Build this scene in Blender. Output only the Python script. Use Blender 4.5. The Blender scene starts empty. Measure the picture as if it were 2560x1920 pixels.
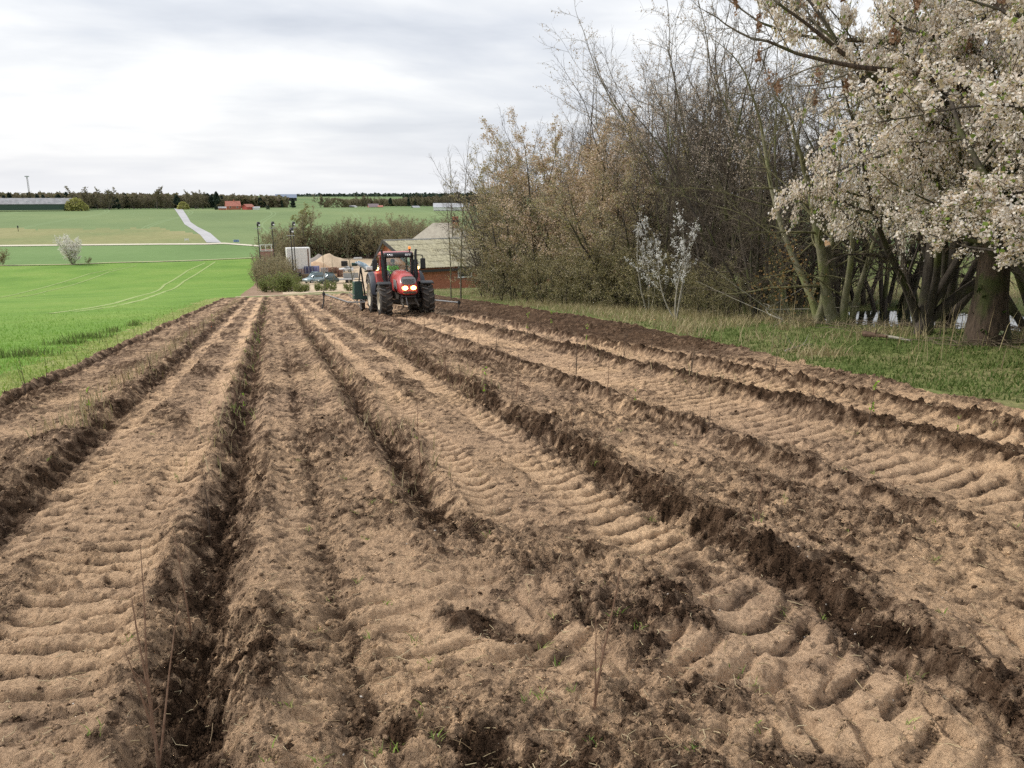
import bpy, bmesh, math, random
import numpy as np
from mathutils import Vector, Matrix, noise as mnoise
sc = bpy.context.scene
COL = sc.collection
R = math.radians
# ------------------------------------------------------------------ camera, sky, sun, exposure
EYE = 1.8
F = 1934.0                      # focal length in pixels of the 2560 px wide photograph
PITCH = R(13.66); YAW = R(17.24)
SLOPE = 0.0955                  # the field falls away from the camera along +Y
cd = bpy.data.cameras.new("camera"); cam = bpy.data.objects.new("camera", cd); COL.objects.link(cam)
cam.location = (0, 0, EYE); cam.rotation_euler = (math.pi/2 - PITCH, 0, -YAW)
cd.sensor_width = 36.0; cd.lens = 36.0*F/2560.0; cd.clip_start = 0.05; cd.clip_end = 9000
sc.camera = cam
sc.render.engine = 'CYCLES'; sc.cycles.use_denoising = False; sc.render.filter_size = 1.2
sc.view_settings.view_transform = 'Standard'; sc.view_settings.look = 'None'
sc.view_settings.gamma = 1.0; sc.view_settings.exposure = 1.03
try: sc.view_settings.use_curve_mapping = False
except Exception: pass
SUN_EL, SUN_AZ = R(40), R(-58)   # azimuth from +Y, clockwise positive
world = bpy.data.worlds.new("World"); sc.world = world; world.use_nodes = True
wn = world.node_tree; wn.nodes.clear()
def N(nt, typ, **kw):
    n = nt.nodes.new(typ)
    for k, v in kw.items(): setattr(n, k, v)
    return n
def ramp(nt, pts, interp='LINEAR'):
    r = N(nt, 'ShaderNodeValToRGB'); e = r.color_ramp; e.interpolation = interp
    while len(e.elements) > 1: e.elements.remove(e.elements[-1])
    e.elements[0].position = pts[0][0]; c = pts[0][1]; e.elements[0].color = (c[0], c[1], c[2], 1)
    for p, c in pts[1:]:
        k = e.elements.new(p); k.color = (c[0], c[1], c[2], 1)
    return r
def mth(nt, op, a, b=None, clamp=False):
    m = N(nt, 'ShaderNodeMath', operation=op); m.use_clamp = clamp
    for i, v in enumerate((a, b)):
        if v is None: continue
        if isinstance(v, (int, float)): m.inputs[i].default_value = v
        else: nt.links.new(v, m.inputs[i])
    return m.outputs[0]
def mixc(nt, fac, a, b, mode='MIX'):
    m = N(nt, 'ShaderNodeMix', data_type='RGBA', blend_type=mode)
    for sock, v in ((m.inputs[0], fac), (m.inputs[6], a), (m.inputs[7], b)):
        if isinstance(v, (int, float)): sock.default_value = v
        elif isinstance(v, (tuple, list)): sock.default_value = (v[0], v[1], v[2], 1)
        else: nt.links.new(v, sock)
    return m.outputs[2]
def build_world():
    L = wn.links.new
    sky = N(wn, 'ShaderNodeTexSky', sky_type='NISHITA'); sky.sun_disc = False
    sky.sun_elevation = SUN_EL; sky.sun_rotation = SUN_AZ % (2*math.pi); sky.air_density = 1.4; sky.dust_density = 2.0
    b1 = N(wn, 'ShaderNodeBackground'); b1.inputs[1].default_value = 0.09; L(sky.outputs[0], b1.inputs[0])
    tc = N(wn, 'ShaderNodeTexCoord'); sp = N(wn, 'ShaderNodeSeparateXYZ'); L(tc.outputs['Generated'], sp.inputs[0])
    z = mth(wn, 'MAXIMUM', sp.outputs[2], 0.0)
    zz = mth(wn, 'ADD', z, 0.16)
    cb = N(wn, 'ShaderNodeCombineXYZ'); L(mth(wn, 'DIVIDE', sp.outputs[0], zz), cb.inputs[0]); L(mth(wn, 'DIVIDE', sp.outputs[1], zz), cb.inputs[1])
    mp = N(wn, 'ShaderNodeMapping'); mp.inputs['Rotation'].default_value = (0, 0, R(17)); mp.inputs['Scale'].default_value = (0.55, 0.8, 1); mp.inputs['Location'].default_value = (3.1, 0.7, 0)
    L(cb.outputs[0], mp.inputs[0])
    n1 = N(wn, 'ShaderNodeTexNoise'); n1.inputs['Scale'].default_value = 0.85; n1.inputs['Detail'].default_value = 6; n1.inputs['Roughness'].default_value = 0.48; n1.inputs['Distortion'].default_value = 0.35
    n2 = N(wn, 'ShaderNodeTexNoise'); n2.inputs['Scale'].default_value = 3.0; n2.inputs['Detail'].default_value = 8; n2.inputs['Roughness'].default_value = 0.5; n2.inputs['Distortion'].default_value = 0.2
    L(mp.outputs[0], n1.inputs[0]); L(mp.outputs[0], n2.inputs[0])
    v = mth(wn, 'ADD', mth(wn, 'MULTIPLY', n1.outputs[0], 0.62), mth(wn, 'MULTIPLY', n2.outputs[0], 0.38))
    rp = ramp(wn, [(0.37, (0.46, 0.485, 0.54)), (0.44, (0.545, 0.565, 0.61)), (0.50, (0.62, 0.632, 0.66)), (0.56, (0.71, 0.715, 0.727)), (0.63, (0.80, 0.80, 0.80))])
    L(v, rp.inputs[0])
    hz = N(wn, 'ShaderNodeMapRange'); hz.inputs[1].default_value = 0.0; hz.inputs[2].default_value = 0.16; hz.inputs[3].default_value = 0.75; hz.inputs[4].default_value = 0.0
    L(z, hz.inputs[0])
    col = mixc(wn, hz.outputs[0], rp.outputs[0], (0.635, 0.65, 0.68))
    b2 = N(wn, 'ShaderNodeBackground'); L(col, b2.inputs[0]); b2.inputs[1].default_value = 0.71
    mx = N(wn, 'ShaderNodeMixShader'); mx.inputs[0].default_value = 0.93; L(b1.outputs[0], mx.inputs[1]); L(b2.outputs[0], mx.inputs[2])
    out = N(wn, 'ShaderNodeOutputWorld'); L(mx.outputs[0], out.inputs[0])
build_world()
sd = bpy.data.lights.new("sun", 'SUN'); sun = bpy.data.objects.new("sun", sd); COL.objects.link(sun)
sd.energy = 1.5; sd.angle = R(10); sd.color = (1.0, 0.94, 0.85)
_sv = Vector((math.sin(SUN_AZ)*math.cos(SUN_EL), math.cos(SUN_AZ)*math.cos(SUN_EL), math.sin(SUN_EL)))
sun.rotation_euler = _sv.to_track_quat('Z', 'Y').to_euler()
sun.location = (-40, -20, 60)

# ------------------------------------------------------------------ terrain function
def sst(a, b, x):
    t = np.clip((np.asarray(x, float)-a)/(b-a), 0, 1); return t*t*(3-2*t)
_PT = np.array([0, 60, 115, 135, 155, 180, 225, 262, 300, 360, 430, 500, 560, 620, 800, 1000, 1500, 2500, 6000], float)
_PZ = np.array([0, -60*SLOPE, -115*SLOPE, -12.7, -13.7, -14.2, -14.35, -14.2, -13.3, -11.4, -9.3, -7.75, -6.95, -6.8, -8.3, -7.0, -3.0, 0.5, 4.0], float)
def prof(t):
    z = np.interp(t, _PT, _PZ)
    w = np.maximum(np.abs(t)*0.03, 0.5)
    z2 = (np.interp(t-w, _PT, _PZ)+np.interp(t+w, _PT, _PZ)+z)/3
    return np.where(t < 60, -SLOPE*t, z2)
POND = (23.4, 17.2, 7.8, 5.2); POND_A = R(55); WATER_Z = -2.46
def pond_e(x, y):
    """1 on the shore of the pond, an ellipse lying across the view"""
    dx, dy = x-POND[0], y-POND[1]; c, s = math.cos(POND_A), math.sin(POND_A)
    return np.hypot((dx*c-dy*s)/POND[2], (dx*s+dy*c)/POND[3])
def T(x, y):
    x = np.asarray(x, float); y = np.asarray(y, float)
    r = np.hypot(x, y); m = sst(80, 150, r)
    z = prof(y*(1-m)+r*m)
    # the land right of the trees levels out round the pond
    e = pond_e(x, y)
    k = 1-sst(1.0, 1.45, e)
    z = z*(1-k)+(-2.35)*k
    z = z-0.7*(1-sst(0.75, 1.08, e))
    return z
def Tz(x, y): return float(T(x, y))
cp, sp_, cy, sy = math.cos(PITCH), math.sin(PITCH), math.cos(YAW), math.sin(YAW)
def ray(px, py):
    u = (px-1280)/F; v = (960-py)/F
    f = cp+sp_*v; z = -sp_+cp*v
    d = Vector((u*cy+f*sy, -u*sy+f*cy, z)); return d.normalized()
def at(px, py, far=4000):
    """world point of the ground seen at a pixel of the photograph"""
    d = ray(px, py); t0 = 0.5; t = t0
    while t < far:
        p = d*t
        if EYE+p.z < Tz(p.x, p.y): break
        t0 = t; t *= 1.02
    for _ in range(24):
        m = (t0+t)/2; p = d*m
        if EYE+p.z < Tz(p.x, p.y): t = m
        else: t0 = m
    p = d*t; return Vector((p.x, p.y, Tz(p.x, p.y)))
def pol(px, dist, dz=0.0):
    """ground point in the direction of photograph column px (on the horizon) at a given distance"""
    d = ray(px, 490); a = math.atan2(d.x, d.y); x, y = math.sin(a)*dist, math.cos(a)*dist
    return Vector((x, y, Tz(x, y)+dz))
def hz(px, py, dist): d = ray(px, py); return EYE+d.z*dist/math.hypot(d.x, d.y)
def azp(px, py=490):
    d = ray(px, py); return math.atan2(d.x, d.y)

# ------------------------------------------------------------------ numpy noise
_rs = np.random.RandomState(7)
_perm = _rs.permutation(65536).astype(np.int64)
_ga = _rs.rand(65536)*2*np.pi; _GX, _GY = np.cos(_ga), np.sin(_ga); _RV = _rs.rand(65536)
def _h(ix, iy, s): return _perm[(_perm[(ix+s*131) & 65535]+iy) & 65535]
def pn(x, y, s=0):
    x = np.asarray(x, float); y = np.asarray(y, float)
    ix = np.floor(x).astype(np.int64); iy = np.floor(y).astype(np.int64); fx = x-ix; fy = y-iy
    u = fx*fx*fx*(fx*(fx*6-15)+10); v = fy*fy*fy*(fy*(fy*6-15)+10)
    def g(dx, dy):
        h = _h(ix+dx, iy+dy, s); return _GX[h]*(fx-dx)+_GY[h]*(fy-dy)
    a = g(0, 0); b = g(1, 0); c = g(0, 1); d = g(1, 1)
    return 1.5*((a*(1-u)+b*u)*(1-v)+(c*(1-u)+d*u)*v)
def fbm(x, y, s=0, o=4, g=0.5, l=2.03):
    t = 0; a = 1; n = 0
    for i in range(o):
        t = t+a*pn(x, y, s+i); n += a; a *= g; x = x*l+3.7; y = y*l+1.3
    return t/n
def cells(x, y, s=0):
    """rounded lumps: 1 at a lump's middle, 0 between lumps; and a random value of each lump"""
    ix = np.floor(x).astype(np.int64); iy = np.floor(y).astype(np.int64)
    best = np.full(x.shape, 9.0); val = np.zeros(x.shape)
    for dx in (-1, 0, 1):
        for dy in (-1, 0, 1):
            h = _h(ix+dx, iy+dy, s); cx = ix+dx+_RV[h]; cy_ = iy+dy+_RV[(h*7+13) & 65535]
            rr = 0.35+0.65*_RV[(h*3+5) & 65535]
            d = ((x-cx)**2+(y-cy_)**2)/(rr*rr)
            m = d < best; best = np.where(m, d, best); val = np.where(m, _RV[(h*11+29) & 65535], val)
    return np.sqrt(np.clip(1-best, 0, 1)), val

# ------------------------------------------------------------------ mesh and object helpers
def mesh_np(name, V, Fc, mats=None, smooth=False, mi=None):
    me = bpy.data.meshes.new(name); V = np.asarray(V, np.float32); Fc = np.asarray(Fc, np.int32)
    me.vertices.add(len(V)); me.vertices.foreach_set('co', V.ravel())
    k = Fc.shape[1]; me.loops.add(Fc.size); me.loops.foreach_set('vertex_index', Fc.ravel())
    me.polygons.add(len(Fc)); me.polygons.foreach_set('loop_start', np.arange(0, Fc.size, k, dtype=np.int32))
    me.polygons.foreach_set('loop_total', np.full(len(Fc), k, np.int32))
    if smooth: me.polygons.foreach_set('use_smooth', np.ones(len(Fc), bool))
    if mi is not None: me.polygons.foreach_set('material_index', np.asarray(mi, np.int32))
    for m in (mats if isinstance(mats, (list, tuple)) else [mats]):
        if m: me.materials.append(m)
    me.update(calc_edges=True); return me
def attr(me, name, vals):
    a = me.attributes.new(name, 'FLOAT', 'POINT'); a.data.foreach_set('value', np.asarray(vals, np.float32))
def obj(name, me, parent=None, loc=None, label=None, cat=None, group=None, kind=None):
    o = bpy.data.objects.new(name, me); COL.objects.link(o)
    if parent: o.parent = parent
    if loc is not None: o.location = loc
    tag(o, label, cat, group, kind); return o
def tag(o, label=None, cat=None, group=None, kind=None):
    if label: o['label'] = label
    if cat: o['category'] = cat
    if group: o['group'] = group
    if kind: o['kind'] = kind
def thing(name, label, cat, loc=(0, 0, 0), rz=0, group=None):
    o = bpy.data.objects.new(name, None); COL.objects.link(o); o.location = loc; o.rotation_euler = (0, 0, rz)
    o.empty_display_size = 0.2; tag(o, label, cat, group); return o
def dup(root, loc=None, rz=None, scale=None, label=None):
    r = root.copy(); COL.objects.link(r)
    if loc is not None: r.location = loc
    if rz is not None: r.rotation_euler = (0, 0, rz)
    if scale is not None: r.scale = scale if hasattr(scale, '__len__') else (scale,)*3
    if label: r['label'] = label
    for ch in list(root.children):
        c = ch.copy(); COL.objects.link(c); c.parent = r
        for g in list(ch.children):
            d = g.copy(); COL.objects.link(d); d.parent = c
    return r
class MB:
    """collects shapes, builds one mesh"""
    def __init__(s): s.v = []; s.f = []; s.m = []
    def add(s, vs, fs, m=0):
        b = len(s.v); s.v += [tuple(v) for v in vs]; s.f += [tuple(i+b for i in f) for f in fs]; s.m += [m]*len(fs); return s
    def box(s, c, d, rot=None, m=0, taper=1.0):
        hx, hy, hz = d[0]/2, d[1]/2, d[2]/2
        vs = [Vector((x*(taper if z > 0 else 1), y*(taper if z > 0 else 1), z)) for z in (-hz, hz) for y in (-hy, hy) for x in (-hx, hx)]
        if rot is not None:
            M = rot if isinstance(rot, Matrix) else Matrix.Rotation(rot, 3, 'Z'); vs = [M @ v for v in vs]
        c = Vector(c); return s.add([v+c for v in vs], [(0, 2, 3, 1), (4, 5, 7, 6), (0, 1, 5, 4), (2, 6, 7, 3), (0, 4, 6, 2), (1, 3, 7, 5)], m)
    def bar(s, a, b, w, h=None, m=0):
        a = Vector(a); b = Vector(b); h = h or w; d = b-a; q = d.to_track_quat('Z', 'Y').to_matrix()
        return s.box((a+b)/2, (w, h, d.length), q, m)
    def tube(s, pts, rad, n=8, m=0, cap=True):
        pts = [Vector(p) for p in pts]; rads = rad if hasattr(rad, '__len__') else [rad]*len(pts); vs = []; fs = []
        up = None
        for i, p in enumerate(pts):
            d = (pts[min(i+1, len(pts)-1)]-pts[max(i-1, 0)]).normalized()
            if up is None: up = d.orthogonal().normalized()
            up = (up-d*up.dot(d)).normalized(); w = d.cross(up)
            for k in range(n):
                a = 2*math.pi*k/n; vs.append(p+(up*math.cos(a)+w*math.sin(a))*rads[i])
        for i in range(len(pts)-1):
            for k in range(n):
                k2 = (k+1) % n; fs.append((i*n+k, i*n+k2, (i+1)*n+k2, (i+1)*n+k))
        if cap: fs.append(tuple(range(n-1, -1, -1))); fs.append(tuple((len(pts)-1)*n+k for k in range(n)))
        return s.add(vs, fs, m)
    def loft(s, rings, m=0, cap=True):
        n = len(rings[0]); vs = [v for r in rings for v in r]; fs = []
        for i in range(len(rings)-1):
            for k in range(n):
                k2 = (k+1) % n; fs.append((i*n+k, i*n+k2, (i+1)*n+k2, (i+1)*n+k))
        if cap: fs.append(tuple(range(n-1, -1, -1))); fs.append(tuple((len(rings)-1)*n+k for k in range(n)))
        return s.add(vs, fs, m)
    def lathe(s, prof_, n=24, m=0, axis='X', c=(0, 0, 0)):
        """profile of (along axis, radius); closed ends where the radius is 0"""
        c = Vector(c); rings = []
        for a, r in prof_:
            ring = []
            for k in range(n):
                t = 2*math.pi*k/n; u, w = math.cos(t)*r, math.sin(t)*r
                ring.append(c+(Vector((a, u, w)) if axis == 'X' else Vector((u, w, a)) if axis == 'Z' else Vector((w, a, u))))
            rings.append(ring)
        return s.loft(rings, m, False)
    def prism(s, poly, a, b, axis='X', m=0):
        """polygon (u, v) extruded from a to b along an axis"""
        def P(u, v, t): return {'X': (t, u, v), 'Y': (u, t, v), 'Z': (u, v, t)}[axis]
        n = len(poly); vs = [P(u, v, a) for u, v in poly]+[P(u, v, b) for u, v in poly]
        fs = [tuple(range(n-1, -1, -1)), tuple(range(n, 2*n))]+[(k, (k+1) % n, n+(k+1) % n, n+k) for k in range(n)]
        return s.add(vs, fs, m)
    def mesh(s, name, mats, bevel=0, smooth=False):
        me = bpy.data.meshes.new(name); me.from_pydata(s.v, [], s.f)
        for m in (mats if isinstance(mats, (list, tuple)) else [mats]): me.materials.append(m)
        me.polygons.foreach_set('material_index', s.m)
        bm = bmesh.new(); bm.from_mesh(me); bmesh.ops.recalc_face_normals(bm, faces=bm.faces)
        if bevel:
            bmesh.ops.bevel(bm, geom=[e for e in bm.edges if e.is_manifold and e.calc_face_angle(0) > 0.6], offset=bevel, segments=1, affect='EDGES', clamp_overlap=True)
        bm.to_mesh(me); bm.free()
        if smooth:
            me.polygons.foreach_set('use_smooth', [True]*len(me.polygons))
            try: me.set_sharp_from_angle(angle=R(40))
            except Exception: pass
        me.update(); return me
    def build(s, name, mats, parent=None, bevel=0, smooth=False, **kw): return obj(name, s.mesh(name, mats, bevel, smooth), parent, **kw)

# ------------------------------------------------------------------ materials
def base_mat(name):
    m = bpy.data.materials.new(name); m.use_nodes = True; nt = m.node_tree
    return m, nt, nt.nodes['Principled BSDF']
def setv(b, k, v):
    if k in b.inputs: b.inputs[k].default_value = v
def mat(name, c, rough=0.6, c2=None, scale=4.0, metal=0.0, bump=0.0, bscale=None, spec=0.5, coat=0.0, emit=None, es=0.0, obj_space=True, stretch=None, detail=5, lo=0.35, hi=0.65):
    m, nt, b = base_mat(name); L = nt.links.new
    b.inputs['Base Color'].default_value = (*c, 1); b.inputs['Roughness'].default_value = rough; b.inputs['Metallic'].default_value = metal
    setv(b, 'Specular IOR Level', spec); setv(b, 'Coat Weight', coat)
    if c2 or bump:
        tc = N(nt, 'ShaderNodeTexCoord'); vec = tc.outputs['Object']
        if not obj_space:
            g = N(nt, 'ShaderNodeNewGeometry'); vec = g.outputs['Position']
        if stretch:
            mp = N(nt, 'ShaderNodeMapping'); mp.inputs['Scale'].default_value = stretch; L(vec, mp.inputs[0]); vec = mp.outputs[0]
        n = N(nt, 'ShaderNodeTexNoise'); n.inputs['Scale'].default_value = scale; n.inputs['Detail'].default_value = detail; n.inputs['Roughness'].default_value = 0.6; L(vec, n.inputs[0])
        if c2:
            rp = ramp(nt, [(lo, c), (hi, c2)]); L(n.outputs[0], rp.inputs[0]); L(rp.outputs[0], b.inputs['Base Color'])
        if bump:
            n2 = N(nt, 'ShaderNodeTexNoise'); n2.inputs['Scale'].default_value = bscale or scale*4; n2.inputs['Detail'].default_value = 6; L(vec, n2.inputs[0])
            bp = N(nt, 'ShaderNodeBump'); bp.inputs['Strength'].default_value = 1.0; bp.inputs['Distance'].default_value = bump; L(n2.outputs[0], bp.inputs['Height']); L(bp.outputs[0], b.inputs['Normal'])
    if emit:
        b.inputs['Emission Color'].default_value = (*emit, 1); b.inputs['Emission Strength'].default_value = es
    return m
def leaf_mat(name, cols, trans=0.35, rough=0.6):
    """petals and leaves: colour picked per face by the 'tint' attribute"""
    m, nt, b = base_mat(name); L = nt.links.new
    a = N(nt, 'ShaderNodeAttribute'); a.attribute_name = 'tint'
    rp = ramp(nt, [(i/(max(len(cols)-1, 1)), c) for i, c in enumerate(cols)]); L(a.outputs['Fac'], rp.inputs[0])
    L(rp.outputs[0], b.inputs['Base Color']); b.inputs['Roughness'].default_value = rough; setv(b, 'Specular IOR Level', 0.15)
    t = N(nt, 'ShaderNodeBsdfTranslucent'); L(rp.outputs[0], t.inputs[0])
    mx = N(nt, 'ShaderNodeMixShader'); mx.inputs[0].default_value = trans; out = nt.nodes['Material Output']
    L(b.outputs[0], mx.inputs[1]); L(t.outputs[0], mx.inputs[2]); L(mx.outputs[0], out.inputs[0]); return m
def ground_mat(name, cols, scale=0.3, fine=6.0, fine_amt=0.35, bump=0.02, bscale=12, extra=None, trams=None, rough=0.95):
    """outdoor ground: broad patches from a ramp, finer mottling, small bumps"""
    m, nt, b = base_mat(name); L = nt.links.new
    g = N(nt, 'ShaderNodeNewGeometry'); P = g.outputs['Position']
    n = N(nt, 'ShaderNodeTexNoise'); n.inputs['Scale'].default_value = scale; n.inputs['Detail'].default_value = 8; n.inputs['Roughness'].default_value = 0.62; L(P, n.inputs[0])
    rp = ramp(nt, [(0.3+0.4*i/(len(cols)-1), c) for i, c in enumerate(cols)]); L(n.outputs[0], rp.inputs[0])
    n2 = N(nt, 'ShaderNodeTexNoise'); n2.inputs['Scale'].default_value = fine; n2.inputs['Detail'].default_value = 6; n2.inputs['Roughness'].default_value = 0.7; L(P, n2.inputs[0])
    r2 = ramp(nt, [(0.3, (1-fine_amt,)*3), (0.7, (1+fine_amt*0.6,)*3)]); L(n2.outputs[0], r2.inputs[0])
    col = mixc(nt, 1.0, rp.outputs[0], r2.outputs[0], 'MULTIPLY')
    if extra: col = extra(nt, P, col)
    L(col, b.inputs['Base Color']); b.inputs['Roughness'].default_value = rough; setv(b, 'Specular IOR Level', 0.1)
    n3 = N(nt, 'ShaderNodeTexNoise'); n3.inputs['Scale'].default_value = bscale; n3.inputs['Detail'].default_value = 8; n3.inputs['Roughness'].default_value = 0.7; L(P, n3.inputs[0])
    bp = N(nt, 'ShaderNodeBump'); bp.inputs['Strength'].default_value = 1; bp.inputs['Distance'].default_value = bump; L(n3.outputs[0], bp.inputs['Height']); L(bp.outputs[0], b.inputs['Normal'])
    return m
# ------------------------------------------------------------------ the ground: one polar sheet, split by what grows on it
HS = EYE/1.7
ROWX = [-3.88, -2.24, -0.5, 1.05, 2.72, 4.25, 6.1, 7.3]                 # planting rows, metres right of the camera
X_LEFT = -4.12
_edge = [(0.5, 7.8), (6.4, 8.17), (11.6, 8.85), (18, 10.0), (24.4, 10.8), (40, 11.5), (54, 11.9), (90, 12.6)]
def x_right(y): return np.interp(y, [a for a, _ in _edge], [b for _, b in _edge])
Y_END = at(740, 738).y
def rline(pts):
    a = [azp(px, py) for px, py in pts]; r = [math.hypot(*at(px, py).xy) for px, py in pts]
    return lambda az: np.interp(az, a, r)
rB1 = rline([(0, 664), (180, 662), (280, 657), (390, 655), (500, 651.5), (620, 646), (655, 644)])
rB2 = rline([(0, 615), (200, 613), (400, 611), (515, 611), (560, 608), (655, 616), (760, 622)])
rB3 = rline([(0, 570), (200, 573), (400, 570), (520, 590), (560, 600)])
rPath0, rPath1 = Y_END, Y_END+3.2

def soil(x, y):
    """height of the worked soil above the slope and its darkness: moisture, plus shade put into the lug gaps"""
    r = np.hypot(x, y)
    near = 1-sst(3.6, 5.2, y+0.25*np.sin(x*2.1)+0.5*pn(x*0.9, y*0.9, 3))      # trampled headland at the camera's feet
    w = x+0.05*pn(y*0.35, x*0.1, 11)+0.02*pn(y*1.3, x*0.3, 12)
    rough = 0.6*fbm(x*2.2, y*2.2, 20, 4, 0.55)
    bil = np.abs(pn(x*7, y*7, 31))+0.5*np.abs(pn(x*15, y*15, 32))+0.3*np.abs(pn(x*31+5, y*31, 33))
    c1, v1 = cells(x*5.5+0.3*pn(x*9, y*9, 40), y*5.5+0.3*pn(x*9, y*9, 41), 42)
    c2, v2 = cells(x*13, y*13, 43)
    c3, v3 = cells(x*27, y*27, 44)
    crumb = 0.040*c1*(v1 > 0.4)*v1+0.030*c2*(v2 > 0.35)+0.014*c3*(v3 > 0.2)
    # rougher and smoother patches
    patch = sst(-0.25, 0.45, fbm(x*0.9+7, y*0.55, 50, 4))
    h = 0.045*rough+0.020*bil*(0.5+0.9*patch)+crumb*(0.25+0.85*patch)
    moist_shade = 0.22+0.24*patch+0.26*fbm(x*1.7, y*1.2, 55, 4)
    sm = np.zeros_like(x)                                                    # how rolled flat
    # tractor tracks: (from x, to x, strength, from y, to y, slant)
    tracks = [(-1.55, -0.76, 1.0, 0, 6.8, 0.22), (-1.12, -0.72, 1.0, 4.5, 90, 0.22), (-1.92, -1.62, 0.95, 5.5, 90, -0.15),
              (1.32, 1.70, 1.0, 4.8, 90, -0.12), (1.98, 2.55, 1.0, 0, 7, -0.35), (2.14, 2.50, 0.95, 6, 90, -0.3),
              (4.62, 5.75, 0.9, 0, 90, -0.3), (6.45, 7.12, 0.9, 0, 90, -0.25), (7.45, 8.0, 0.7, 0, 22, -0.3), (3.3, 3.7, 0.4, 0, 12, -0.2),
              (-3.4, -3.0, 0.25, 0, 60, 0.2), (0.45, 0.80, 0.2, 3, 90, 0.1), (-0.12, 0.14, 0.5, 0, 90, 0.1)]
    lug = np.zeros_like(x)
    for i, (a, b, s, y0, y1, sl) in enumerate(tracks):
        c, hw = (a+b)/2, (b-a)/2
        q = (w-c+0.05*pn(y*0.8, 3.3, 60+i))/hw
        m = (1-sst(0.72, 1.08, np.abs(q)+0.12*pn(x*5, y*5, 70+i)))*sst(y0-0.6, y0+0.5, y)*(1-sst(y1-0.8, y1+0.8, y))*s
        m = m*(0.42+0.58*sst(-0.35, 0.15, fbm(x*1.1, y*0.6, 80+i, 3)))
        ph = (y+sl*(w-c)-0.10*q*q*0.7+0.05*pn(x*2.5, y*2.5, 90+i)+0.02*pn(x*8, y*8, 91+i))/0.215
        fr = ph-np.floor(ph)
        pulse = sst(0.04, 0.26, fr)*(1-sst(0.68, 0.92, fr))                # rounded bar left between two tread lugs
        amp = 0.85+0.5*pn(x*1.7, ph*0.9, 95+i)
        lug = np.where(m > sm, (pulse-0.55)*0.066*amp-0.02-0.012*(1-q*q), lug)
        sm = np.maximum(sm, m)
    # turning tracks at the camera's feet: arcs (centre, radius, half width)
    for i, (cx, cy_, rad, hw, s) in enumerate([(3.9, 6.9, 4.7, 0.27, 1), (-2.6, 5.6, 3.9, 0.25, 0.8), (2.9, -0.9, 3.1, 0.27, 1.0), (-1.2, 0.2, 2.6, 0.22, 0.8), (6.5, 0.4, 3.2, 0.3, 0.85), (1.9, 2.9, 0.95, 0.22, 0.8)]):
        dx, dy = x-cx, y-cy_; rr = np.hypot(dx, dy); th = np.arctan2(dy, dx)
        q = (rr-rad+0.07*pn(x*1.5, y*1.5, 110+i))/hw
        m = (1-sst(0.65, 1.1, np.abs(q)+0.25*pn(x*4, y*4, 120+i)))*near*s*sst(-0.35, 0.1, fbm(x*1.3, y*1.3, 130+i, 3))
        ph = th*rad/0.205+0.8*q*np.sign(cx)+0.25*pn(x*3, y*3, 140+i); fr = ph-np.floor(ph)
        pulse = sst(0.03, 0.25, fr)*(1-sst(0.68, 0.95, fr))
        lug = np.where(m > sm, (pulse-0.5)*0.050*(0.8+0.6*pn(x*2, y*2, 150+i))-0.02, lug); sm = np.maximum(sm, m)
    fine = 0.005*pn(x*12, y*12, 160)+0.003*pn(x*35, y*35, 161)+0.007*c3*(v3 > 0.85)+0.012*c2*(v2 > 0.93)
    h = h*(1-0.86*sm)+(lug+fine+0.35*crumb*(fbm(x*3, y*3, 165, 3) > 0.18))*sm
    moist_shade = moist_shade*(1-sm)+(0.02+0.46*(1-sst(-0.056, -0.032, lug))+0.16*fbm(x*3, y*2.1, 163, 4))*sm  # gaps between lug bars darkened: their shade is put into the colour
    h += near*0.05*fbm(x*1.3, y*1.3, 170, 4)*1.6
    # planting rows
    def g(c, s): return np.exp(-((w-c)/s)**2)
    rx = ROWX
    jag = 0.055*pn(y*2.7, x*2.7, 180)+0.03*pn(y*7, x*7, 181)
    jag = jag+0.07*fbm(x*6, y*6, 183, 3, 0.7)
    def band(c, hw, sft=0.07):
        d_ = np.abs(w-c+jag); return np.maximum(1-sst(hw-sft, hw+sft, d_), 0.56*(1-sst(hw, hw+0.26, d_+0.12*pn(x*4, y*4, 184))))
    late = sst(3.2, 4.4, y)                                                  # rows start a little beyond the camera
    keep = [0.6+0.4*late, 0.6+0.4*late, 1+0*late, sst(4.6, 5.4, y)*0.85+0.15, 1+0*late, 0.5+0.5*late, 0.5+0.5*late, 1+0*late]
    rid = np.zeros_like(x); wet = np.zeros_like(x)
    def put(hh, ww, k, rowk):
        nonlocal rid, wet
        rid = rid+hh*k; wet = np.maximum(wet, ww*k)
    b = band(rx[0], 0.11, 0.06); put(-0.10*g(rx[0], 0.10)+0.05*g(rx[0]-0.22, 0.12), b, keep[0], 0); 
    put(0.085*g(rx[1]-0.12, 0.22)-0.09*g(rx[1]+0.22, 0.12), 0.85*band(rx[1]+0.14, 0.14), keep[1], 1)
    put(-0.15*g(rx[2]+0.05, 0.15)+0.05*g(rx[2]-0.24, 0.13)+0.055*g(rx[2]+0.36, 0.13), 0.88*band(rx[2]+0.02, 0.15), keep[2], 2)
    put(-0.06*g(0.22, 0.09), 0.55*band(0.22, 0.07), 1.0, 2)
    put(-0.13*g(rx[3], 0.14)+0.05*g(rx[3]-0.26, 0.13)+0.04*g(rx[3]+0.27, 0.12), 0.85*band(rx[3], 0.11), keep[3], 3)
    put(0.065*g(rx[4]+0.17, 0.20)-0.08*g(rx[4]-0.10, 0.12), 0.9*band(rx[4], 0.12), keep[4], 4)
    put(0.06*g(rx[5]+0.05, 0.16)-0.04*g(rx[5]-0.2, 0.12), 0.8*band(rx[5], 0.10), keep[5], 5)
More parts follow.
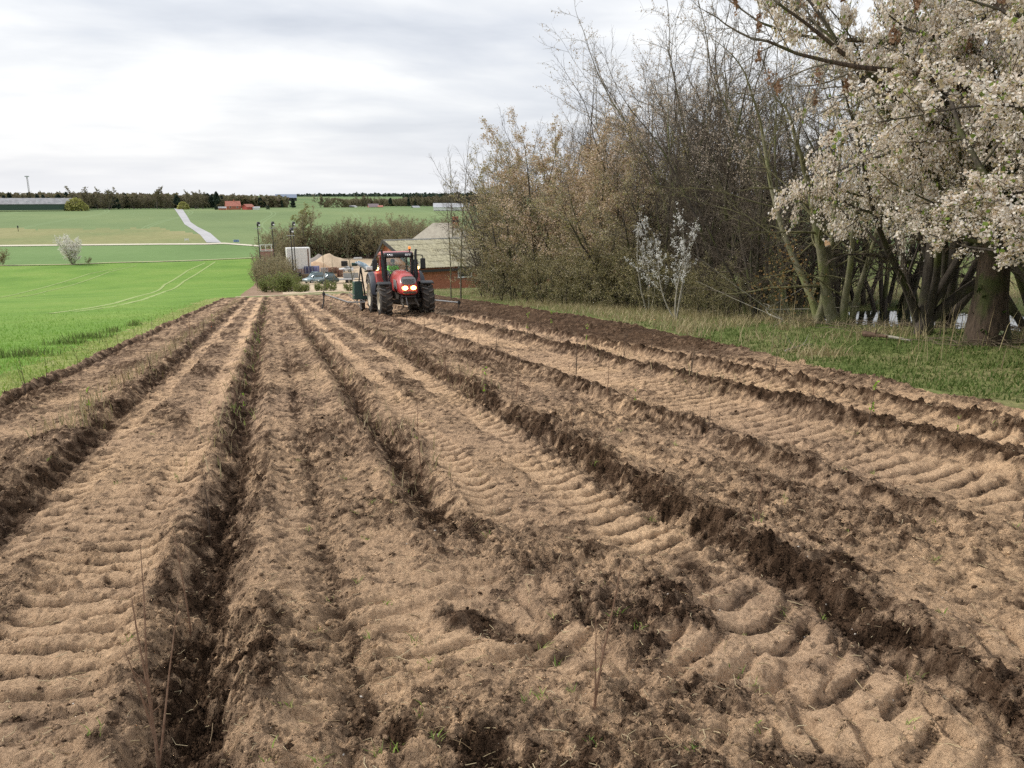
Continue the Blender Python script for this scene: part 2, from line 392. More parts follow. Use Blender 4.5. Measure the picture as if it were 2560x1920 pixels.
    put(0.03*g(rx[5]-0.75, 0.1), 0.5*band(rx[5]-0.8, 0.10), keep[5], 5)
    put(0.07*g(rx[6], 0.23)-0.04*g(rx[6]-0.35, 0.12), 0.9*band(rx[6]-0.05, 0.15), keep[6], 6)
    put(0.05*g(rx[7], 0.12)-0.03*g(rx[7]-0.2, 0.1), 0.95*band(rx[7], 0.09), keep[7], 7)
    put(0.04*g(9.0, 0.15), 0.45*band(9.0, 0.12)*sst(12, 18, y), 1.0, 7)
    deep = sst(7.55, 8.0, x-0.5*(1-sst(10, 18, y)))                              # dark fine tilth beside the verge
    moist_shade = np.maximum(moist_shade, deep*(0.60+0.2*fbm(x*1.5, y*1.5, 190, 3))*sst(8, 16, y))
    moist_shade = moist_shade+0.13*sst(7, 20, y)*(1-sm)
    wn_ = sst(-0.25, 0.35, fbm(x*2.2, y*1.6, 200, 4)+0.25)
    wet2 = wet*(0.35+0.65*wn_)*(0.9+0.9*fbm(x*7, y*7, 222, 4, 0.75))
    # fresh clods in the rows
    k1, u1 = cells(x*9+0.4*pn(x*14, y*14, 205), y*9, 206); k2, u2 = cells(x*17, y*17, 207)
    h += rid+wet*(0.055*k1*(u1 > 0.3)*u1+0.030*k2*(u2 > 0.2)+0.012*bil)
    moist_shade = np.maximum(moist_shade, wet2)
    # loose moist crumbs thrown out over dry soil
    sprinkle = (c2 > 0.3)*(v2 > 0.82)*(1-sm)*0.35+(c3 > 0.35)*(v3 > 0.9)*0.3
    moist_shade = moist_shade+sprinkle*0.6
    # freshly broken hollows at the camera's feet
    hol = near*sst(0.12, 0.42, fbm(x*1.5+3, y*1.5+9, 210, 4))*(1-0.55*sm)
    moist_shade = np.maximum(moist_shade, 0.95*hol); h -= 0.045*hol; h += hol*(0.045*k1*u1+0.02*k2)
    # small relief everywhere: crumbs, creases, torn edges
    cr = 1-np.abs(pn(x*21, y*21, 216)); cr2 = 1-np.abs(pn(x*43, y*43, 217))
    act = (1-0.72*sm)*(0.35+0.65*patch)+0.5*wet
    h += act*(0.020*(cr**3-0.4)+0.012*(cr2**3-0.4)+0.020*pn(x*11, y*11, 218)+0.016*pn(x*26, y*26, 219))
    moist_shade = moist_shade+act*(0.40*fbm(x*9, y*9, 220, 4, 0.8)*2+0.10*(v2-0.5)*(c2 > 0.3))
    fade = 1-0.35*sst(30, 80, r)
    return h*fade, np.clip(moist_shade, 0, 1)

def build_ground():
    # azimuth columns: fine in view, coarse elsewhere
    fine = np.arange(R(-25), R(58.01), R(0.118))
    left = -np.geomspace(1, 12, 30)[::-1]; 
    a0 = np.concatenate([R(-25)-np.geomspace(0.003, R(95), 36)[::-1], fine, R(58)+np.geomspace(0.003, R(62), 30)])
    k = EYE*774.0
    r1 = np.concatenate([k/np.arange(k/1.62, k/4.5, -1.25), k/np.arange(k/4.5, k/9.5, -0.85)]); r2 = np.concatenate([k/np.arange(k/9.5, k/22, -0.5), k/np.arange(k/22, k/85, -0.6)])
    r3 = np.geomspace(86.5, 6000, 170); r0 = np.linspace(0.25, 1.58, 24)
    rr = np.concatenate([r0, r1, r2, r3]); na, nr = len(a0), len(rr)
    A, Q = np.meshgrid(a0, rr); X = Q*np.sin(A); Y = Q*np.cos(A); Z = T(X, Y)
    tilled = (X > X_LEFT+0.06*pn(Y*0.7, X*0, 5)+0.05*pn(Y*3, X*3, 6)) & (X < x_right(Y)+0.22*pn(X*1.2, Y*1.2, 8)+0.1*pn(X*4, Y*4, 9)) & (Y < Y_END+0.25*pn(X, Y, 4)) & (Y > 0.2)
    moist_shade = np.zeros(X.shape)
    hs, ms = soil(X[tilled], Y[tilled]); Z[tilled] += hs; moist_shade[tilled] = ms
    o = ~tilled & (Q < 120)
    Z[o] += 0.035*fbm(X[o]*1.1, Y[o]*1.1, 300, 5)+0.02+0.03*fbm(X[o]*5, Y[o]*5, 310, 3)*(X[o] > 5)
    V = np.stack([X.ravel(), Y.ravel(), Z.ravel()], 1)
    i = np.arange(nr-1)[:, None]*na+np.arange(na-1)[None, :]
    Fq = np.stack([i, i+1, i+1+na, i+na], -1).reshape(-1, 4)
    # face zones
    xc = X.ravel()[Fq].mean(1); yc = Y.ravel()[Fq].mean(1); rc = np.hypot(xc, yc); ac = np.arctan2(xc, yc)
    zone = np.zeros(len(Fq), int)                                # 0 = rough grassland
    tl = tilled.ravel(); ft = tl[Fq].sum(1) >= 3
    jit = 1+0.004*pn(ac*300, rc*0, 15)
    a640 = azp(652, 650)
    gl = (xc < X_LEFT+0.3) | ((yc > Y_END) & (ac < np.interp(yc, [Y_END, 170], [azp(598, 742), azp(648, 650)])))
    zone[gl & (rc < rB1(ac)*jit)] = 1                            # young cereal
    zone[gl & (rc < rB1(ac)) & (xc > X_LEFT-0.95-0.5*np.abs(pn(yc*0.5, yc*0, 17))-0.4*pn(xc*2, yc*2, 18)) & (yc < Y_END)] = 2     # weedy margin
    zone[(rc >= rB1(ac)*jit) & (rc < rB2(ac)*jit) & (ac < azp(1100))] = 3
    zone[(rc >= rB2(ac)) & (rc < 575)] = 4
    aL = np.interp(rc, [rB2(azp(515)), 300, 400, 540], [azp(520), azp(505), azp(470), azp(440)])
    yel = (rc >= rB2(ac)) & (rc < rB3(ac)*(1+0.03*pn(ac*60, rc*0.02, 19))) & (ac < aL)
    zone[yel] = 5
    zone[(rc >= 575)] = 6
    bank = (yc > Y_END) & (rc < 172) & ~gl & (ac < azp(705)) & (zone == 0); zone[bank] = 7
    yard = (yc > Y_END+7+1.5*pn(xc*0.3, yc*0.1, 21)) & (rc < 214) & (ac >= azp(690)) & (ac < azp(1060)) & (ac < np.interp(rc, [80, 100, 125, 190], [azp(960), azp(960), azp(1075), azp(1100)])); zone[yard] = 8
    pth = (yc > Y_END) & (yc < Y_END+3.4+0.5*pn(xc*0.5, yc*0.2, 22)) & (xc > at(601, 742).x-0.5) & (xc < 9+pn(xc, yc, 23)); zone[pth] = 9
    zone[ft] = 10
    return V, Fq, zone, moist_shade.ravel()
GV, GF, GZ, GM = build_ground()

def soil_material():
    m, nt, b = base_mat("soil"); L = nt.links.new
    g = N(nt, 'ShaderNodeNewGeometry'); P = g.outputs['Position']
    a = N(nt, 'ShaderNodeAttribute'); a.attribute_name = 'moist_shade'  # soil moisture, with painted shade in the lug gaps
    n = N(nt, 'ShaderNodeTexNoise'); n.inputs['Scale'].default_value = 9; n.inputs['Detail'].default_value = 9; n.inputs['Roughness'].default_value = 0.72; L(P, n.inputs[0])
    v = mth(nt, 'ADD', a.outputs['Fac'], mth(nt, 'MULTIPLY', mth(nt, 'SUBTRACT', n.outputs[0], 0.5), 0.75))
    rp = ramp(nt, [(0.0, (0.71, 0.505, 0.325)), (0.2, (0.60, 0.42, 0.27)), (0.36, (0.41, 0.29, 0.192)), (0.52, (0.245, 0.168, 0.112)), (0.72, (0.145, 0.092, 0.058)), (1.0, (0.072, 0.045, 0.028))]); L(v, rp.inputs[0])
    n2 = N(nt, 'ShaderNodeTexNoise'); n2.inputs['Scale'].default_value = 0.5; n2.inputs['Detail'].default_value = 5; L(P, n2.inputs[0])
    r2 = ramp(nt, [(0.3, (0.86, 0.84, 0.86)), (0.7, (1.1, 1.07, 1.02))]); L(n2.outputs[0], r2.inputs[0])
    n4 = N(nt, 'ShaderNodeTexNoise'); n4.inputs['Scale'].default_value = 55; n4.inputs['Detail'].default_value = 6; n4.inputs['Roughness'].default_value = 0.8; L(P, n4.inputs[0])
    r4 = ramp(nt, [(0.30, (0.52, 0.50, 0.48)), (0.45, (0.95, 0.95, 0.95)), (0.7, (1.18, 1.17, 1.15))]); L(n4.outputs[0], r4.inputs[0])
    vo = N(nt, 'ShaderNodeTexVoronoi'); vo.inputs['Scale'].default_value = 42; L(P, vo.inputs['Vector'])
    rv = ramp(nt, [(0.0, (1.08, 1.07, 1.05)), (0.45, (1.0, 1.0, 1.0)), (0.75, (0.72, 0.70, 0.68))]); L(vo.outputs['Distance'], rv.inputs[0])
    col = mixc(nt, 1.0, mixc(nt, 1.0, rp.outputs[0], r2.outputs[0], 'MULTIPLY'), r4.outputs[0], 'MULTIPLY'); col = mixc(nt, 0.55, col, mixc(nt, 1.0, col, rv.outputs[0], 'MULTIPLY'))
    L(col, b.inputs['Base Color']); b.inputs['Roughness'].default_value = 0.95; setv(b, 'Specular IOR Level', 0.08)
    n3 = N(nt, 'ShaderNodeTexNoise'); n3.inputs['Scale'].default_value = 30; n3.inputs['Detail'].default_value = 10; n3.inputs['Roughness'].default_value = 0.8; L(P, n3.inputs[0])
    bp = N(nt, 'ShaderNodeBump'); bp.inputs['Strength'].default_value = 1.0; L(n3.outputs[0], bp.inputs['Height'])
    L(mth(nt, 'ADD', 0.028, mth(nt, 'MULTIPLY', a.outputs['Fac'], 0.07)), bp.inputs['Distance']); vb_ = N(nt, 'ShaderNodeTexVoronoi'); vb_.inputs['Scale'].default_value = 75; L(P, vb_.inputs['Vector']); b2_ = N(nt, 'ShaderNodeBump'); b2_.invert = True; b2_.inputs['Strength'].default_value = 0.7; b2_.inputs['Distance'].default_value = 0.010; L(vb_.outputs['Distance'], b2_.inputs['Height']); L(bp.outputs[0], b2_.inputs['Normal']); L(b2_.outputs[0], b.inputs['Normal'])
    return m
def wave_lines(nt, P, col, rot, scale, thr, c, off=0.0):
    """faint tramlines running through a crop"""
    mp = N(nt, 'ShaderNodeMapping'); mp.inputs['Rotation'].default_value = (0, 0, rot); mp.inputs['Location'].default_value = (off, 0, 0); nt.links.new(P, mp.inputs[0])
    s = N(nt, 'ShaderNodeSeparateXYZ'); nt.links.new(mp.outputs[0], s.inputs[0])
    x = mth(nt, 'ADD', s.outputs[0], mth(nt, 'MULTIPLY', mth(nt, 'SINE', mth(nt, 'MULTIPLY', s.outputs[1], 0.022)), 7.0))
    f = mth(nt, 'ABSOLUTE', mth(nt, 'SUBTRACT', mth(nt, 'FRACT', mth(nt, 'DIVIDE', x, scale)), 0.5))
    f = mth(nt, 'MULTIPLY', f, scale)                          # metres from a pair's middle line
    d = mth(nt, 'ABSOLUTE', mth(nt, 'SUBTRACT', f, 1.0))
    k = mth(nt, 'MULTIPLY', mth(nt, 'SUBTRACT', 1.0, mth(nt, 'DIVIDE', d, thr), True), 0.6, True)
    return mixc(nt, k, col, c)
MG = {
 0: ground_mat("rough_grass", [(0.09, 0.135, 0.035), (0.15, 0.185, 0.06), (0.27, 0.24, 0.12)], 0.35, 5, 0.5, 0.03),
 1: ground_mat("young_cereal", [(0.13, 0.245, 0.045), (0.175, 0.30, 0.058), (0.225, 0.33, 0.075)], 0.09, 2.5, 0.28, 0.035, 9),
 2: ground_mat("weedy_margin", [(0.16, 0.24, 0.05), (0.27, 0.32, 0.09), (0.38, 0.37, 0.17)], 0.9, 7, 0.4, 0.04),
 3: ground_mat("middle_cereal", [(0.14, 0.225, 0.08), (0.165, 0.26, 0.095), (0.19, 0.28, 0.11)], 0.02, 0.6, 0.1, 0.0),
 4: ground_mat("hill_cereal", [(0.155, 0.215, 0.095), (0.185, 0.25, 0.11), (0.225, 0.28, 0.125)], 0.012, 0.3, 0.1, 0.0, 5, lambda nt, P, c: wave_lines(nt, P, c, R(-3), 46.0, 0.5, (0.27, 0.36, 0.19))),
 5: ground_mat("yellow_meadow", [(0.21, 0.25, 0.11), (0.28, 0.28, 0.13), (0.34, 0.315, 0.165)], 0.02, 0.5, 0.2, 0.0),
 6: ground_mat("distant_land", [(0.10, 0.16, 0.07), (0.15, 0.22, 0.09), (0.22, 0.22, 0.12)], 0.004, 0.05, 0.1, 0.0),
 7: ground_mat("leafy_bank", [(0.22, 0.15, 0.10), (0.32, 0.22, 0.15), (0.40, 0.29, 0.21)], 0.5, 2.5, 0.45, 0.05),
 8: ground_mat("yard_sand", [(0.44, 0.34, 0.23), (0.56, 0.44, 0.31), (0.62, 0.51, 0.38)], 0.12, 1.2, 0.18, 0.02),
 9: ground_mat("path_sand", [(0.40, 0.31, 0.21), (0.50, 0.40, 0.28), (0.58, 0.47, 0.34)], 0.4, 3, 0.3, 0.03),
 10: soil_material()}
ZN = {0: "grass_verge", 1: "green_field", 2: "weedy_field_margin", 3: "middle_field", 4: "hill_field", 5: "meadow", 6: "distant_land", 7: "bank", 8: "yard_ground", 9: "sandy_path", 10: "tilled_field"}
for zid, nm in ZN.items():
    f = GF[GZ == zid]
    if not len(f): continue
    used, inv = np.unique(f.ravel(), return_inverse=True)
    me = mesh_np(nm, GV[used], inv.reshape(-1, 4), MG[zid], smooth=(zid != 10))
    if zid == 10: attr(me, 'moist_shade', GM[used])
    obj(nm, me, kind='structure')

def ribbon(name, m, L_, R_, lift=0.05, sub=6, z=None):
    """a road or track between two edge lines given in ground points"""
    V = []; Fc = []
    def den(P):
        out = []
        for a, b in zip(P[:-1], P[1:]):
            for k in range(sub): out.append(a.lerp(b, k/sub))
        out.append(P[-1]); return out
    l, r = den(L_), den(R_)
    for a, b in zip(l, r):
        for t in (0, 0.33, 0.66, 1):
            p = a.lerp(b, t); V.append((p.x, p.y, Tz(p.x, p.y)+lift))
    for i in range(len(l)-1):
        for k in range(3): Fc.append((i*4+k, i*4+k+1, i*4+k+5, i*4+k+4))
    return obj(name, mesh_np(name, V, Fc, m, True), kind='structure')
M_lane = ground_mat("lane_surface", [(0.40, 0.40, 0.41), (0.46, 0.46, 0.47), (0.50, 0.50, 0.51)], 0.05, 0.5, 0.1, 0)
M_track = ground_mat("pale_track", [(0.58, 0.53, 0.42), (0.66, 0.62, 0.50)], 0.1, 0.8, 0.15, 0)
z4 = lambda pts: [at(400+x/5.53, 440+y/5.53) for x, y in pts]
ribbon("lane", M_lane, z4([(192, 450), (230, 500), (270, 560), (340, 670), (450, 740), (560, 820), (645, 922)]), z4([(298, 450), (345, 510), (390, 580), (425, 640), (520, 705), (700, 795), (850, 925)]), 0.10)
def across(pxs, ys, halfw):
    c = [at(px, y) for px, y in zip(pxs, ys)]; l = []; r = []
    for p in c:
        d = Vector((p.x, p.y, 0)).normalized()*halfw; l.append(p-d); r.append(p+d)
    return l, r
l, r = across([-150, 0, 200, 400, 515, 560, 600, 655, 720], [616.5, 615, 613, 611, 610.5, 609, 612, 616, 621], 2.7)
ribbon("road", M_track, l, r, 0.14)
l, r = across([-150, 0, 60, 180, 280, 390, 500, 620, 650], [665, 664.5, 664, 662, 657.5, 655, 651.5, 646, 645], 0.9)

M_strawline = ground_mat("dry_boundary_grass", [(0.42, 0.42, 0.22), (0.56, 0.52, 0.34)], 0.15, 1.5, 0.3, 0.02)
ribbon("field_boundary", M_strawline, l, r, 0.15)
M_tram = ground_mat("tramline", [(0.27, 0.37, 0.12), (0.38, 0.45, 0.19)], 0.5, 3, 0.3, 0.0)
def tram(pts, hw, lift=0.03):
    """a wheel track pressed through the crop, following ground points"""
    c = [at(x, y) for x, y in pts]; l = []; r = []
    for i, p in enumerate(c):
        d = (c[min(i+1, len(c)-1)]-c[max(i-1, 0)]); d.z = 0; d.normalize(); n = Vector((-d.y, d.x, 0))*hw; l.append(p+n); r.append(p-n)
    ribbon("tramline", M_tram, l, r, lift, 8)
z7 = lambda P: [(x/3.16, 620+y/3.16) for x, y in P]
tram(z7([(1620, 118), (1480, 180), (1300, 290), (1100, 380), (900, 440), (720, 475), (400, 520)]), 0.22)
tram(z7([(1700, 110), (1600, 175), (1450, 265), (1300, 345), (1130, 410), (900, 465), (600, 505)]), 0.22)
tram(z7([(960, 155), (700, 205), (480, 275), (250, 335), (0, 392)]), 0.2)
tram(z7([(1080, 140), (860, 190), (600, 285), (380, 340), (100, 395)]), 0.16)
# ------------------------------------------------------------------ trees
def bark_mat(name, c1, c2, moss=None, scale=6):
    m, nt, b = base_mat(name); L = nt.links.new
    tc = N(nt, 'ShaderNodeTexCoord'); mp = N(nt, 'ShaderNodeMapping'); mp.inputs['Scale'].default_value = (3, 3, 0.8); L(tc.outputs['Object'], mp.inputs[0])
    n = N(nt, 'ShaderNodeTexNoise'); n.inputs['Scale'].default_value = scale; n.inputs['Detail'].default_value = 5; n.inputs['Roughness'].default_value = 0.7; L(mp.outputs[0], n.inputs[0])
    rp = ramp(nt, [(0.35, c1), (0.65, c2)]); L(n.outputs[0], rp.inputs[0]); col = rp.outputs[0]
    if moss:
        n2 = N(nt, 'ShaderNodeTexNoise'); n2.inputs['Scale'].default_value = 1.3; n2.inputs['Detail'].default_value = 4; L(tc.outputs['Object'], n2.inputs[0])
        k = ramp(nt, [(0.48, (0, 0, 0)), (0.62, (0.8, 0.8, 0.8))]); L(n2.outputs[0], k.inputs[0]); col = mixc(nt, k.outputs[0], col, moss)
    L(col, b.inputs['Base Color']); b.inputs['Roughness'].default_value = 0.9; setv(b, 'Specular IOR Level', 0.15)
    bp = N(nt, 'ShaderNodeBump'); bp.inputs['Strength'].default_value = 1; bp.inputs['Distance'].default_value = 0.02; L(n.outputs[0], bp.inputs['Height']); L(bp.outputs[0], b.inputs['Normal'])
    return m
B_dark = bark_mat("dark_bark", (0.045, 0.038, 0.032), (0.10, 0.085, 0.07), (0.09, 0.10, 0.035))
B_grey = bark_mat("grey_bark", (0.11, 0.10, 0.08), (0.22, 0.20, 0.15), (0.15, 0.16, 0.06))
B_olive = bark_mat("olive_bark", (0.15, 0.145, 0.085), (0.27, 0.25, 0.17), (0.19, 0.21, 0.08))
B_pale = bark_mat("pale_bark", (0.26, 0.24, 0.19), (0.42, 0.39, 0.33), None)
T_brown = bark_mat("brown_twigs", (0.085, 0.07, 0.055), (0.155, 0.125, 0.095), None, 2)
T_grey = bark_mat("grey_twigs", (0.12, 0.11, 0.085), (0.24, 0.215, 0.17), None, 2)
T_tan = bark_mat("tan_twigs", (0.13, 0.105, 0.075), (0.23, 0.185, 0.13), None, 2)
T_olive = bark_mat("olive_twigs", (0.10, 0.095, 0.05), (0.20, 0.185, 0.10), None, 2)
T_far = bark_mat("far_twigs", (0.12, 0.105, 0.09), (0.20, 0.175, 0.15), None, 1)
L_white = leaf_mat("white_blossom", [(0.82, 0.75, 0.67), (0.90, 0.86, 0.80), (0.84, 0.73, 0.63), (0.92, 0.89, 0.84), (0.66, 0.53, 0.39), (0.50, 0.45, 0.23)])
L_pure = leaf_mat("pure_white_blossom", [(0.86, 0.86, 0.84), (0.94, 0.94, 0.92), (0.80, 0.80, 0.76)])
L_tan = leaf_mat("tan_blossom", [(0.58, 0.42, 0.28), (0.70, 0.55, 0.42), (0.44, 0.33, 0.17), (0.82, 0.68, 0.58), (0.34, 0.30, 0.12), (0.54, 0.40, 0.26)])
L_olive = leaf_mat("olive_buds", [(0.26, 0.25, 0.09), (0.36, 0.30, 0.13), (0.44, 0.38, 0.22), (0.55, 0.48, 0.36), (0.22, 0.22, 0.08)])
L_pinkbud = leaf_mat("pale_buds", [(0.58, 0.47, 0.38), (0.70, 0.60, 0.52), (0.48, 0.38, 0.28), (0.40, 0.34, 0.22)])
L_ash = leaf_mat("ash_keys", [(0.22, 0.13, 0.075), (0.33, 0.21, 0.13), (0.27, 0.16, 0.10), (0.42, 0.29, 0.19)])
L_green = leaf_mat("spring_leaves", [(0.16, 0.24, 0.04), (0.24, 0.33, 0.07), (0.32, 0.38, 0.11)])
L_brown = leaf_mat("withered_leaves", [(0.22, 0.13, 0.05), (0.32, 0.20, 0.09), (0.20, 0.17, 0.06)])
L_ivy = leaf_mat("ivy_leaves", [(0.03, 0.05, 0.015), (0.05, 0.085, 0.02), (0.09, 0.12, 0.035)], 0.15, 0.4)
L_pine = leaf_mat("pine_needles", [(0.028, 0.045, 0.035), (0.04, 0.06, 0.045), (0.06, 0.08, 0.055)], 0.05, 0.8)  # lightened slightly: distant haze put into the needle colour
L_farbud = leaf_mat("far_buds", [(0.15, 0.145, 0.075), (0.20, 0.18, 0.10), (0.17, 0.13, 0.095)])  # greyed slightly, far haze painted into the bud colour

def rnd_unit(rg):
    z = rg.uniform(-1, 1); a = rg.uniform(0, 6.2832); s = math.sqrt(1-z*z); return (s*math.cos(a), s*math.sin(a), z)
def norm(x, y, z):
    l = math.sqrt(x*x+y*y+z*z) or 1; return (x/l, y/l, z/l)
def grow(rg, stems, spec, lean=(0, 0), maxlevel=3):
    """spec per level: n children, length (m or share of parent), angle range, wobble, up pull, segments, radius share.
    stems: list of (pos, dir, length, radius). Returns segments per level as arrays and the twig points."""
    segs = []; tips = []
    stack = [(p, norm(*d), ln, rd, 0, 1.0) for p, d, ln, rd in stems]
    while stack:
        p, d, ln, rd, lv, vig = stack.pop()
        sp = spec[lv]; ns = sp['seg']; st = ln/ns; pts = [p]; dirs = [d]; rads = [rd]
        x, y, z = p; dx, dy, dz = d; wb = sp['wob']; up = sp['up']
        for i in range(ns):
            rx, ry, rz = rnd_unit(rg)
            dx, dy, dz = norm(dx+rx*wb+lean[0]*0.04, dy+ry*wb+lean[1]*0.04, dz+rz*wb+up)
            x += dx*st; y += dy*st; z += dz*st
            f = 1-(i+1)/ns*(1-sp['tip']); pts.append((x, y, z)); dirs.append((dx, dy, dz)); rads.append(rd*f)
            segs.append((lv, pts[-2], pts[-1], rads[-2], rads[-1]))
        if lv >= maxlevel-0 or lv+1 >= len(spec):
            tips.append((pts, dirs)); continue
        if lv >= maxlevel-1: tips.append((pts, dirs))
        cs = spec[lv+1]; nch = sp['n']; nch = int(nch*rg.uniform(0.75, 1.25)+0.5)
        for c in range(nch):
            t = sp['from']+(1-sp['from'])*((c+rg.random())/nch); u = t*ns; i = min(int(u), ns-1); q = u-i
            a, b = pts[i], pts[i+1]; P = (a[0]+(b[0]-a[0])*q, a[1]+(b[1]-a[1])*q, a[2]+(b[2]-a[2])*q)
            D = dirs[i+1]; ax = rnd_unit(rg); o = norm(D[1]*ax[2]-D[2]*ax[1], D[2]*ax[0]-D[0]*ax[2], D[0]*ax[1]-D[1]*ax[0])
            an = rg.uniform(*cs['ang']); ca, sa = math.cos(an), math.sin(an)
            nd = (D[0]*ca+o[0]*sa, D[1]*ca+o[1]*sa, D[2]*ca+o[2]*sa)
            L2 = ln*cs['len']*rg.uniform(0.55, 1.15)*(1-0.55*t*cs.get('cone', 0.6))
            r2 = min(rads[i]*0.8, rads[i]*cs['rad']*rg.uniform(0.8, 1.1)); r2 = max(r2, cs['rmin'])
            stack.append((P, nd, L2, r2, lv+1, vig))
        if lv < len(spec)-1 and sp.get('cont', True) and lv < maxlevel-1:
            stack.append((pts[-1], dirs[-1], ln*cs['len']*0.7, max(rads[-1], cs['rmin']), lv+1, vig))
    return segs, tips
def tubes(segs, lo, hi, sides):
    S = [s for s in segs if lo <= s[0] <= hi]
    if not S: return np.zeros((0, 3)), np.zeros((0, 4), int)
    a = np.array([s[1] for s in S]); b = np.array([s[2] for s in S]); ra = np.array([s[3] for s in S]); rb = np.array([s[4] for s in S])
    d = b-a; d /= np.linalg.norm(d, axis=1)[:, None]+1e-9
    h = np.where(np.abs(d[:, 2:3]) < 0.9, np.array([[0, 0, 1.0]]), np.array([[1.0, 0, 0]]))
    u = np.cross(d, h); u /= np.linalg.norm(u, axis=1)[:, None]; w = np.cross(d, u)
    b = b+d*(rb[:, None]*0.5)
    n = len(S); V = np.zeros((n, 2*sides, 3))
    for k in range(sides):
        t = 2*math.pi*k/sides; o = u*math.cos(t)+w*math.sin(t); V[:, k] = a+o*ra[:, None]; V[:, sides+k] = b+o*rb[:, None]
    base = (np.arange(n)*2*sides)[:, None]; F_ = []
    for k in range(sides):
        k2 = (k+1) % sides; F_.append(np.concatenate([base+k, base+k2, base+sides+k2, base+sides+k], 1))
    return V.reshape(-1, 3), np.concatenate(F_, 0)
def limb_mesh(name, segs, lo, hi, sides, m, flare=None):
    """trunk and limbs, each polyline with shared rings so that they bend smoothly"""
    V, Fc = tubes(segs, lo, hi, sides)
    if flare and len(V):
        zz = np.clip(1-V[:, 2]/0.6, 0, 1); c = np.array(flare); dxy = V[:, :2]-c; near = np.hypot(dxy[:, 0], dxy[:, 1]) < 1.5
        V[:, :2] += dxy*(0.45*zz*zz*near)[:, None]
    return mesh_np(name, V, Fc, m, smooth=True)
def leaves(rg, tips, n, size, m, name, quads=True, droop=0.0, off=0.06, sel=None, cluster=1, jit=0.05):
    """small petal- or leaf-sized faces along the twigs"""
    P = []
    tt = [t for t in tips if (sel is None or sel(t[0][-1]))]
    if not tt: tt = tips
    for _ in range(n//cluster):
        pts, _d = tt[rg.randrange(len(tt))]; u = rg.random()**0.8*(len(pts)-1); i = min(int(u), len(pts)-2); q = u-i; a, b = pts[i], pts[i+1]
        c = (a[0]+(b[0]-a[0])*q, a[1]+(b[1]-a[1])*q, a[2]+(b[2]-a[2])*q)
        for k in range(cluster): P.append(c)
    P = np.array(P); n = len(P); rs = np.random.RandomState(rg.randrange(1 << 30))
    P = P+rs.normal(0, jit, P.shape); P[:, 2] -= droop*rs.rand(n)
    u = rs.normal(size=(n, 3)); u /= np.linalg.norm(u, axis=1)[:, None]; w = rs.normal(size=(n, 3)); w = np.cross(u, w); w /= np.linalg.norm(w, axis=1)[:, None]
    s = size*(0.6+0.8*rs.rand(n))[:, None]*0.5
    nn = np.cross(u, w)
    V = np.stack([P-u*s-w*s*0.7, P+u*s*0.7-w*s, P+u*s+w*s*0.8+nn*s*0.5, P-u*s*0.8+w*s], 1).reshape(-1, 3)
    Fc = np.arange(n*4).reshape(-1, 4)
    me = mesh_np(name, V, Fc, m, smooth=False); attr(me, 'tint', np.repeat(rs.rand(n), 4)); return me
def lvl(n, len_, ang, wob, up, seg, rad=0.45, rmin=0.01, tip=0.35, frm=0.2, cone=0.6, cont=True):
    return {'n': n, 'len': len_, 'ang': ang, 'wob': wob, 'up': up, 'seg': seg, 'rad': rad, 'rmin': rmin, 'tip': tip, 'from': frm, 'cone': cone, 'cont': cont}
def stems_of(rg, n, spread, length, radius, base=0.35, tilt=(0, 0)):
    out = []
    for i in range(n):
        a = rg.uniform(0, 6.28) if n > 1 else 0; t = rg.uniform(0.1, 1)*spread if n > 1 else spread*0.2
        b = rg.uniform(0, base) if n > 1 else 0
        out.append(((math.cos(a)*b, math.sin(a)*b, -0.25), (math.cos(a)*t+tilt[0], math.sin(a)*t+tilt[1], 1), length*rg.uniform(0.8, 1.1), radius*rg.uniform(0.65, 1.0)))
    return out
class Tree:
    """one kind of tree: meshes for trunk, crown and (where there are) blossom or leaves"""
    def __init__(s, seed, stems, spec, barkm, twigm, leafs=(), trunk_levels=1, sides=7, maxlevel=3, lean=(0, 0), single=False, flare=None):
        rg = random.Random(seed); st = stems(rg) if callable(stems) else stems
        segs, tips = grow(rg, st, spec, lean, maxlevel); s.tips = tips; s.segs = segs
        s.h = max(t[2][2] for t in segs)
        ns = spec[0]['seg']; s0 = [q for q in segs if q[0] == 0]; rest = [q for q in segs if 0 < q[0] < trunk_levels]; s.parts = []
        if trunk_levels > 1: s.parts.append(('trunk', limb_mesh('trunk', segs, 0, trunk_levels-1, sides, barkm, flare)))
        else:
            nst = len(s0)//ns
            for i in range(nst): s.parts.append(('trunk' if nst == 1 else 'stem', limb_mesh('stem', s0[i*ns:(i+1)*ns], 0, 0, sides, barkm, flare)))
        V1, F1 = tubes(segs, trunk_levels, trunk_levels, 4); V2, F2 = tubes(segs, trunk_levels+1, 9, 3)
        s.parts.append(('crown', mesh_np('crown', np.concatenate([V1, V2]), np.concatenate([F1, F2+len(V1)]), twigm, smooth=True)))
        for k in leafs:
            nm = k.pop('part'); s.parts.append((nm, leaves(rg, tips, m=k.pop('m'), name=nm, **k)))
        s.used = 0
    def place(s, name, label, cat, loc, rz=0.0, sc_=1.0, group=None):
        t = thing(name, label, cat, loc, rz, group); t.scale = sc_ if hasattr(sc_, '__len__') else (sc_,)*3
        for nm, me in s.parts: obj(nm, me, t, kind='stuff' if nm in ('buds', 'blossom', 'leaves', 'crown') else None)
        s.used += 1; return t
SPEC_BARE = [lvl(10, 1, (0, 0), 0.14, 0.02, 8, frm=0.2, tip=0.25), lvl(8, 0.55, (0.45, 1.1), 0.2, 0.03, 5, 0.40, 0.013), lvl(7, 0.42, (0.4, 1.1), 0.24, 0.03, 4, 0.45, 0.008), lvl(0, 0.5, (0.3, 1.1), 0.24, 0.05, 3, 0.5, 0.0055, cone=0.3)]
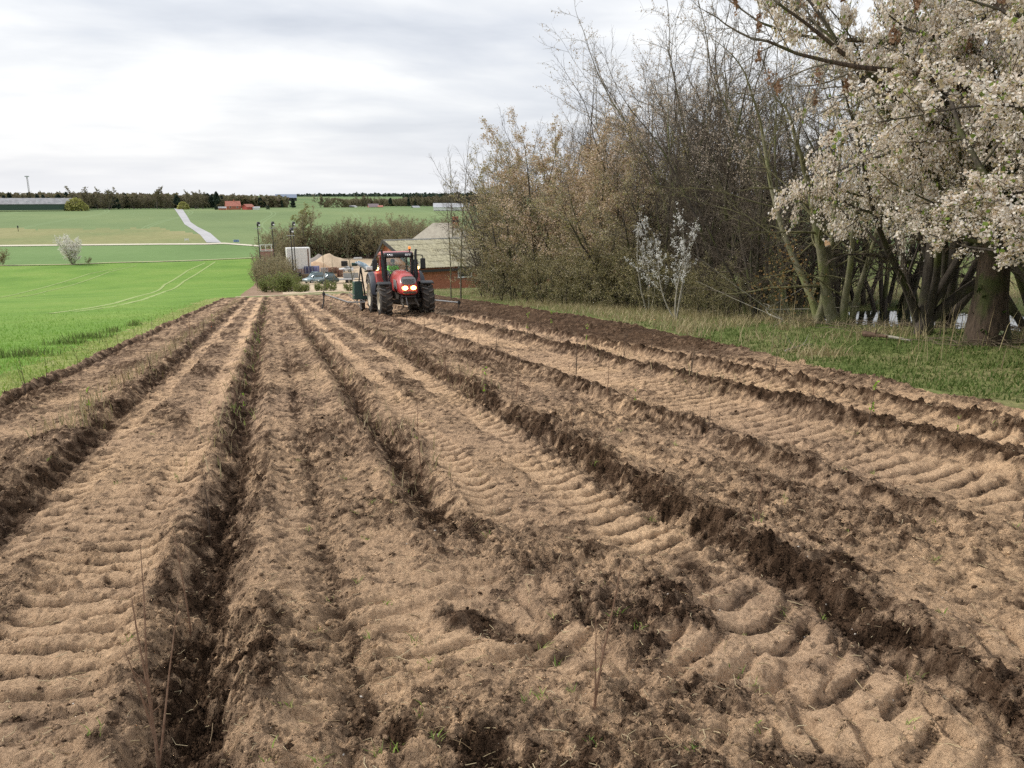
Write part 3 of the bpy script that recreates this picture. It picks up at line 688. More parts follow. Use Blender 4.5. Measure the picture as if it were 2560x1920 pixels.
SPEC_DENSE = [lvl(10, 1, (0, 0), 0.12, 0.03, 7, frm=0.12, tip=0.25), lvl(9, 0.5, (0.5, 1.25), 0.2, 0.02, 5, 0.42, 0.013), lvl(6, 0.42, (0.4, 1.1), 0.25, 0.0, 3, 0.45, 0.008), lvl(0, 0.5, (0.3, 1.1), 0.25, 0.0, 2, 0.5, 0.006, cone=0.3)]
proto = {}
proto['tall'] = Tree(11, lambda r: stems_of(r, 4, 0.55, 10.5, 0.13, 0.5), SPEC_BARE, B_dark, T_brown)
proto['tall2'] = Tree(12, lambda r: stems_of(r, 3, 0.6, 11.5, 0.15, 0.5), SPEC_BARE, B_olive, T_grey, [dict(part='buds', n=7000, size=0.045, m=L_pinkbud)])
proto['tan'] = Tree(13, lambda r: stems_of(r, 5, 0.55, 8.2, 0.12, 0.5), SPEC_DENSE, B_dark, T_tan, [dict(part='blossom', n=27000, size=0.06, m=L_tan, jit=0.08)])
proto['olive'] = Tree(14, lambda r: stems_of(r, 5, 0.7, 6.0, 0.10, 0.5), SPEC_DENSE, B_dark, T_grey, [dict(part='leaves', n=12000, size=0.05, m=L_olive, jit=0.07)])
proto['dark'] = Tree(15, lambda r: stems_of(r, 6, 0.45, 7.0, 0.11, 0.6), SPEC_DENSE, B_dark, T_brown)
proto['wall'] = Tree(16, lambda r: stems_of(r, 5, 0.9, 4.2, 0.06, 0.6), SPEC_DENSE, B_dark, T_olive, [dict(part='leaves', n=5000, size=0.05, m=L_olive, jit=0.06)])
# trees of the hedge row, left (far) to right (near): photo column, row of the trunk foot, kind, height, label
def foot(px, py): return at(px, py)
ROWT = [
 ('bare_tree', 'olive', 1232, 742, 360, "low olive-budded tree at the barn end of the hedgerow"),
 ('bare_tree', 'tall', 1262, 738, 300, "tall bare grey tree rising behind the barn end of the hedgerow"),
 ('bare_tree', 'olive', 1300, 748, 330, "broad olive-budded tree with low twigs, second from the barn end"),
 ('blossoming_tree', 'tan', 1385, 752, 250, "largest tan-pink blossoming tree in the hedgerow, beside the olive one"),
 ('blossoming_tree', 'tan', 1490, 758, 270, "tan blossoming tree with dark gaps under it, nearer twin of the largest one"),
 ('bare_tree', 'tall2', 1452, 740, 205, "tall bare tree whose twigs stand above the tan blossoming trees"),
 ('bare_tree', 'olive', 1570, 765, 310, "olive leafy tree beneath taller bare trees, beside the tan blossom"),
 ('bare_tree', 'tall', 1620, 752, 60, "tall dark many-stemmed bare tree behind the white spray of blossom"),
 ('bare_tree', 'dark', 1672, 772, 250, "dense dark bare tree with crossing branches behind the white spray"),
 ('bare_tree', 'tall2', 1725, 765, -60, "tall pale-budded tree with fan of twigs against the sky"),
 ('bare_tree', 'dark', 1775, 785, 240, "dark bare tree with many thin leaning stems over dry grass"),
 ('bare_tree', 'tall', 1850, 780, -80, "tall bare tree left of the willow with the sawn limb"),
 ('bare_tree', 'dark', 1900, 800, 290, "dark twisted bare tree directly left of the willow with the sawn limb"),
 ('bare_tree', 'tall2', 1975, 790, -50, "tall bare tree standing behind the willow with the sawn limb"),
 ('bare_tree', 'dark', 2110, 792, 300, "dark bare tree on the pond bank behind the willow"),
 ('bare_tree', 'tall', 2210, 785, -50, "tall bare tree across the pond behind the white blossom"),
]
rgT = random.Random(5)
for i, (nm, k, px, py, h, lab) in enumerate(ROWT):
    P = proto[k]; g = foot(px, py); s = (hz(px, h, g.xy.length)-g.z)/P.h
    P.place(nm, lab, 'tree', g, rgT.uniform(0, 6.28), (s*rgT.uniform(0.95, 1.15), s*rgT.uniform(0.95, 1.15), s), 'trees of the hedgerow beside the tilled field')
# second rank behind, and low bushes closing the foot of the row
for i, (px, py, k, h) in enumerate([(1212, 734, 'dark', 440), (1240, 730, 'tall2', 330), (1222, 728, 'dark', 400), (1260, 732, 'dark', 370), (1305, 730, 'tall', 290), (1345, 732, 'dark', 290), (1375, 738, 'tan', 285), (1420, 735, 'tall', 265), (1535, 742, 'dark', 260), (1560, 738, 'tall2', 150), (1600, 745, 'tan', 330), (1690, 748, 'dark', 200), (1660, 740, 'tall2', 0), (1800, 755, 'tall', -40), (1790, 748, 'tall2', -60), (1870, 760, 'dark', 180), (1925, 765, 'dark', 200), (2020, 760, 'tall2', -60), (2090, 765, 'dark', 250), (2160, 762, 'tall', -60), (2330, 770, 'dark', 200), (2400, 768, 'tall2', -60), (1480, 733, 'dark', 200), (1580, 738, 'dark', 130), (1640, 742, 'dark', 60), (1720, 746, 'dark', 10), (1800, 750, 'dark', 0), (1900, 756, 'dark', -20), (2000, 760, 'dark', 0), (2240, 765, 'dark', 60), (1760, 744, 'dark', -30), (1745, 750, 'dark', 150), (1500, 736, 'tall', 190), (1980, 775, 'dark', 330)]):
    P = proto[k]; g = foot(px, py); s = (hz(px, h, g.xy.length)-g.z)/P.h
    P.place('background_tree', "bare brown tree in the second rank behind the hedgerow", 'tree', foot(px, py), rgT.uniform(0, 6.28), s, 'second rank of bare trees')
for i, (px, py, h) in enumerate([(1215, 745, 3.2), (1262, 752, 3.0), (1335, 757, 3.4), (1372, 760, 3.2), (1420, 764, 3.0), (1455, 762, 3.6), (1500, 768, 3.2), (1545, 770, 3.6), (1590, 772, 3.0), (1640, 778, 3.0), (1700, 782, 2.6), (1760, 790, 2.2), (1560, 756, 4), (1480, 752, 4), (1400, 750, 4), (1330, 746, 3.6), (1830, 795, 2.2)]):
    P = proto['wall']; s = h/P.h
    P.place('hedge_bush', "dark low bush with olive buds at the foot of the hedgerow", 'bush', foot(px, py), rgT.uniform(0, 6.28), (s*1.15, s*1.15, s), 'low bushes under the hedgerow trees')

# --- the white blossoming tree in front, right
def dirto(a, b): return (b[0]-a[0], b[1]-a[1], b[2]-a[2])
wb = at(2310, 838)
SPEC_BLOS = [lvl(9, 1, (0, 0), 0.14, 0.02, 7, frm=0.15, tip=0.3), lvl(9, 0.5, (0.5, 1.2), 0.2, 0.0, 5, 0.42, 0.014), lvl(7, 0.42, (0.4, 1.1), 0.25, -0.03, 3, 0.45, 0.008), lvl(0, 0.5, (0.3, 1.1), 0.25, -0.04, 2, 0.5, 0.005, cone=0.3)]
CR = Vector((cy, -sy, 0)); CF = Vector((sy, cy, 0))        # right and away, seen from the camera
def fr(a, b, c): v = CR*a+CF*b; return (v.x, v.y, c)
white = Tree(31, [((0, 0, -0.3), fr(-0.10, 0, 1), 7.6, 0.19), (fr(-0.05, 0.1, 0.2), fr(-0.72, -0.25, 0.75), 4.6, 0.10), (fr(0.1, 0, 0.3), fr(0.8, -0.3, 0.62), 6.0, 0.11), (fr(0, 0.2, 0.1), fr(-0.25, 0.6, 0.9), 5.5, 0.10), (fr(0, -0.1, 0.4), fr(-0.25, -0.5, 0.85), 6.2, 0.10), (fr(0, -0.1, 0.5), fr(0.35, -0.35, 0.95), 7.5, 0.11)],
             SPEC_BLOS, B_dark, T_brown, [dict(part='blossom', n=80000, size=0.036, m=L_white, cluster=3, jit=0.035, sel=lambda p: p[2] > 1.7), dict(part='leaves', n=2500, size=0.05, m=L_green, sel=lambda p: p[2] > 1.8)], trunk_levels=2, flare=(0, 0))
white.place('blossoming_tree', "large white-flowering tree overhanging the verge with dark forked trunk", 'tree', wb, 0, (0.88, 0.88, 1.3))
white.place('blossoming_tree', "white-flowering tree behind the thick dark trunk, its lower twigs over the pond", 'tree', pol(2410, 22.5), 2.0, (0.9, 0.9, 1.5))
white.place('blossoming_tree', "white-flowering tree filling the upper right corner beyond the thick trunk", 'tree', pol(2660, 24), 5.2, (0.95, 0.95, 1.5))
white.place('blossoming_tree', "white-flowering branches reaching down over the verge at the right edge", 'tree', pol(2900, 14.5), 0.6, (1.0, 1.0, 0.9))
wb2 = pol(2790, 15.5)
white.place('blossoming_tree', "white-flowering branches hanging in front of the thick trunk at the right edge", 'tree', wb2, 2.1, (1.05, 1.05, 0.98))
white.place('blossoming_tree', "tall white-flowering tree whose top twigs leave the frame at the upper right", 'tree', pol(2740, 18), 3.3, (0.95, 0.95, 1.5))
# --- thick ivy-dark trunk at the right with a sprawling ash crown
tb = at(2468, 862)
SPEC_ASH = [lvl(0, 1, (0, 0), 0.04, 0.02, 7, frm=0.5, tip=0.6, cont=False), lvl(8, 0.6, (0.6, 1.2), 0.13, 0.01, 8, 0.45, 0.03), lvl(7, 0.42, (0.4, 1.0), 0.2, 0.03, 5, 0.45, 0.014), lvl(5, 0.4, (0.4, 1.0), 0.2, 0.05, 3, 0.5, 0.009), lvl(0, 0.5, (0.3, 0.9), 0.2, 0.08, 2, 0.5, 0.007)]
def ash_tree():
    rg = random.Random(9)
    s1, t1 = grow(rg, [((0, 0, -0.3), fr(-0.03, 0, 1), 9.5, 0.50)], SPEC_ASH, maxlevel=4)
    # long limbs reaching left over the hedge, given by hand
    limbs = []
    for a, b, h0, dl, dr, up, ln, rd in [(0, 0, 4.6, -1, 0.1, 0.22, 8.2, 0.11), (0, 0, 5.8, -1, -0.2, 0.05, 8.5, 0.10), (0, 0, 6.6, -0.9, 0.4, 0.25, 8.0, 0.10), (0, 0, 5.2, -0.5, -0.8, 0.35, 6.0, 0.09), (0, 0, 7.2, -0.8, -0.5, 0.4, 7.0, 0.13), (0, 0, 7.5, -0.5, 0.8, 0.5, 6.5, 0.13), (0, 0, 7.8, 0.5, -0.6, 0.7, 6, 0.12), (0, 0, 8.4, 0.6, 0.5, 0.8, 6, 0.12), (0, 0, 8.6, -0.4, 0, 0.9, 6, 0.13)]:
        limbs.append((fr(a, b, h0), fr(dl, dr, up), ln, rd))
    spec = [lvl(9, 1, (0, 0), 0.10, 0.015, 9, frm=0.18, tip=0.3)]+SPEC_ASH[2:]
    s2, t2 = grow(rg, limbs, spec, maxlevel=3)
    t = thing('old_ash_tree', "old tree with thick dark leaning trunk and long seed-hung limbs reaching left", 'tree', tb); t.scale = (0.64, 0.64, 0.80)
    sg = s1+[(1 if s[0] == 0 else s[0]+1,)+s[1:] for s in s2]
    V, Fc = tubes(s1, 0, 0, 14); zz = np.clip(1-V[:, 2]/1.3, 0, 1); V[:, :2] *= (1+0.5*zz*zz)[:, None]
    V[:, 0] += 0.05*np.sin(V[:, 2]*5+V[:, 1]*9); V2, F2 = tubes(sg, 1, 1, 7)
    obj('trunk', mesh_np('trunk', np.concatenate([V, V2]), np.concatenate([Fc, F2+len(V)]), bark_mat("ash_bark", (0.045, 0.034, 0.026), (0.13, 0.095, 0.07), (0.07, 0.085, 0.03), 4), True), t)
    V1, F1 = tubes(sg, 2, 2, 4); V2, F2 = tubes(sg, 3, 9, 3)
    obj('crown', mesh_np('crown', np.concatenate([V1, V2]), np.concatenate([F1, F2+len(V1)]), T_grey, True), t)
    # bunches of brown seed keys
    sel = [tp for tp in t2]; rg.shuffle(sel); k = leaves(rg, sel[:90], 4200, 0.07, L_ash, 'seed_keys', droop=0.30, jit=0.035); obj('seed_keys', k, t)
    # ivy on the trunk
    rs = np.random.RandomState(4); n = 2200; z = rs.rand(n)*7.0; a = rs.rand(n)*6.28; rad = 0.53*(1+0.5*np.clip(1-z/1.3, 0, 1)**2)+rs.rand(n)*0.05
    base = rs.rand(n) < (0.04+0.7*(z > 3.0)); P = np.stack([np.cos(a)*rad, np.sin(a)*rad, z], 1)[base]
    ax = fr(-0.03, 0, 0); P[:, 0] += ax[0]*P[:, 2]; P[:, 1] += ax[1]*P[:, 2]
    pts = [([tuple(p), tuple(p)], None) for p in P]
    obj('ivy', leaves(rg, pts, len(pts), 0.11, L_ivy, 'ivy', jit=0.03), t)
ash_tree()
# --- willow with the sawn limb
vb = at(2070, 812)
def willow():
    rg = random.Random(21)
    stems = [(fr(0.25, 0, -0.2), fr(-0.42, 0, 1), 4.4, 0.17), (fr(-0.1, 0.3, -0.2), fr(0.12, 0.1, 1), 5.0, 0.11), (fr(0.5, 0.1, -0.2), fr(0.35, 0.1, 1), 5.5, 0.08), (fr(0.0, 0.4, -0.1), fr(-0.3, 0.5, 1), 6.0, 0.10), (fr(0.3, -0.1, 0.0), fr(-0.05, -0.3, 1), 3.6, 0.11)]
    spec = [lvl(8, 1, (0, 0), 0.07, 0.03, 8, frm=0.25, tip=0.45), lvl(8, 0.62, (0.5, 1.3), 0.2, -0.02, 7, 0.32, 0.018), lvl(4, 0.45, (0.4, 1.0), 0.25, 0.0, 4, 0.5, 0.010), lvl(0, 0.5, (0.3, 1.0), 0.25, 0.0, 3, 0.5, 0.007)]
    segs, tips = grow(rg, stems, spec)
    t = thing('willow_tree', "olive-grey willow with sprawling thin branches and one pale sawn limb", 'tree', vb)
    obj('trunk', limb_mesh('trunk', segs, 0, 0, 9, B_olive, (0, 0)), t)
    V1, F1 = tubes(segs, 1, 1, 5); V2, F2 = tubes(segs, 2, 9, 3); obj('crown', mesh_np('crown', np.concatenate([V1, V2]), np.concatenate([F1, F2+len(V1)]), T_olive, True), t)
    # sawn limb with its pale cut face
    d = ray(2063, 613); dist = vb.xy.length; p = Vector((d.x, d.y, d.z))*(dist/Vector((d.x, d.y)).length); p.z += EYE; q = p-vb
    a = Vector(fr(0.1, 0.3, 1.2)); mb = MB(); mb.tube([a, a.lerp(q, 0.5)+Vector((0, 0, 0.1)), q], [0.17, 0.15, 0.13], 10); lb = mb.build('sawn_limb', B_grey, t, smooth=True)
    e = (Vector((0, 0, EYE))-vb-q).normalized(); ax = ((q-a).normalized()*0.5+e*0.8).normalized(); mb = MB(); mb.tube([q-ax*0.03, q+ax*0.035], 0.135, 14)
    mb.build('cut_face', mat("fresh_cut_wood", (0.62, 0.38, 0.20), 0.8, (0.75, 0.50, 0.29), 20), lb)
    # withered leaf clump at its left foot
    obj('withered_leaves', leaves(rg, [([fr(-1.6, 0, 0.8), fr(-1.0, 0.2, 1.9)], None), ([fr(-1.2, 0.2, 0.5), fr(-0.4, 0.2, 1.3)], None), ([fr(-1.8, 0.3, 0.6), fr(-1.3, 0.1, 2.3)], None)], 380, 0.05, L_brown, 'withered_leaves', jit=0.28), t)
willow()
# --- small shrub with pure white sprays
SPEC_SPRAY = [lvl(7, 1, (0, 0), 0.12, 0.03, 7, frm=0.35, tip=0.3), lvl(6, 0.4, (0.4, 0.9), 0.15, 0.06, 4, 0.5, 0.01), lvl(0, 0.45, (0.4, 0.9), 0.15, 0.06, 3, 0.5, 0.007)]
spray = Tree(41, [(fr(0, 0, -0.1), fr(-0.25, 0, 1), 3.6, 0.05), (fr(0.05, 0, -0.1), fr(-0.6, -0.1, 0.9), 3.0, 0.04), (fr(0, 0, -0.1), fr(0.25, -0.1, 1), 3.8, 0.045), (fr(0, 0.1, -0.1), fr(0.02, 0.2, 1), 4.4, 0.05)], SPEC_SPRAY, B_pale, T_grey,
             [dict(part='blossom', n=2300, size=0.036, m=L_pure, cluster=4, jit=0.03, sel=lambda p: p[2] > 1.5)], maxlevel=2)
spray.place('white_spray_bush', "slender bush with bright white blossom sprays in front of dark bare trees", 'bush', at(1690, 800), -0.5, (0.66, 0.66, 0.7))
spray.place('white_spray_bush', "small bush with low white blossom, left of the slender white-sprayed one", 'bush', at(1622, 780), 1.8, (0.7, 0.7, 0.75))
# --- two slim pale trees before the barn
SPEC_SLIM = [lvl(16, 1, (0, 0), 0.04, 0.03, 9, frm=0.2, tip=0.2), lvl(7, 0.24, (0.3, 0.75), 0.12, 0.08, 4, 0.35, 0.014), lvl(0, 0.5, (0.3, 0.8), 0.15, 0.08, 3, 0.5, 0.010)]
slim = Tree(51, [((0, 0, -0.2), (0.02, 0, 1), 11, 0.075)], SPEC_SLIM, B_grey, T_grey, maxlevel=2)
slim.place('slim_tree', "slim bare grey tree before the barn wall, left of its twin", 'tree', at(1128, 746), 0.3, 0.62)
slim.place('slim_tree', "slim bare grey tree before the barn wall, nearer the hedgerow", 'tree', at(1152, 748), 2.6, 0.78)
slim.place('slim_tree', "tall bare tree behind the barn with pale twigs against the sky", 'tree', pol(1132, 132), 4.2, (1.9, 1.9, 1.75))
# ------------------------------------------------------------------ far trees
def az_rot(p): return -math.atan2(p.x, p.y)
def pine_proto(seed, h, w, round_=False):
    rg = random.Random(seed); rs = np.random.RandomState(seed); n = 420; pts = []
    for _ in range(n):
        t = rg.random()**0.8; z = h*(0.12+0.88*t) if not round_ else h*(0.35+0.65*t)
        rr = w*((1-t)**0.75*1.0+0.06) if not round_ else w*math.sqrt(max(0.05, 1-(2*t-0.9)**2))
        rr *= 0.55+0.45*math.sin(t*23+seed)*0.5+0.3*rg.random(); a = rg.uniform(0, 6.28); q = rr*math.sqrt(rg.uniform(0.15, 1)); p = (math.cos(a)*q, math.sin(a)*q, z-0.15*q)
        pts.append(([p, p], None))
    crown = leaves(rg, pts, 900, 0.95, L_pine, 'crown', jit=0.30)
    mb = MB(); mb.tube([(0, 0, -0.5), (0, 0, h*0.5), (0, 0, h*0.95)], [0.22, 0.14, 0.03], 5); return [('trunk', mb.mesh('trunk', B_dark)), ('crown', crown)]
pines = [pine_proto(61, 11, 2.6), pine_proto(62, 12, 3.2, True), pine_proto(63, 10, 2.3)]
SPEC_FAR = [lvl(9, 1, (0, 0), 0.10, 0.05, 6, frm=0.15, tip=0.25), lvl(6, 0.5, (0.4, 1.0), 0.16, 0.06, 3, 0.45, 0.05), lvl(0, 0.5, (0.4, 1.0), 0.2, 0.05, 3, 0.5, 0.035)]
farT = [Tree(70+i, (lambda r, i=i: stems_of(r, 2+i, 0.4, 9.5, 0.2, 0.6)), SPEC_FAR, T_far, T_far, [dict(part='buds', n=700, size=0.5, m=L_farbud, jit=0.3)], maxlevel=2, sides=5) for i in range(3)]
def put_parts(parts, name, label, cat, loc, rz, s, group):
    t = thing(name, label, cat, loc, rz, group); t.scale = s if hasattr(s, '__len__') else (s,)*3
    for nm, me in parts: obj(nm, me, t)
    return t
rf = random.Random(77)
def far_row(x0, x1, step, dist, ytop, kinds, label_p, label_b, grp, dj=18, hj=0.22):
    px = x0
    while px < x1:
        d = dist+rf.uniform(-dj, dj); p = pol(px, d); yt = ytop(px)+rf.uniform(-3, 6)
        h = max(3.0, hz(px, yt, d)-p.z)*rf.uniform(1-hj, 1.06); k = rf.choice(kinds)
        if k == 'p':
            q = rf.choice(pines); s = h/11.5; put_parts(q, 'pine_tree', label_p, 'tree', p, rf.uniform(0, 6), (s*1.1, s*1.1, s), grp+' (pines)')
        else:
            q = rf.choice(farT); s = h/q.h; q.place('distant_tree', label_b, 'tree', p, rf.uniform(0, 6), (s*1.25, s*1.25, s), grp+' (bare trees)')
        px += step*rf.uniform(0.6, 1.4)
lin = lambda a, b: (lambda x: np.interp(x, a, b))
far_row(-40, 170, 11, 615, lin([0, 30, 60, 100, 170], [484, 474, 478, 484, 480]), 'pppb', "dark pine standing behind the long grey farm building", "brown bare tree behind the long grey farm building", "trees behind the long grey farm building")
far_row(165, 415, 9, 600, lin([165, 200, 260, 330, 415], [478, 484, 482, 486, 486]), 'bbbp', "dark pine in the wood left of the lane's top", "grey-brown bare tree in the wood left of the lane's top", "wood left of the top of the lane")
far_row(405, 570, 8, 610, lin([405, 430, 470, 540, 570], [484, 480, 486, 484, 488]), 'pbb', "dark pine in the wood where the lane meets the skyline", "bare tree in the wood where the lane meets the skyline", "wood at the top of the lane")
far_row(560, 712, 8, 660, lin([560, 640, 712], [487, 488, 494]), 'ppb', "dark pine in the wood behind the red farmhouse", "bare tree in the wood behind the red farmhouse", "wood behind the red farmhouse")
far_row(865, 960, 8, 700, lin([865, 900, 960], [490, 487, 492]), 'b', "", "bare brown tree beside the far brick farmhouse", "trees beside the far brick farmhouse")
far_row(955, 1260, 10, 760, lin([955, 1030, 1100, 1260], [497, 488, 486, 480]), 'bbp', "dark pine in the wood above the pale long shed", "bare tree in the wood above the pale long shed", "wood above the pale long shed")
for px, d, yt, k, lab in [(202, 585, 463, 1, "tall bare tree rising above the dark pines on the skyline"), (272, 585, 467, 2, "broad bare tree on the skyline above the brown wood"), (388, 590, 466, 0, "round bare tree on the skyline left of the lane's top"), (488, 590, 474, 2, "tall thin bare tree on the skyline right of the lane's top"), (505, 600, 477, 1, "bare skyline tree with upright twigs, right of the lane's top"), (575, 600, 483, 0, "bare tree directly behind the red farmhouse"),
                         (800, 640, 484, 1, "lone broad bare tree on the far green field's edge"), (815, 650, 490, 2, "smaller bare tree leaning on the lone broad one")]:
    p = pol(px, d); q = farT[k]; s = (hz(px, yt, d)-p.z)/q.h; q.place('distant_tree', lab, 'tree', p, k, (s*1.3, s*1.3, s))
p = pol(541, 580); put_parts(pines[1], 'pine_tree', "tall dark pine left of the red farmhouse, above its neighbours", 'tree', p, 0, (0.8, 0.8, (hz(541, 482, 580)-p.z)/12), None)
p = pol(731, 600); put_parts(pines[0], 'pine_tree', "single dark conifer at the right end of the farmhouse wood", 'tree', p, 0, (0.9, 0.9, (hz(731, 495, 600)-p.z)/11.5), None)
# woods that read as one mass, far behind
def wood_mass(name, x0, x1, dist, ytop, m, label_n=900, depth=60):
    rs = np.random.RandomState(int(dist)); n = label_n; pts = []
    for i in range(n):
        px = rs.uniform(x0, x1); d = dist+rs.uniform(0, depth); p = pol(px, d); top = hz(px, ytop(px)+rs.uniform(0, 3), d); z = p.z+(top-p.z)*rs.uniform(0, 1)**0.8
        pts.append(([(p.x, p.y, z)]*2, None))
    me = leaves(random.Random(1), pts, n*2, dist*0.0042, m, name, jit=dist*0.0010); return obj(name, me, kind='stuff')
wood_mass('distant_wood', -60, 715, 640, lin([-60, 170, 400, 715], [487, 486, 488, 494]), L_farbud, 5200)
wood_mass('distant_pine_wood', 740, 1300, 2300, lin([740, 850, 1000, 1300], [493, 489, 488, 486]), L_pine, 1100, 500)
wood_mass('distant_hedge', 860, 1280, 800, lin([860, 960, 1020, 1280], [503, 503, 497, 492]), L_farbud, 1500)
wood_mass('skyline_wood', 1010, 1120, 1500, lin([1010, 1060, 1120], [489, 486, 492]), L_pine, 200, 200)
# round yellow-green willow and bushes by the buildings
def ball_bush(name, lab, p, w, h, cols, n=900, size=0.5, seed=3):
    rg = random.Random(seed); pts = []
    for _ in range(n):
        a = rg.uniform(0, 6.28); e = rg.uniform(0, 1); r = (1-e*e)**0.45*rg.uniform(0.6, 1.0)*w/2; q = (math.cos(a)*r, math.sin(a)*r, e*h*rg.uniform(0.85, 1.02)); pts.append(([q, q], None))
    t = thing(name, lab, 'bush', p); mb = MB()
    for k in range(7): a = k*0.9; mb.tube([(0.1*math.cos(a), 0.1*math.sin(a), -0.2), (math.cos(a)*w*0.2, math.sin(a)*w*0.2, h*0.75)], [0.1, 0.03], 4)
    mb.build('stems', B_dark, t); t.children[0]['kind'] = 'stuff'; obj('foliage', leaves(rg, pts, n, size, cols, 'foliage', jit=size*0.3), t); return t
L_wil = leaf_mat("willow_shoots", [(0.34, 0.34, 0.10), (0.42, 0.42, 0.14), (0.26, 0.24, 0.10)])
ball_bush('willow_bush', "round yellow-green bush at the right end of the long grey building", pol(186, 556), 14, 7.4, L_wil, 1500, 0.8)
ball_bush('round_bush', "low rounded yellow-green bush where the lane tops the hill", pol(455, 575), 8, 5, L_wil, 500, 0.8, 5)
ball_bush('hedge_bush', "long low grey-green bush right of the lone broad bare tree", pol(840, 640), 22, 7, L_farbud, 900, 0.9, 6)
ball_bush('small_bush', "small dark round bush right of the red barn on the far field", pol(667, 560), 2.6, 2.6, L_pine, 200, 0.4, 7)
ball_bush('small_bush', "small dark bush left of the red farmhouse on the far field", pol(538, 560), 2.4, 2.2, L_pine, 200, 0.4, 8)

# ------------------------------------------------------------------ far buildings
M_red = mat("red_brick", (0.36, 0.12, 0.075), 0.85, (0.48, 0.19, 0.12), 3, bump=0.01)
M_redroof = mat("red_tiles", (0.42, 0.15, 0.11), 0.8, (0.52, 0.22, 0.16), 1.2)
M_greyroof = mat("grey_fibre_cement", (0.24, 0.24, 0.25), 0.8, (0.40, 0.40, 0.41), 0.4)
M_lightroof = mat("light_fibre_cement", (0.40, 0.41, 0.43), 0.8, (0.52, 0.53, 0.55), 0.6)
M_dgreen = mat("dark_green_boards", (0.035, 0.07, 0.05), 0.7, (0.05, 0.09, 0.06), 2)
M_white = mat("white_paint", (0.78, 0.78, 0.76), 0.5, (0.70, 0.70, 0.67), 3)
M_black = mat("black_paint", (0.015, 0.015, 0.016), 0.5)
M_glassd = mat("dark_window_glass", (0.02, 0.025, 0.03), 0.08, spec=0.8)
M_steel = mat("galvanised_steel", (0.38, 0.40, 0.42), 0.45, (0.46, 0.48, 0.5), 8, metal=0.6)
def house(name, lab, cat, p, L_, D_, wall_h, roof_h, rz, mw, mr, windows=0, over=0.3, chimney=False, winm=None, hip=False):
    t = thing(name, lab, cat, p, rz); mb = MB(); mb.box((0, 0, wall_h/2-0.5), (L_, D_, wall_h+1))
    (None if hip else mb.prism([(-D_/2, wall_h), (D_/2, wall_h), (0, wall_h+roof_h-0.12)], -L_/2, L_/2, 'X')); mb.build('wall', mw, t)
    mb = MB(); o = over
    if hip: a_, b_, c_ = L_/2+o, D_/2+o, L_/2-D_/2*0.9; mb.add([(-a_, -b_, wall_h-0.1), (a_, -b_, wall_h-0.1), (a_, b_, wall_h-0.1), (-a_, b_, wall_h-0.1), (-c_, 0, wall_h+roof_h), (c_, 0, wall_h+roof_h)], [(0, 1, 5, 4), (1, 2, 5), (2, 3, 4, 5), (3, 0, 4), (3, 2, 1, 0)])
    for s in (() if hip else (-1, 1)):
        e = roof_h*o/(D_/2); mb.prism([(0, wall_h+roof_h), (s*(D_/2+o), wall_h-e), (s*(D_/2+o), wall_h-e+0.14), (0, wall_h+roof_h+0.16)], -L_/2-o, L_/2+o, 'X')
    r = mb.build('roof', mr, t)
    if chimney: mb = MB(); mb.box((L_*0.1, 0, wall_h+roof_h+0.3), (0.7, 0.7, 1.6)); mb.build('chimney', M_red, r)
    for k in range(windows):
        x = -L_/2+L_*(k+0.5)/windows; mb = MB(); mb.box((x, -D_/2-0.02, wall_h*0.55), (1.1, 0.08, 1.1)); w = mb.build('window', winm or M_white, t)
        mb = MB(); mb.box((x, -D_/2-0.045, wall_h*0.55), (0.85, 0.06, 0.85)); mb.build('pane', M_glassd, w)
    return t
def hpos(px, d): p = pol(px, d); return p, az_rot(p)
p, rz = hpos(70, 560); p.z = hz(70, 521, 560)
t = house('farm_building', "long grey-roofed farm building with dark green wall before the pines", 'building', p, 50, 12, 2.6, 3.3, rz, M_dgreen, M_greyroof)
for i in range(9):
    mb = MB(); mb.box((-22+i*5.4, -6.35, 3.5+(i % 3)*0.5), (1.6, 0.1, 0.7), Matrix.Rotation(-R(29), 3, 'X')); mb.build('roof_patch', M_lightroof, t)
p, rz = hpos(580, 560); p.z = hz(580, 521, 560)
house('farmhouse', "red farmhouse with tall red tiled roof before the dark wood", 'house', p, 9, 7, 1.6, 3.0, rz+0.15, M_red, M_redroof, 2, chimney=True)
p, rz = hpos(618, 556); p.z = hz(618, 522, 556)
house('red_barn', "low red barn with sloping roof right of the red farmhouse", 'building', p, 6, 5, 1.3, 1.6, rz+0.7, mat("red_boards", (0.42, 0.08, 0.06), 0.7), M_redroof)
p, rz = hpos(638, 556); p.z = hz(638, 522, 556)
house('white_shed', "small low white-walled shed beside the low red barn", 'building', p, 4.4, 3, 0.8, 0.5, rz, M_white, M_lightroof)
p, rz = hpos(553, 553); p.z = hz(553, 522, 553)
house('low_shed', "low dark-roofed lean-to left of the red farmhouse", 'building', p, 4.6, 3, 0.5, 0.8, rz, M_red, M_greyroof)
p, rz = hpos(715, 900); p.z = hz(715, 500, 900)
house('far_farm_building', "blue-grey roofed farm building on the skyline behind the wood", 'building', p, 22, 12, 2.5, 3.5, rz, M_black, mat("blue_grey_roof", (0.22, 0.27, 0.36), 0.6))
p, rz = hpos(932, 640); p.z = hz(932, 522, 640)
house('brick_farmhouse', "small brick farmhouse with grey roof before brown trees", 'house', p, 8, 6, 1.6, 2.2, rz+0.2, M_red, mat("purple_grey_roof", (0.24, 0.19, 0.2), 0.8), 2)
p, rz = hpos(950, 636); p.z = hz(950, 521, 636)
house('orange_shed', "small orange-brick shed joined to the right of the grey-roofed farmhouse", 'building', p, 3.6, 4, 1.3, 0.9, rz, M_red, M_redroof)
p, rz = hpos(880, 640); p.z = hz(880, 520, 640)
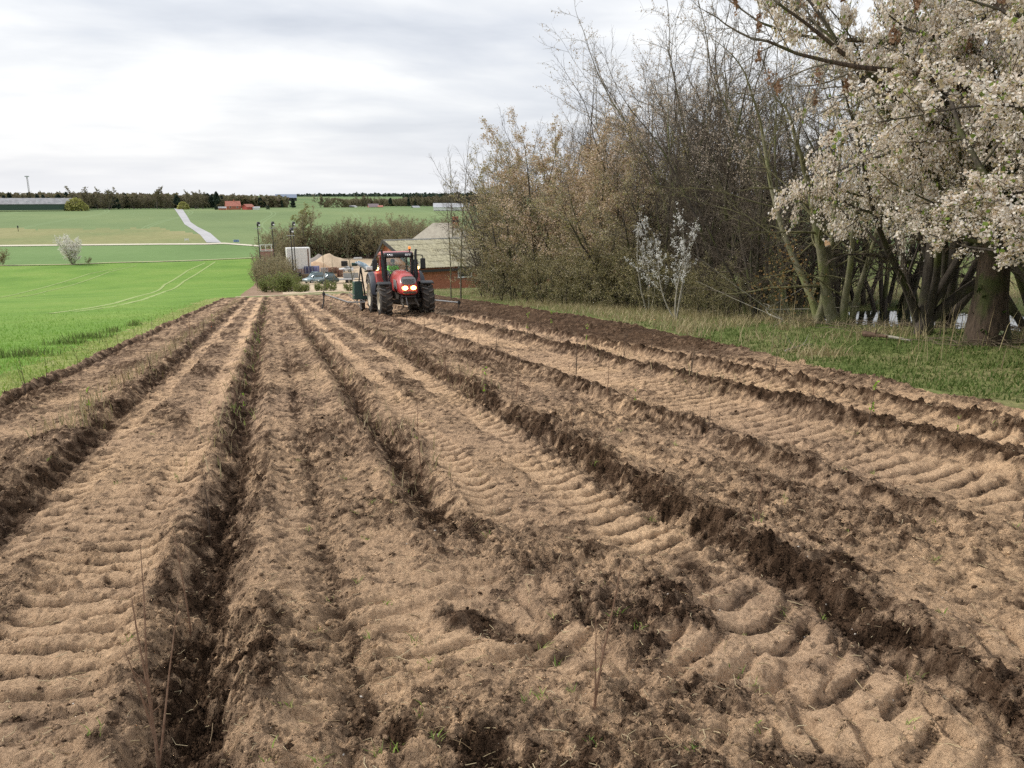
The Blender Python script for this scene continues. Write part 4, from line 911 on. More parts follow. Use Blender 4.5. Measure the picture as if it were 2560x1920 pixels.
house('dark_shed', "low black shed with white end left of the brick farmhouse", 'building', p, 4.4, 4, 1.3, 0.6, rz, M_black, M_greyroof)
p, rz = hpos(888, 638); mb = MB(); mb.box((0, 0, 0.6), (2.2, 1.5, 1.6), taper=0.92); o = mb.build('white_container', M_white, loc=(p.x, p.y, hz(888, 519, 638)-0.2), label="small white container beside the low black shed", cat='container', bevel=0.05); o.rotation_euler.z = rz
p, rz = hpos(1038, 620); p.z = hz(1038, 522, 620)
house('gable_shed', "dark gabled shed with light roof on the far field's edge", 'building', p, 6, 4, 0.7, 1.4, rz+0.6, M_black, M_lightroof)
p, rz = hpos(1128, 520); p.z = hz(1128, 522, 520)
house('pale_shed', "long pale shed with light grey roof seen between bare trees", 'building', p, 23, 9, 1.1, 2.4, rz, M_white, M_lightroof)
# mast
p = pol(74, 900); t = thing('radio_mast', "thin grey lattice mast on the skyline above the pines", 'mast', (p.x, p.y, hz(74, 500, 900))); top = hz(68, 441, 900)-hz(74, 500, 900)
mb = MB()
for a in range(3): mb.tube([(0.9*math.cos(a*2.1), 0.9*math.sin(a*2.1), 0), (0.5*math.cos(a*2.1), 0.5*math.sin(a*2.1), top)], 0.16, 4)
for k in range(14):
    z0, z1 = top*k/14, top*(k+1)/14
    for a in range(3): mb.bar((0.85*math.cos(a*2.1), 0.85*math.sin(a*2.1), z0), (0.8*math.cos(a*2.1+2.1), 0.8*math.sin(a*2.1+2.1), z1), 0.12)
mb.build('lattice', mat("hazy_steel", (0.42, 0.40, 0.42), 0.7), t); mb = MB(); mb.box((0, 0, top), (3.2, 3.2, 0.9)); mb.build('platform', M_steel, t)
# signs by the road junction
def sign(px, py, w, h, z0, m, lab, postm):
    p = at(px, py); rz = az_rot(p); t = thing('road_sign', lab, 'sign', p, rz); mb = MB(); mb.box((0, 0, z0+h/2), (w, 0.12, h)); mb.build('board', m, t)
    for s in (-1, 1): mb = MB(); mb.box((s*w*0.5, 0.02, (z0+h)/2+0.05), (0.14, 0.12, z0+h+0.1)); mb.build('post', postm, t)
sign(591, 608.5, 1.75, 0.8, 0.45, mat("blue_board", (0.10, 0.18, 0.34), 0.5, (0.2, 0.3, 0.45), 1), "blue board between white posts beside the road junction", M_white)
sign(467, 604.5, 1.2, 0.6, 0.5, M_white, "small white board in the grass left of the lane", M_white)
p = at(46, 579); t = thing('dark_post', "small dark figure-like post standing alone in the yellow meadow", 'post', p); mb = MB(); mb.tube([(0, 0, 0), (0, 0, 1.5)], [0.09, 0.09], 8); mb.build('post', M_black, t); mb = MB(); mb.lathe([(1.3, 0), (1.3, 0.22), (2.0, 0.26), (2.25, 0.15), (2.3, 0)], 10, axis='Z'); mb.build('cap', M_black, t)

# ------------------------------------------------------------------ trees and bushes of the middle distance
SPEC_MID = [lvl(10, 1, (0, 0), 0.08, 0.05, 7, frm=0.1, tip=0.25), lvl(7, 0.42, (0.4, 1.0), 0.16, 0.05, 4, 0.42, 0.022), lvl(5, 0.45, (0.4, 1.0), 0.2, 0.05, 3, 0.5, 0.014), lvl(0, 0.5, (0.3, 0.9), 0.2, 0.05, 2, 0.5, 0.012)]
T_mid = bark_mat("mid_twigs", (0.20, 0.175, 0.12), (0.31, 0.275, 0.20), None, 1)
L_mid = leaf_mat("mid_buds", [(0.29, 0.27, 0.14), (0.25, 0.21, 0.13), (0.35, 0.32, 0.17), (0.30, 0.24, 0.16)])
midA = Tree(81, lambda r: stems_of(r, 5, 0.35, 10, 0.12, 0.6), SPEC_MID, T_far, T_mid, [dict(part='buds', n=3500, size=0.17, m=L_mid, jit=0.14)], maxlevel=3, sides=5)
midB = Tree(82, lambda r: stems_of(r, 3, 0.3, 11, 0.14, 0.5), SPEC_MID, T_far, T_far, [dict(part='buds', n=1800, size=0.16, m=L_mid, jit=0.12)], maxlevel=3, sides=5)
midY = Tree(83, lambda r: stems_of(r, 2, 0.25, 11.5, 0.17, 0.4), SPEC_MID, T_far, T_olive, [dict(part='leaves', n=4200, size=0.2, m=leaf_mat("yellow_buds", [(0.33, 0.34, 0.13), (0.26, 0.25, 0.10), (0.40, 0.39, 0.18)]), jit=0.15)], maxlevel=3, sides=5)
hed = [(672, 672, 568), (690, 665, 560), (712, 658, 556), (735, 646, 552), (757, 642, 506), (784, 642, 560), (806, 641, 562), (826, 642, 556), (848, 642, 548), (868, 644, 536), (886, 644, 545), (905, 645, 550), (922, 646, 540), (940, 647, 552), (958, 648, 546), (976, 650, 540), (994, 652, 530), (1012, 654, 534), (1032, 656, 545), (1052, 658, 540), (1075, 660, 548), (1098, 662, 538), (1125, 664, 530), (1160, 664, 535), (1200, 664, 525)]
for i, (px, py, yt) in enumerate(hed+[(px+10, py-8, yt+6) for px, py, yt in hed[:22]]):
    p = at(px, py) if py > 640 else pol(px, 215); d = p.xy.length; k = midY if yt == 506 else (midA, midB)[i % 2 if i < 25 else 0]; s = (hz(px, yt, d)-p.z)/k.h
    if k is midY: lab = "tall yellow-green budding tree above the hedge behind the yard"
    else: lab = "olive-brown budding tree in the line behind the yard" if k is midA else "darker bare tree in the line behind the yard"
    k.place('hedge_tree', lab, 'tree', p, rf.uniform(0, 6), (s*1.35, s*1.35, s), None if k is midY else 'line of trees behind the yard')
rs_h = np.random.RandomState(8); pts_h = []
for _i in range(3200):
    _px = rs_h.uniform(672, 1210); _p = pol(_px, 214+rs_h.uniform(-2, 6)); pts_h.append(([(_p.x, _p.y, _p.z+3.4*rs_h.rand()**1.2)]*2, None))
obj('hedge_undergrowth', leaves(random.Random(2), pts_h, 6400, 0.42, leaf_mat("undergrowth_twigs", [(0.16, 0.13, 0.085), (0.22, 0.19, 0.11), (0.12, 0.10, 0.07)]), 'hedge_undergrowth', jit=0.3), kind='stuff')
# blossoming bush in the fields
SPEC_BB = [lvl(10, 1, (0, 0), 0.08, 0.03, 6, frm=0.12, tip=0.25), lvl(7, 0.45, (0.4, 1.0), 0.16, 0.05, 4, 0.42, 0.016), lvl(0, 0.5, (0.4, 1.0), 0.2, 0.05, 3, 0.5, 0.012)]
bb = Tree(91, lambda r: stems_of(r, 9, 0.85, 5.2, 0.09, 0.5), SPEC_BB, B_dark, T_grey, [dict(part='blossom', n=6500, size=0.17, m=leaf_mat("grey_blossom", [(0.72, 0.69, 0.62), (0.84, 0.82, 0.76), (0.62, 0.57, 0.50)]), jit=0.15, sel=lambda p: p[2] > 1.6)], maxlevel=2)
p = at(183, 661); s = (hz(183, 586, p.xy.length)-p.z)/bb.h; bb.place('blossoming_bush', "pale blossoming bush alone on the field boundary", 'bush', p, 0, (s*1.05, s*1.05, s))
wl = Tree(92, lambda r: stems_of(r, 4, 0.5, 3, 0.05, 0.2), SPEC_BB, B_dark, T_mid, [dict(part='leaves', n=900, size=0.13, m=L_mid, jit=0.1)], maxlevel=2)
p = at(4, 663); wl.place('field_bush', "olive-brown bush cut by the left edge on the field boundary", 'bush', p, 0, 1.15)
p = at(219, 660); wl.place('small_bush', "tiny bare bush just right of the pale blossoming bush", 'bush', p, 1, 0.5)
# shrubs left of and in front of the yard
L_gshrub = leaf_mat("green_shrub_leaves", [(0.20, 0.25, 0.08), (0.28, 0.33, 0.11), (0.16, 0.18, 0.07)])
shA = Tree(95, lambda r: stems_of(r, 8, 0.6, 3.2, 0.04, 0.7), SPEC_BB, B_dark, T_mid, [dict(part='leaves', n=1500, size=0.10, m=L_mid, jit=0.1)], maxlevel=2)
shB = Tree(96, lambda r: stems_of(r, 9, 0.7, 1.9, 0.03, 0.5), SPEC_BB, B_dark, T_olive, [dict(part='leaves', n=1500, size=0.09, m=L_gshrub, jit=0.09)], maxlevel=2)
for i, (px, py, h, k) in enumerate([(655, 722, 4.2, 'A'), (668, 714, 5.4, 'A'), (684, 708, 5.2, 'A'), (700, 716, 5, 'A'), (716, 712, 4.6, 'A'), (662, 700, 5.5, 'A'), (690, 694, 5.5, 'A'), (712, 696, 4.5, 'A'), (668, 731, 2.0, 'B'), (684, 729, 2.2, 'B'), (700, 731, 2.4, 'B'), (716, 730, 2.4, 'B'), (732, 728, 2.2, 'B'), (745, 731, 1.2, 'B'), (757, 730, 1.1, 'B'), (768, 729, 0.9, 'B'), (795, 728, 1.1, 'B'), (812, 727, 1.3, 'B'), (833, 727, 1.2, 'B'), (875, 728, 1.1, 'B'), (728, 712, 3.4, 'A'), (675, 690, 5.5, 'A'), (650, 712, 3.4, 'A')]):
    K = shA if k == 'A' else shB; p = at(px, py); s = h/K.h
    K.place('roadside_shrub', "brown twiggy shrub left of the lamp posts" if k == 'A' else "low green-leaved shrub between the sandy path and the yard", 'bush', p, rf.uniform(0, 6), (s*1.1, s*1.1, s), 'brown shrubs left of the yard' if k == 'A' else 'green shrubs along the path')
slim2 = Tree(97, [((0, 0, -0.2), (0.05, 0, 1), 4.4, 0.05)], [lvl(12, 1, (0, 0), 0.05, 0.03, 7, frm=0.25, tip=0.2), lvl(4, 0.25, (0.3, 0.8), 0.12, 0.08, 3, 0.4, 0.012), lvl(0, 0.5, (0.3, 0.8), 0.15, 0.08, 2, 0.5, 0.010)], B_grey, T_mid, maxlevel=2)
for px, py, h, lab in [(886, 730, 5.8, "slim bare sapling before the flatbed trailer's right end"), (815, 728, 4.5, "slim bare sapling before the dark green trailer"), (836, 727, 3.6, "thin bare sapling between the car and the flatbed trailer")]:
    slim2.place('young_tree', lab, 'tree', at(px, py), rf.uniform(0, 6), h/slim2.h)

# ------------------------------------------------------------------ barn with the mossy corrugated roof
M_barnroof = mat("mossy_corrugated_roof", (0.27, 0.25, 0.17), 0.9, (0.44, 0.41, 0.29), 1.1, detail=8)
M_barnroof2 = mat("lichened_corrugated_roof", (0.22, 0.20, 0.13), 0.9, (0.47, 0.44, 0.30), 2.2, detail=8)
M_barnbrick = mat("orange_red_brick", (0.33, 0.115, 0.06), 0.85, (0.43, 0.17, 0.095), 4)
M_dwood = mat("dark_roof_timber", (0.035, 0.032, 0.03), 0.8)
def barn():
    n = at(1046, 725); d0 = n.xy.length; zb = n.z
    ridge_dir = math.atan2(12, 7.2)-0.0               # azimuth of the ridge against the camera axis
    azr = YAW+ridge_dir                                # the barn runs away to the right
    t = thing('brick_barn', "orange brick barn with mossy yellow-grey corrugated roof behind the tractor", 'building', n, math.pi/2-azr)
    # local x along the ridge, local y away from the camera
    wall_h = max(2.2, hz(1046, 684, d0)-zb); W = 12.0; WN = 8.0; Lg = 32.0
    rh = hz(987, 603, d0+WN*0.85)-zb-wall_h; FZ = wall_h+rh-3.3
    mb = MB(); mb.box((Lg/2, W/2, wall_h/2-0.6), (Lg, W, wall_h+1.2)); mb.prism([(0, wall_h), (W, wall_h), (W, FZ-0.1), (WN, wall_h+rh-0.1)], 0, Lg, 'X'); mb.build('wall', M_barnbrick, t)
    for k, x in enumerate((5.2, 12.5, 19.8)):
        mb = MB()
        for c, s in (((x-0.75, -0.03, 1.55), (0.1, 0.14, 1.1)), ((x+0.75, -0.03, 1.55), (0.1, 0.14, 1.1)), ((x, -0.03, 2.1), (1.4, 0.14, 0.1)), ((x, -0.06, 1.02), (1.7, 0.2, 0.12))): mb.box(c, s)
        w = mb.build('window', M_white, t); mb = MB(); mb.box((x, -0.01, 1.55), (1.4, 0.06, 1.0)); mb.build('pane', M_glassd, w)
    ov = 0.5; sl = math.hypot(WN+ov, rh*(1+ov/WN)); ang = math.atan2(rh, WN); rows, cols = 5, 30
    roof = MB(); roof.box((Lg/2, WN, wall_h+rh+0.08), (Lg+0.8, 0.5, 0.1)); r = roof.build('roof', M_greyroof, t)
    pw, pl = (Lg+0.7)/cols, sl/rows
    V = []; Fc = []; nx = 24
    for j in range(2):
        for i in range(nx+1): V.append((i/nx*pw*1.02, j*pl*1.04, 0.035*math.sin(i/nx*2*math.pi*6)+0.02*(1-j)))
    for i in range(nx): Fc.append((i, i+1, nx+2+i, nx+1+i))
    shs = [mesh_np('roof_sheet', V, Fc, m, True) for m in (M_barnroof, M_barnroof2)]
    for j in range(rows):
        for i in range(cols):
            o = obj('roof_sheet', shs[(i*7+j*3+i*j) % 2], r); y = -ov+j*pl*math.cos(ang); z = wall_h-ov*math.tan(ang)+j*pl*math.sin(ang)+0.1
            o.location = (-0.35+i*pw, y, z+0.008*((i*5+j) % 3)); o.rotation_euler = (ang, 0, 0)
    # far slope and gable boards
    mb = MB(); mb.prism([(WN, wall_h+rh), (W+ov, FZ-0.4), (W+ov, FZ-0.25), (WN, wall_h+rh+0.15)], -0.35, Lg+0.35, 'X'); mb.build('far_slope', M_barnroof, r)
    for y0, y1, zz in ((-ov, WN, wall_h-ov*math.tan(ang)-0.02), (W+ov, WN, FZ-0.4)):
        mb = MB(); mb.bar((-0.42, y0, zz), (-0.42, y1, wall_h+rh-0.02), 0.08, 0.35); mb.build('gable_board', M_dwood, t)
    mb = MB(); mb.box((Lg/2, -ov+0.02, wall_h-0.32), (Lg+0.6, 0.1, 0.24)); mb.build('eaves_board', M_dwood, t)
    return t
BARN = barn()
p = pol(1108, 150); rz = az_rot(p)
t = house('farm_house', "house with light hipped roof and tall red chimney behind the barn", 'house', Vector((p.x, p.y, hz(1105, 640, 150))), 14, 11, 1.6, 4.6, rz-0.25, M_barnbrick, mat("pale_roof", (0.36, 0.32, 0.26), 0.85, (0.46, 0.42, 0.34), 1.5), hip=True)
d = 150.0; pc = pol(1137, d-1); zc0, zc1 = hz(1137, 602, d), hz(1137, 541, d)
t2 = thing('factory_chimney', "tall red brick chimney standing behind the barn roof", 'chimney', (pc.x, pc.y, zc0-3)); mb = MB(); mb.box((0, 0, (zc1-zc0+3)/2), (1.15, 1.15, zc1-zc0+3), taper=0.86); mb.build('shaft', M_barnbrick, t2); mb = MB(); mb.box((0, 0, zc1-zc0+2.2), (1.25, 1.25, 0.3)); mb.build('collar', M_dwood, t2)

# ------------------------------------------------------------------ the yard
M_pole = mat("tarred_pole", (0.03, 0.028, 0.027), 0.7)
for px, pb, yt, lab, d in [(655, 700, 561, "dark floodlight pole farthest left, before the brown trees", None), (690, 695, 560, "second dark floodlight pole from the left", None), (736, 712, 577, "nearest and shortest-looking floodlight pole left of the car", None), (741, 690, 560, "dark floodlight pole with its lamp just above the nearest pole's", None)]:
    p = at(px, pb); dd = p.xy.length; h = hz(px, yt, dd)-p.z; t = thing('floodlight_pole', lab, 'lamp post', p, az_rot(p)+0.2, 'floodlight poles beside the yard'); lean = (653-655)*0.04
    mb = MB(); mb.tube([(0, 0, -0.3), (lean, 0, h)], [0.11, 0.075], 8); mb.build('pole', M_pole, t)
    mb = MB(); mb.box((lean, -0.1, h-0.75), (1.3, 0.1, 0.1)); mb.build('crossbar', M_steel, t)
    mb = MB(); mb.box((lean+0.15, -0.15, h+0.05), (0.55, 0.5, 0.75), Matrix.Rotation(R(35), 3, 'X')); l_ = mb.build('lamp_head', M_black, t, bevel=0.04); mb = MB(); mb.box((lean+0.25, -0.42, h+0.05), (0.32, 0.05, 0.6), Matrix.Rotation(R(-25), 3, 'X')); mb.build('lamp_glass', M_white, l_)
def mound(name, lab, px, py, w, h, dpt, m, seed):
    p = at(px, py); rz = az_rot(p); n = 36; V = []; Fc = []
    for j in range(n+1):
        for i in range(n+1):
            x = (i/n-0.5)*w*1.3; y = (j/n-0.5)*dpt*1.3; e = math.hypot(x/(w/2), y/(dpt/2)); z = h*max(0, 1-e)**0.85*(1+0.12*mnoise.noise(Vector((x*0.4+seed, y*0.4, 0))))+0.10*mnoise.noise(Vector((x*1.5, y*1.5, seed)))*(e < 1)-0.08*(e >= 1); V.append((x, y, z))
    for j in range(n):
        for i in range(n): a = j*(n+1)+i; Fc.append((a, a+1, a+n+2, a+n+1))
    o = obj(name, mesh_np(name, V, Fc, m, True), loc=p, label=lab, cat='heap'); o.rotation_euler.z = rz; return o
M_sand = mat("heap_sand", (0.50, 0.38, 0.26), 0.95, (0.60, 0.47, 0.33), 0.8, bump=0.03)
mound('sand_heap', "large pale sand heap with sharp crest in the yard", 826, 671, 13, 3.4, 9, M_sand, 1)
mound('gravel_heap', "grey gravel heap behind the left shoulder of the sand heap", 798, 667, 9, 3.0, 7, mat("grey_gravel", (0.25, 0.22, 0.20), 0.95, (0.34, 0.30, 0.27), 3), 5)
mound('soil_heap', "low orange-tinted sand heap left of the large pale one", 790, 674, 10, 1.9, 6, mat("orange_sand", (0.50, 0.33, 0.20), 0.95, (0.58, 0.41, 0.27), 2), 9)
mound('dark_soil_heap', "long dark brown soil heap below the tree line", 930, 644, 11, 1.0, 4, mat("dark_soil", (0.10, 0.06, 0.045), 0.95, (0.17, 0.11, 0.08), 3), 13)
def wheel_mb(x, y, z, r, w): mb = MB(); mb.lathe([(-w/2, 0), (-w/2, r*0.6), (-w/2+0.01, r*0.93), (-w/2+0.05, r), (w/2-0.05, r), (w/2-0.01, r*0.93), (w/2, r*0.6), (w/2, 0)], 16, c=(x, y, z)); return mb
M_tyre = mat("tyre_rubber", (0.022, 0.021, 0.02), 0.85)
M_rimg = mat("rim_grey", (0.45, 0.45, 0.45), 0.4, metal=0.5)
def trailer_box():
    p = at(750, 688); rz = az_rot(p)+0.10; H = hz(738, 620, p.xy.length)-p.z; t = thing('box_trailer', "white box trailer with rust-streaked open end behind the blue tarpaulin", 'trailer', p, rz)
    wd = 4.6; mb = MB(); mb.box((0, 1.3, 0.9+(H-0.9)/2), (wd, 2.6, H-0.9)); mb.build('body', M_white, t, bevel=0.05)
    for k in range(6): mb = MB(); mb.box((-wd/2+0.55+k*wd/6, -0.02, 0.95+(H-1)/2), (0.06, 0.06, H-1.2)); mb.build('rib', M_white, t)
    mb = MB(); mb.box((wd/2-0.45, -0.035, 0.9+(H-0.9)*0.55), (0.22, 0.06, (H-0.9)*0.8)); mb.build('rust_streak', mat("rust", (0.10, 0.05, 0.035), 0.9, (0.2, 0.12, 0.08), 3), t)
    mb = MB(); mb.box((0, 1.3, 0.78), (wd, 1.0, 0.2)); mb.build('chassis', M_black, t)
    for x in (-1.6, -0.6, 1.7):
        for y in (0.2, 2.4):
            m2 = MB(); m2.lathe([(-0.15, 0), (-0.15, 0.48), (0.15, 0.48), (0.15, 0)], 14, axis='Y', c=(x, y, 0.48)); m2.build('wheel', M_tyre, t)
trailer_box()
p = at(668, 690); rz = az_rot(p); t = thing('loading_rack', "red-brown rack with white frames half hidden by brown shrubs", 'rack', p, rz); h = hz(668, 611, p.xy.length)-p.z
mb = MB(); mb.box((0.2, 0.5, h*0.42), (2.8, 1.4, h*0.84)); mb.build('body', mat("red_brown_boards", (0.30, 0.15, 0.12), 0.8, (0.42, 0.25, 0.2), 2), t)
for x in (-0.9, 0.1, 1.2): mb = MB(); mb.box((x, -0.25, h*0.9), (0.15, 0.12, h*0.2)); mb.build('upright', M_white, t)
for z in (h*0.99, h*0.80): mb = MB(); mb.box((0.2, -0.25, z), (2.4, 0.13, 0.14)); mb.build('rail', M_white, t)
def stack(name, lab, px, py, w, h, dpt, m, cat='stack', wob=0.06, rz=0.0, cols=3):
    """goods under a sheet: bulging soft box with folds"""
    p = at(px, py); mb = MB(); n = 20; rings = []
    for j, (z, s) in enumerate([(0, 1.0), (h*0.3, 1.02), (h*0.7, 1.01), (h*0.93, 0.98), (h, 0.9)]):
        ring = []
        for k in range(4*n):
            sd, u = divmod(k, n); u = u/n*2-1; x, y = ((u, -1), (1, u), (-u, 1), (-1, -u))[sd]
            f = 1+wob*math.sin(k*0.9+j)*(0.4 if j < 4 else 0.1); ring.append((x*w/2*s*f, y*dpt/2*s*f, z))
        rings.append(ring)
    mb.loft(rings); t = thing(name, lab, cat, p, az_rot(p)+rz); mb.build('sheet', m, t, smooth=True)
    for k in range(cols): x = -w/2+w*(k+0.5)/cols; m2 = MB(); m2.box((x, -dpt/2*1.06, h*0.5), (0.04, 0.05, h*0.96)); m2.build('strap', M_white, t)
    return t
stack('tarpaulin_stack', "stack covered by dark blue tarpaulin left of the striped blue one", 773, 687, 1.9, 1.75, 1.5, mat("navy_tarpaulin", (0.015, 0.02, 0.075), 0.35, (0.03, 0.035, 0.12), 3, spec=0.7))
stack('tarpaulin_stack', "stack covered by lighter violet-blue sheet with white stripes", 790, 686, 1.5, 1.7, 1.4, mat("violet_sheet", (0.13, 0.13, 0.30), 0.4, (0.30, 0.30, 0.46), 2.5), cols=2)
stack('wrapped_goods', "grey-wrapped goods right of the blue tarpaulin stacks", 812, 686, 1.6, 1.35, 1.3, mat("grey_wrap", (0.28, 0.26, 0.26), 0.5, (0.42, 0.36, 0.32), 3))
stack('brown_goods', "brown goods stack left of the dark blue tarpaulin", 751, 688, 1.6, 1.3, 1.3, mat("brown_wrap", (0.18, 0.12, 0.10), 0.8, (0.3, 0.22, 0.19), 4))
def crate(name, lab, px, py, w, h, dpt, m, cat='crate', lift=0.0):
    p = at(px, py); t = thing(name, lab, cat, (p.x, p.y, p.z+lift), az_rot(p)); mb = MB(); mb.box((0, 0, h/2), (w*0.94, dpt*0.94, h*0.98)); mb.build('inner', M_dwood, t)
    k = max(2, int(h/0.22))
    for i in range(k): mb = MB(); mb.box((0, -dpt/2, h*(i+0.5)/k), (w, 0.05, h/k*0.72)); mb.build('plank', m, t)
    for s in (-1, 1): mb = MB(); mb.box((s*(w/2-0.05), -dpt/2-0.03, h/2), (0.1, 0.04, h)); mb.build('corner_post', m, t)
M_plank = mat("new_planks", (0.50, 0.33, 0.19), 0.8, (0.60, 0.43, 0.27), 6)
crate('brick_pack', "orange-brown pack of planks before the pallet stacks", 834, 693, 1.35, 0.7, 1.0, M_plank)
crate('log_crate', "crate of upright brown firewood left of the light blue car", 763, 703, 1.5, 1.35, 1.0, mat("firewood", (0.16, 0.11, 0.07), 0.9, (0.33, 0.25, 0.16), 6))
crate('dark_bin', "narrow near-black bin left of the firewood crate", 748, 704, 0.85, 1.7, 0.8, M_black, 'bin')
crate('dark_container', "black open tank standing on the white pickup's spot in the yard", 862, 676, 1.4, 1.15, 1.2, M_black, 'container', 0.9)
crate('board_pile', "low brown pile of boards on the sand heap's foot", 814, 661, 1.8, 0.75, 1.2, mat("dark_boards", (0.17, 0.10, 0.07), 0.9, (0.3, 0.2, 0.13), 5), 'pile', 0.9)
# pallets: boards on blocks
def pallet_meshes():
    mb = MB()
    for y in (-0.35, 0, 0.35):
        for x in (-0.5, 0, 0.5): mb.box((x, y, 0.06), (0.14, 0.1, 0.09))
        mb.box((0, y, 0.01), (1.2, 0.1, 0.02))
    under = mb.mesh('blocks', mat("pallet_red", (0.20, 0.085, 0.055), 0.9, (0.30, 0.15, 0.10), 5)); mb = MB(); mb.box((0, 0, 0), (1.2, 0.1, 0.022)); board = mb.mesh('board', mat("pallet_board", (0.24, 0.12, 0.08), 0.9, (0.36, 0.22, 0.15), 6)); return under, board
PU, PB = pallet_meshes()
for si, (px, py, n) in enumerate([(829, 692, 10), (840, 691, 11), (850, 692, 9), (822, 686, 9)]):
    b = at(px, py)
    for k in range(n):
        t = thing('pallet', "reddish wooden pallet in the stacks right of the wrapped goods", 'pallet', (b.x+rf.uniform(-.05, .05), b.y+rf.uniform(-.05, .05), b.z+k*0.155), az_rot(b)+rf.uniform(-0.08, 0.08), 'stacked wooden pallets')
        obj('blocks', PU, t)
        for y in (-0.36, -0.12, 0.12, 0.36): obj('board', PB, t, loc=(0, y, 0.115))
for px, py, rz, lab in [(836, 692, 0.1, "loose pallet lying crooked on top of the left pallet stack")]:
    b = at(px, py); t = thing('pallet', lab, 'pallet', (b.x, b.y, b.z+1.75), az_rot(b)+rz); obj('blocks', PU, t)
    for y in (-0.36, -0.12, 0.12, 0.36): obj('board', PB, t, loc=(0, y, 0.115))
def arch(mb, L_, zs, w): pass
M_carb = mat("light_blue_car_paint", (0.30, 0.40, 0.43), 0.35, metal=0.3, coat=0.6)
M_carw = mat("white_car_paint", (0.70, 0.72, 0.74), 0.3, coat=0.6)
M_glass_car = mat("car_glass", (0.10, 0.15, 0.17), 0.05, spec=1.0)
def car(lab, px, py, rz, m, L_=4.3, H=1.5, W=1.75):
    p = at(px, py); t = thing('parked_car', lab, 'car', p, az_rot(p)+rz)
    # local x = along the car, nose at -x
    def ring(x, hw, z0, z1, top=0.82):
        return [(x, -hw*0.92, z0), (x, -hw, z0+0.15), (x, -hw, z0+(z1-z0)*0.7), (x, -hw*top, z1), (x, hw*top, z1), (x, hw, z0+(z1-z0)*0.7), (x, hw, z0+0.15), (x, hw*0.92, z0)]
    mb = MB(); h = W/2; mb.loft([ring(-L_/2, h*0.8, 0.4, 0.62), ring(-L_/2+0.12, h*0.95, 0.28, 0.74), ring(-L_/2+1.1, h, 0.25, 0.93), ring(-L_/2+1.5, h, 0.25, 0.95), ring(L_/2-0.6, h, 0.25, 0.98), ring(L_/2-0.1, h*0.96, 0.28, 0.92), ring(L_/2, h*0.88, 0.36, 0.8)]); b = mb.build('body', m, t, bevel=0.02, smooth=True)
    mb = MB(); mb.loft([ring(-L_/2+1.15, h*0.9, 0.93, 0.95), ring(-L_/2+1.75, h*0.88, 0.93, H-0.08, 0.85), ring(0.1, h*0.88, 0.93, H-0.03, 0.85), ring(L_/2-0.9, h*0.88, 0.93, H-0.1, 0.85), ring(L_/2-0.35, h*0.88, 0.93, 0.98)]); g = mb.build('windows', M_glass_car, t, bevel=0.02, smooth=True)
    mb = MB(); mb.loft([ring(-L_/2+1.72, h*0.78, H-0.1, H-0.06), ring(0.1, h*0.8, H-0.06, H), ring(L_/2-0.85, h*0.78, H-0.13, H-0.07)]); mb.build('roof', m, t, smooth=True)
    for x in (-L_/2+0.85, L_/2-0.85):
        for s in (-1, 1):
            mb = MB(); mb.lathe([(-0.11, 0), (-0.11, 0.31), (0.11, 0.31), (0.11, 0)], 18, axis='Y', c=(x, s*(h-0.1), 0.31)); w = mb.build('wheel', M_tyre, t); mb = MB(); mb.lathe([(-0.012, 0), (-0.012, 0.2), (0.012, 0.2), (0.012, 0)], 12, axis='Y', c=(x, s*(h+0.015), 0.31)); mb.build('rim', M_rimg, w)
    for s in (-1, 1): mb = MB(); mb.box((-L_/2+0.09, s*h*0.68, 0.66), (0.14, 0.3, 0.13)); mb.build('headlight', M_white, t, bevel=0.02); mb = MB(); mb.box((-L_/2+1.45, s*(h+0.08), 1.0), (0.12, 0.2, 0.13)); mb.build('mirror', m, t, bevel=0.02)
    mb = MB(); mb.box((-L_/2+0.03, 0, 0.5), (0.06, 0.9, 0.14)); mb.build('grille', M_black, t)
    return t
car("light blue-grey parked car facing the field, nearest vehicle in the yard", 788, 706, 0.62, M_carb, 4.3, 1.75)
car("small white car below the black tank in the yard", 866, 680, 0.0, M_carw, 1.9*1.6, 1.1, 1.5)
car("dark green parked car partly behind a shrub, right of the light blue one", 819, 709, 0.35, mat("dark_green_car_paint", (0.05, 0.075, 0.065), 0.35, coat=0.5), 3.6, 1.85)
p = at(862, 707); t = thing('flatbed_trailer', "grey flatbed trailer with mesh side panel right of the dark green car", 'trailer', p, az_rot(p))
mb = MB(); mb.box((-0.5, 0, 0.62), (4.4, 1.9, 0.14)); mb.build('bed', mat("weathered_bed", (0.34, 0.33, 0.32), 0.8, (0.45, 0.44, 0.43), 3), t)
mb = MB(); mb.box((1.1, 0.9, 1.15), (2.6, 0.05, 0.9)); mb.build('side_panel', mat("mesh_panel", (0.27, 0.27, 0.26), 0.7, (0.38, 0.38, 0.36), 5), t)
mb = MB(); mb.bar((1.6, 0, 0.55), (3.0, 0, 0.45), 0.1); mb.build('drawbar', M_black, t)
for x in (0.4, 1.05):
    for s in (-1, 1): mb = MB(); mb.lathe([(-0.1, 0), (-0.1, 0.3), (0.1, 0.3), (0.1, 0)], 16, axis='Y', c=(x, s*0.9, 0.3)); mb.build('wheel', M_tyre, t)
mb = MB(); mb.box((0, 0, 0.25), (2.2, 0.7, 0.5), taper=0.95); p = at(895, 648); o = mb.build('white_tank', M_white, loc=p, label="low white tank lying beyond the sand below the tree line", cat='tank', bevel=0.08)
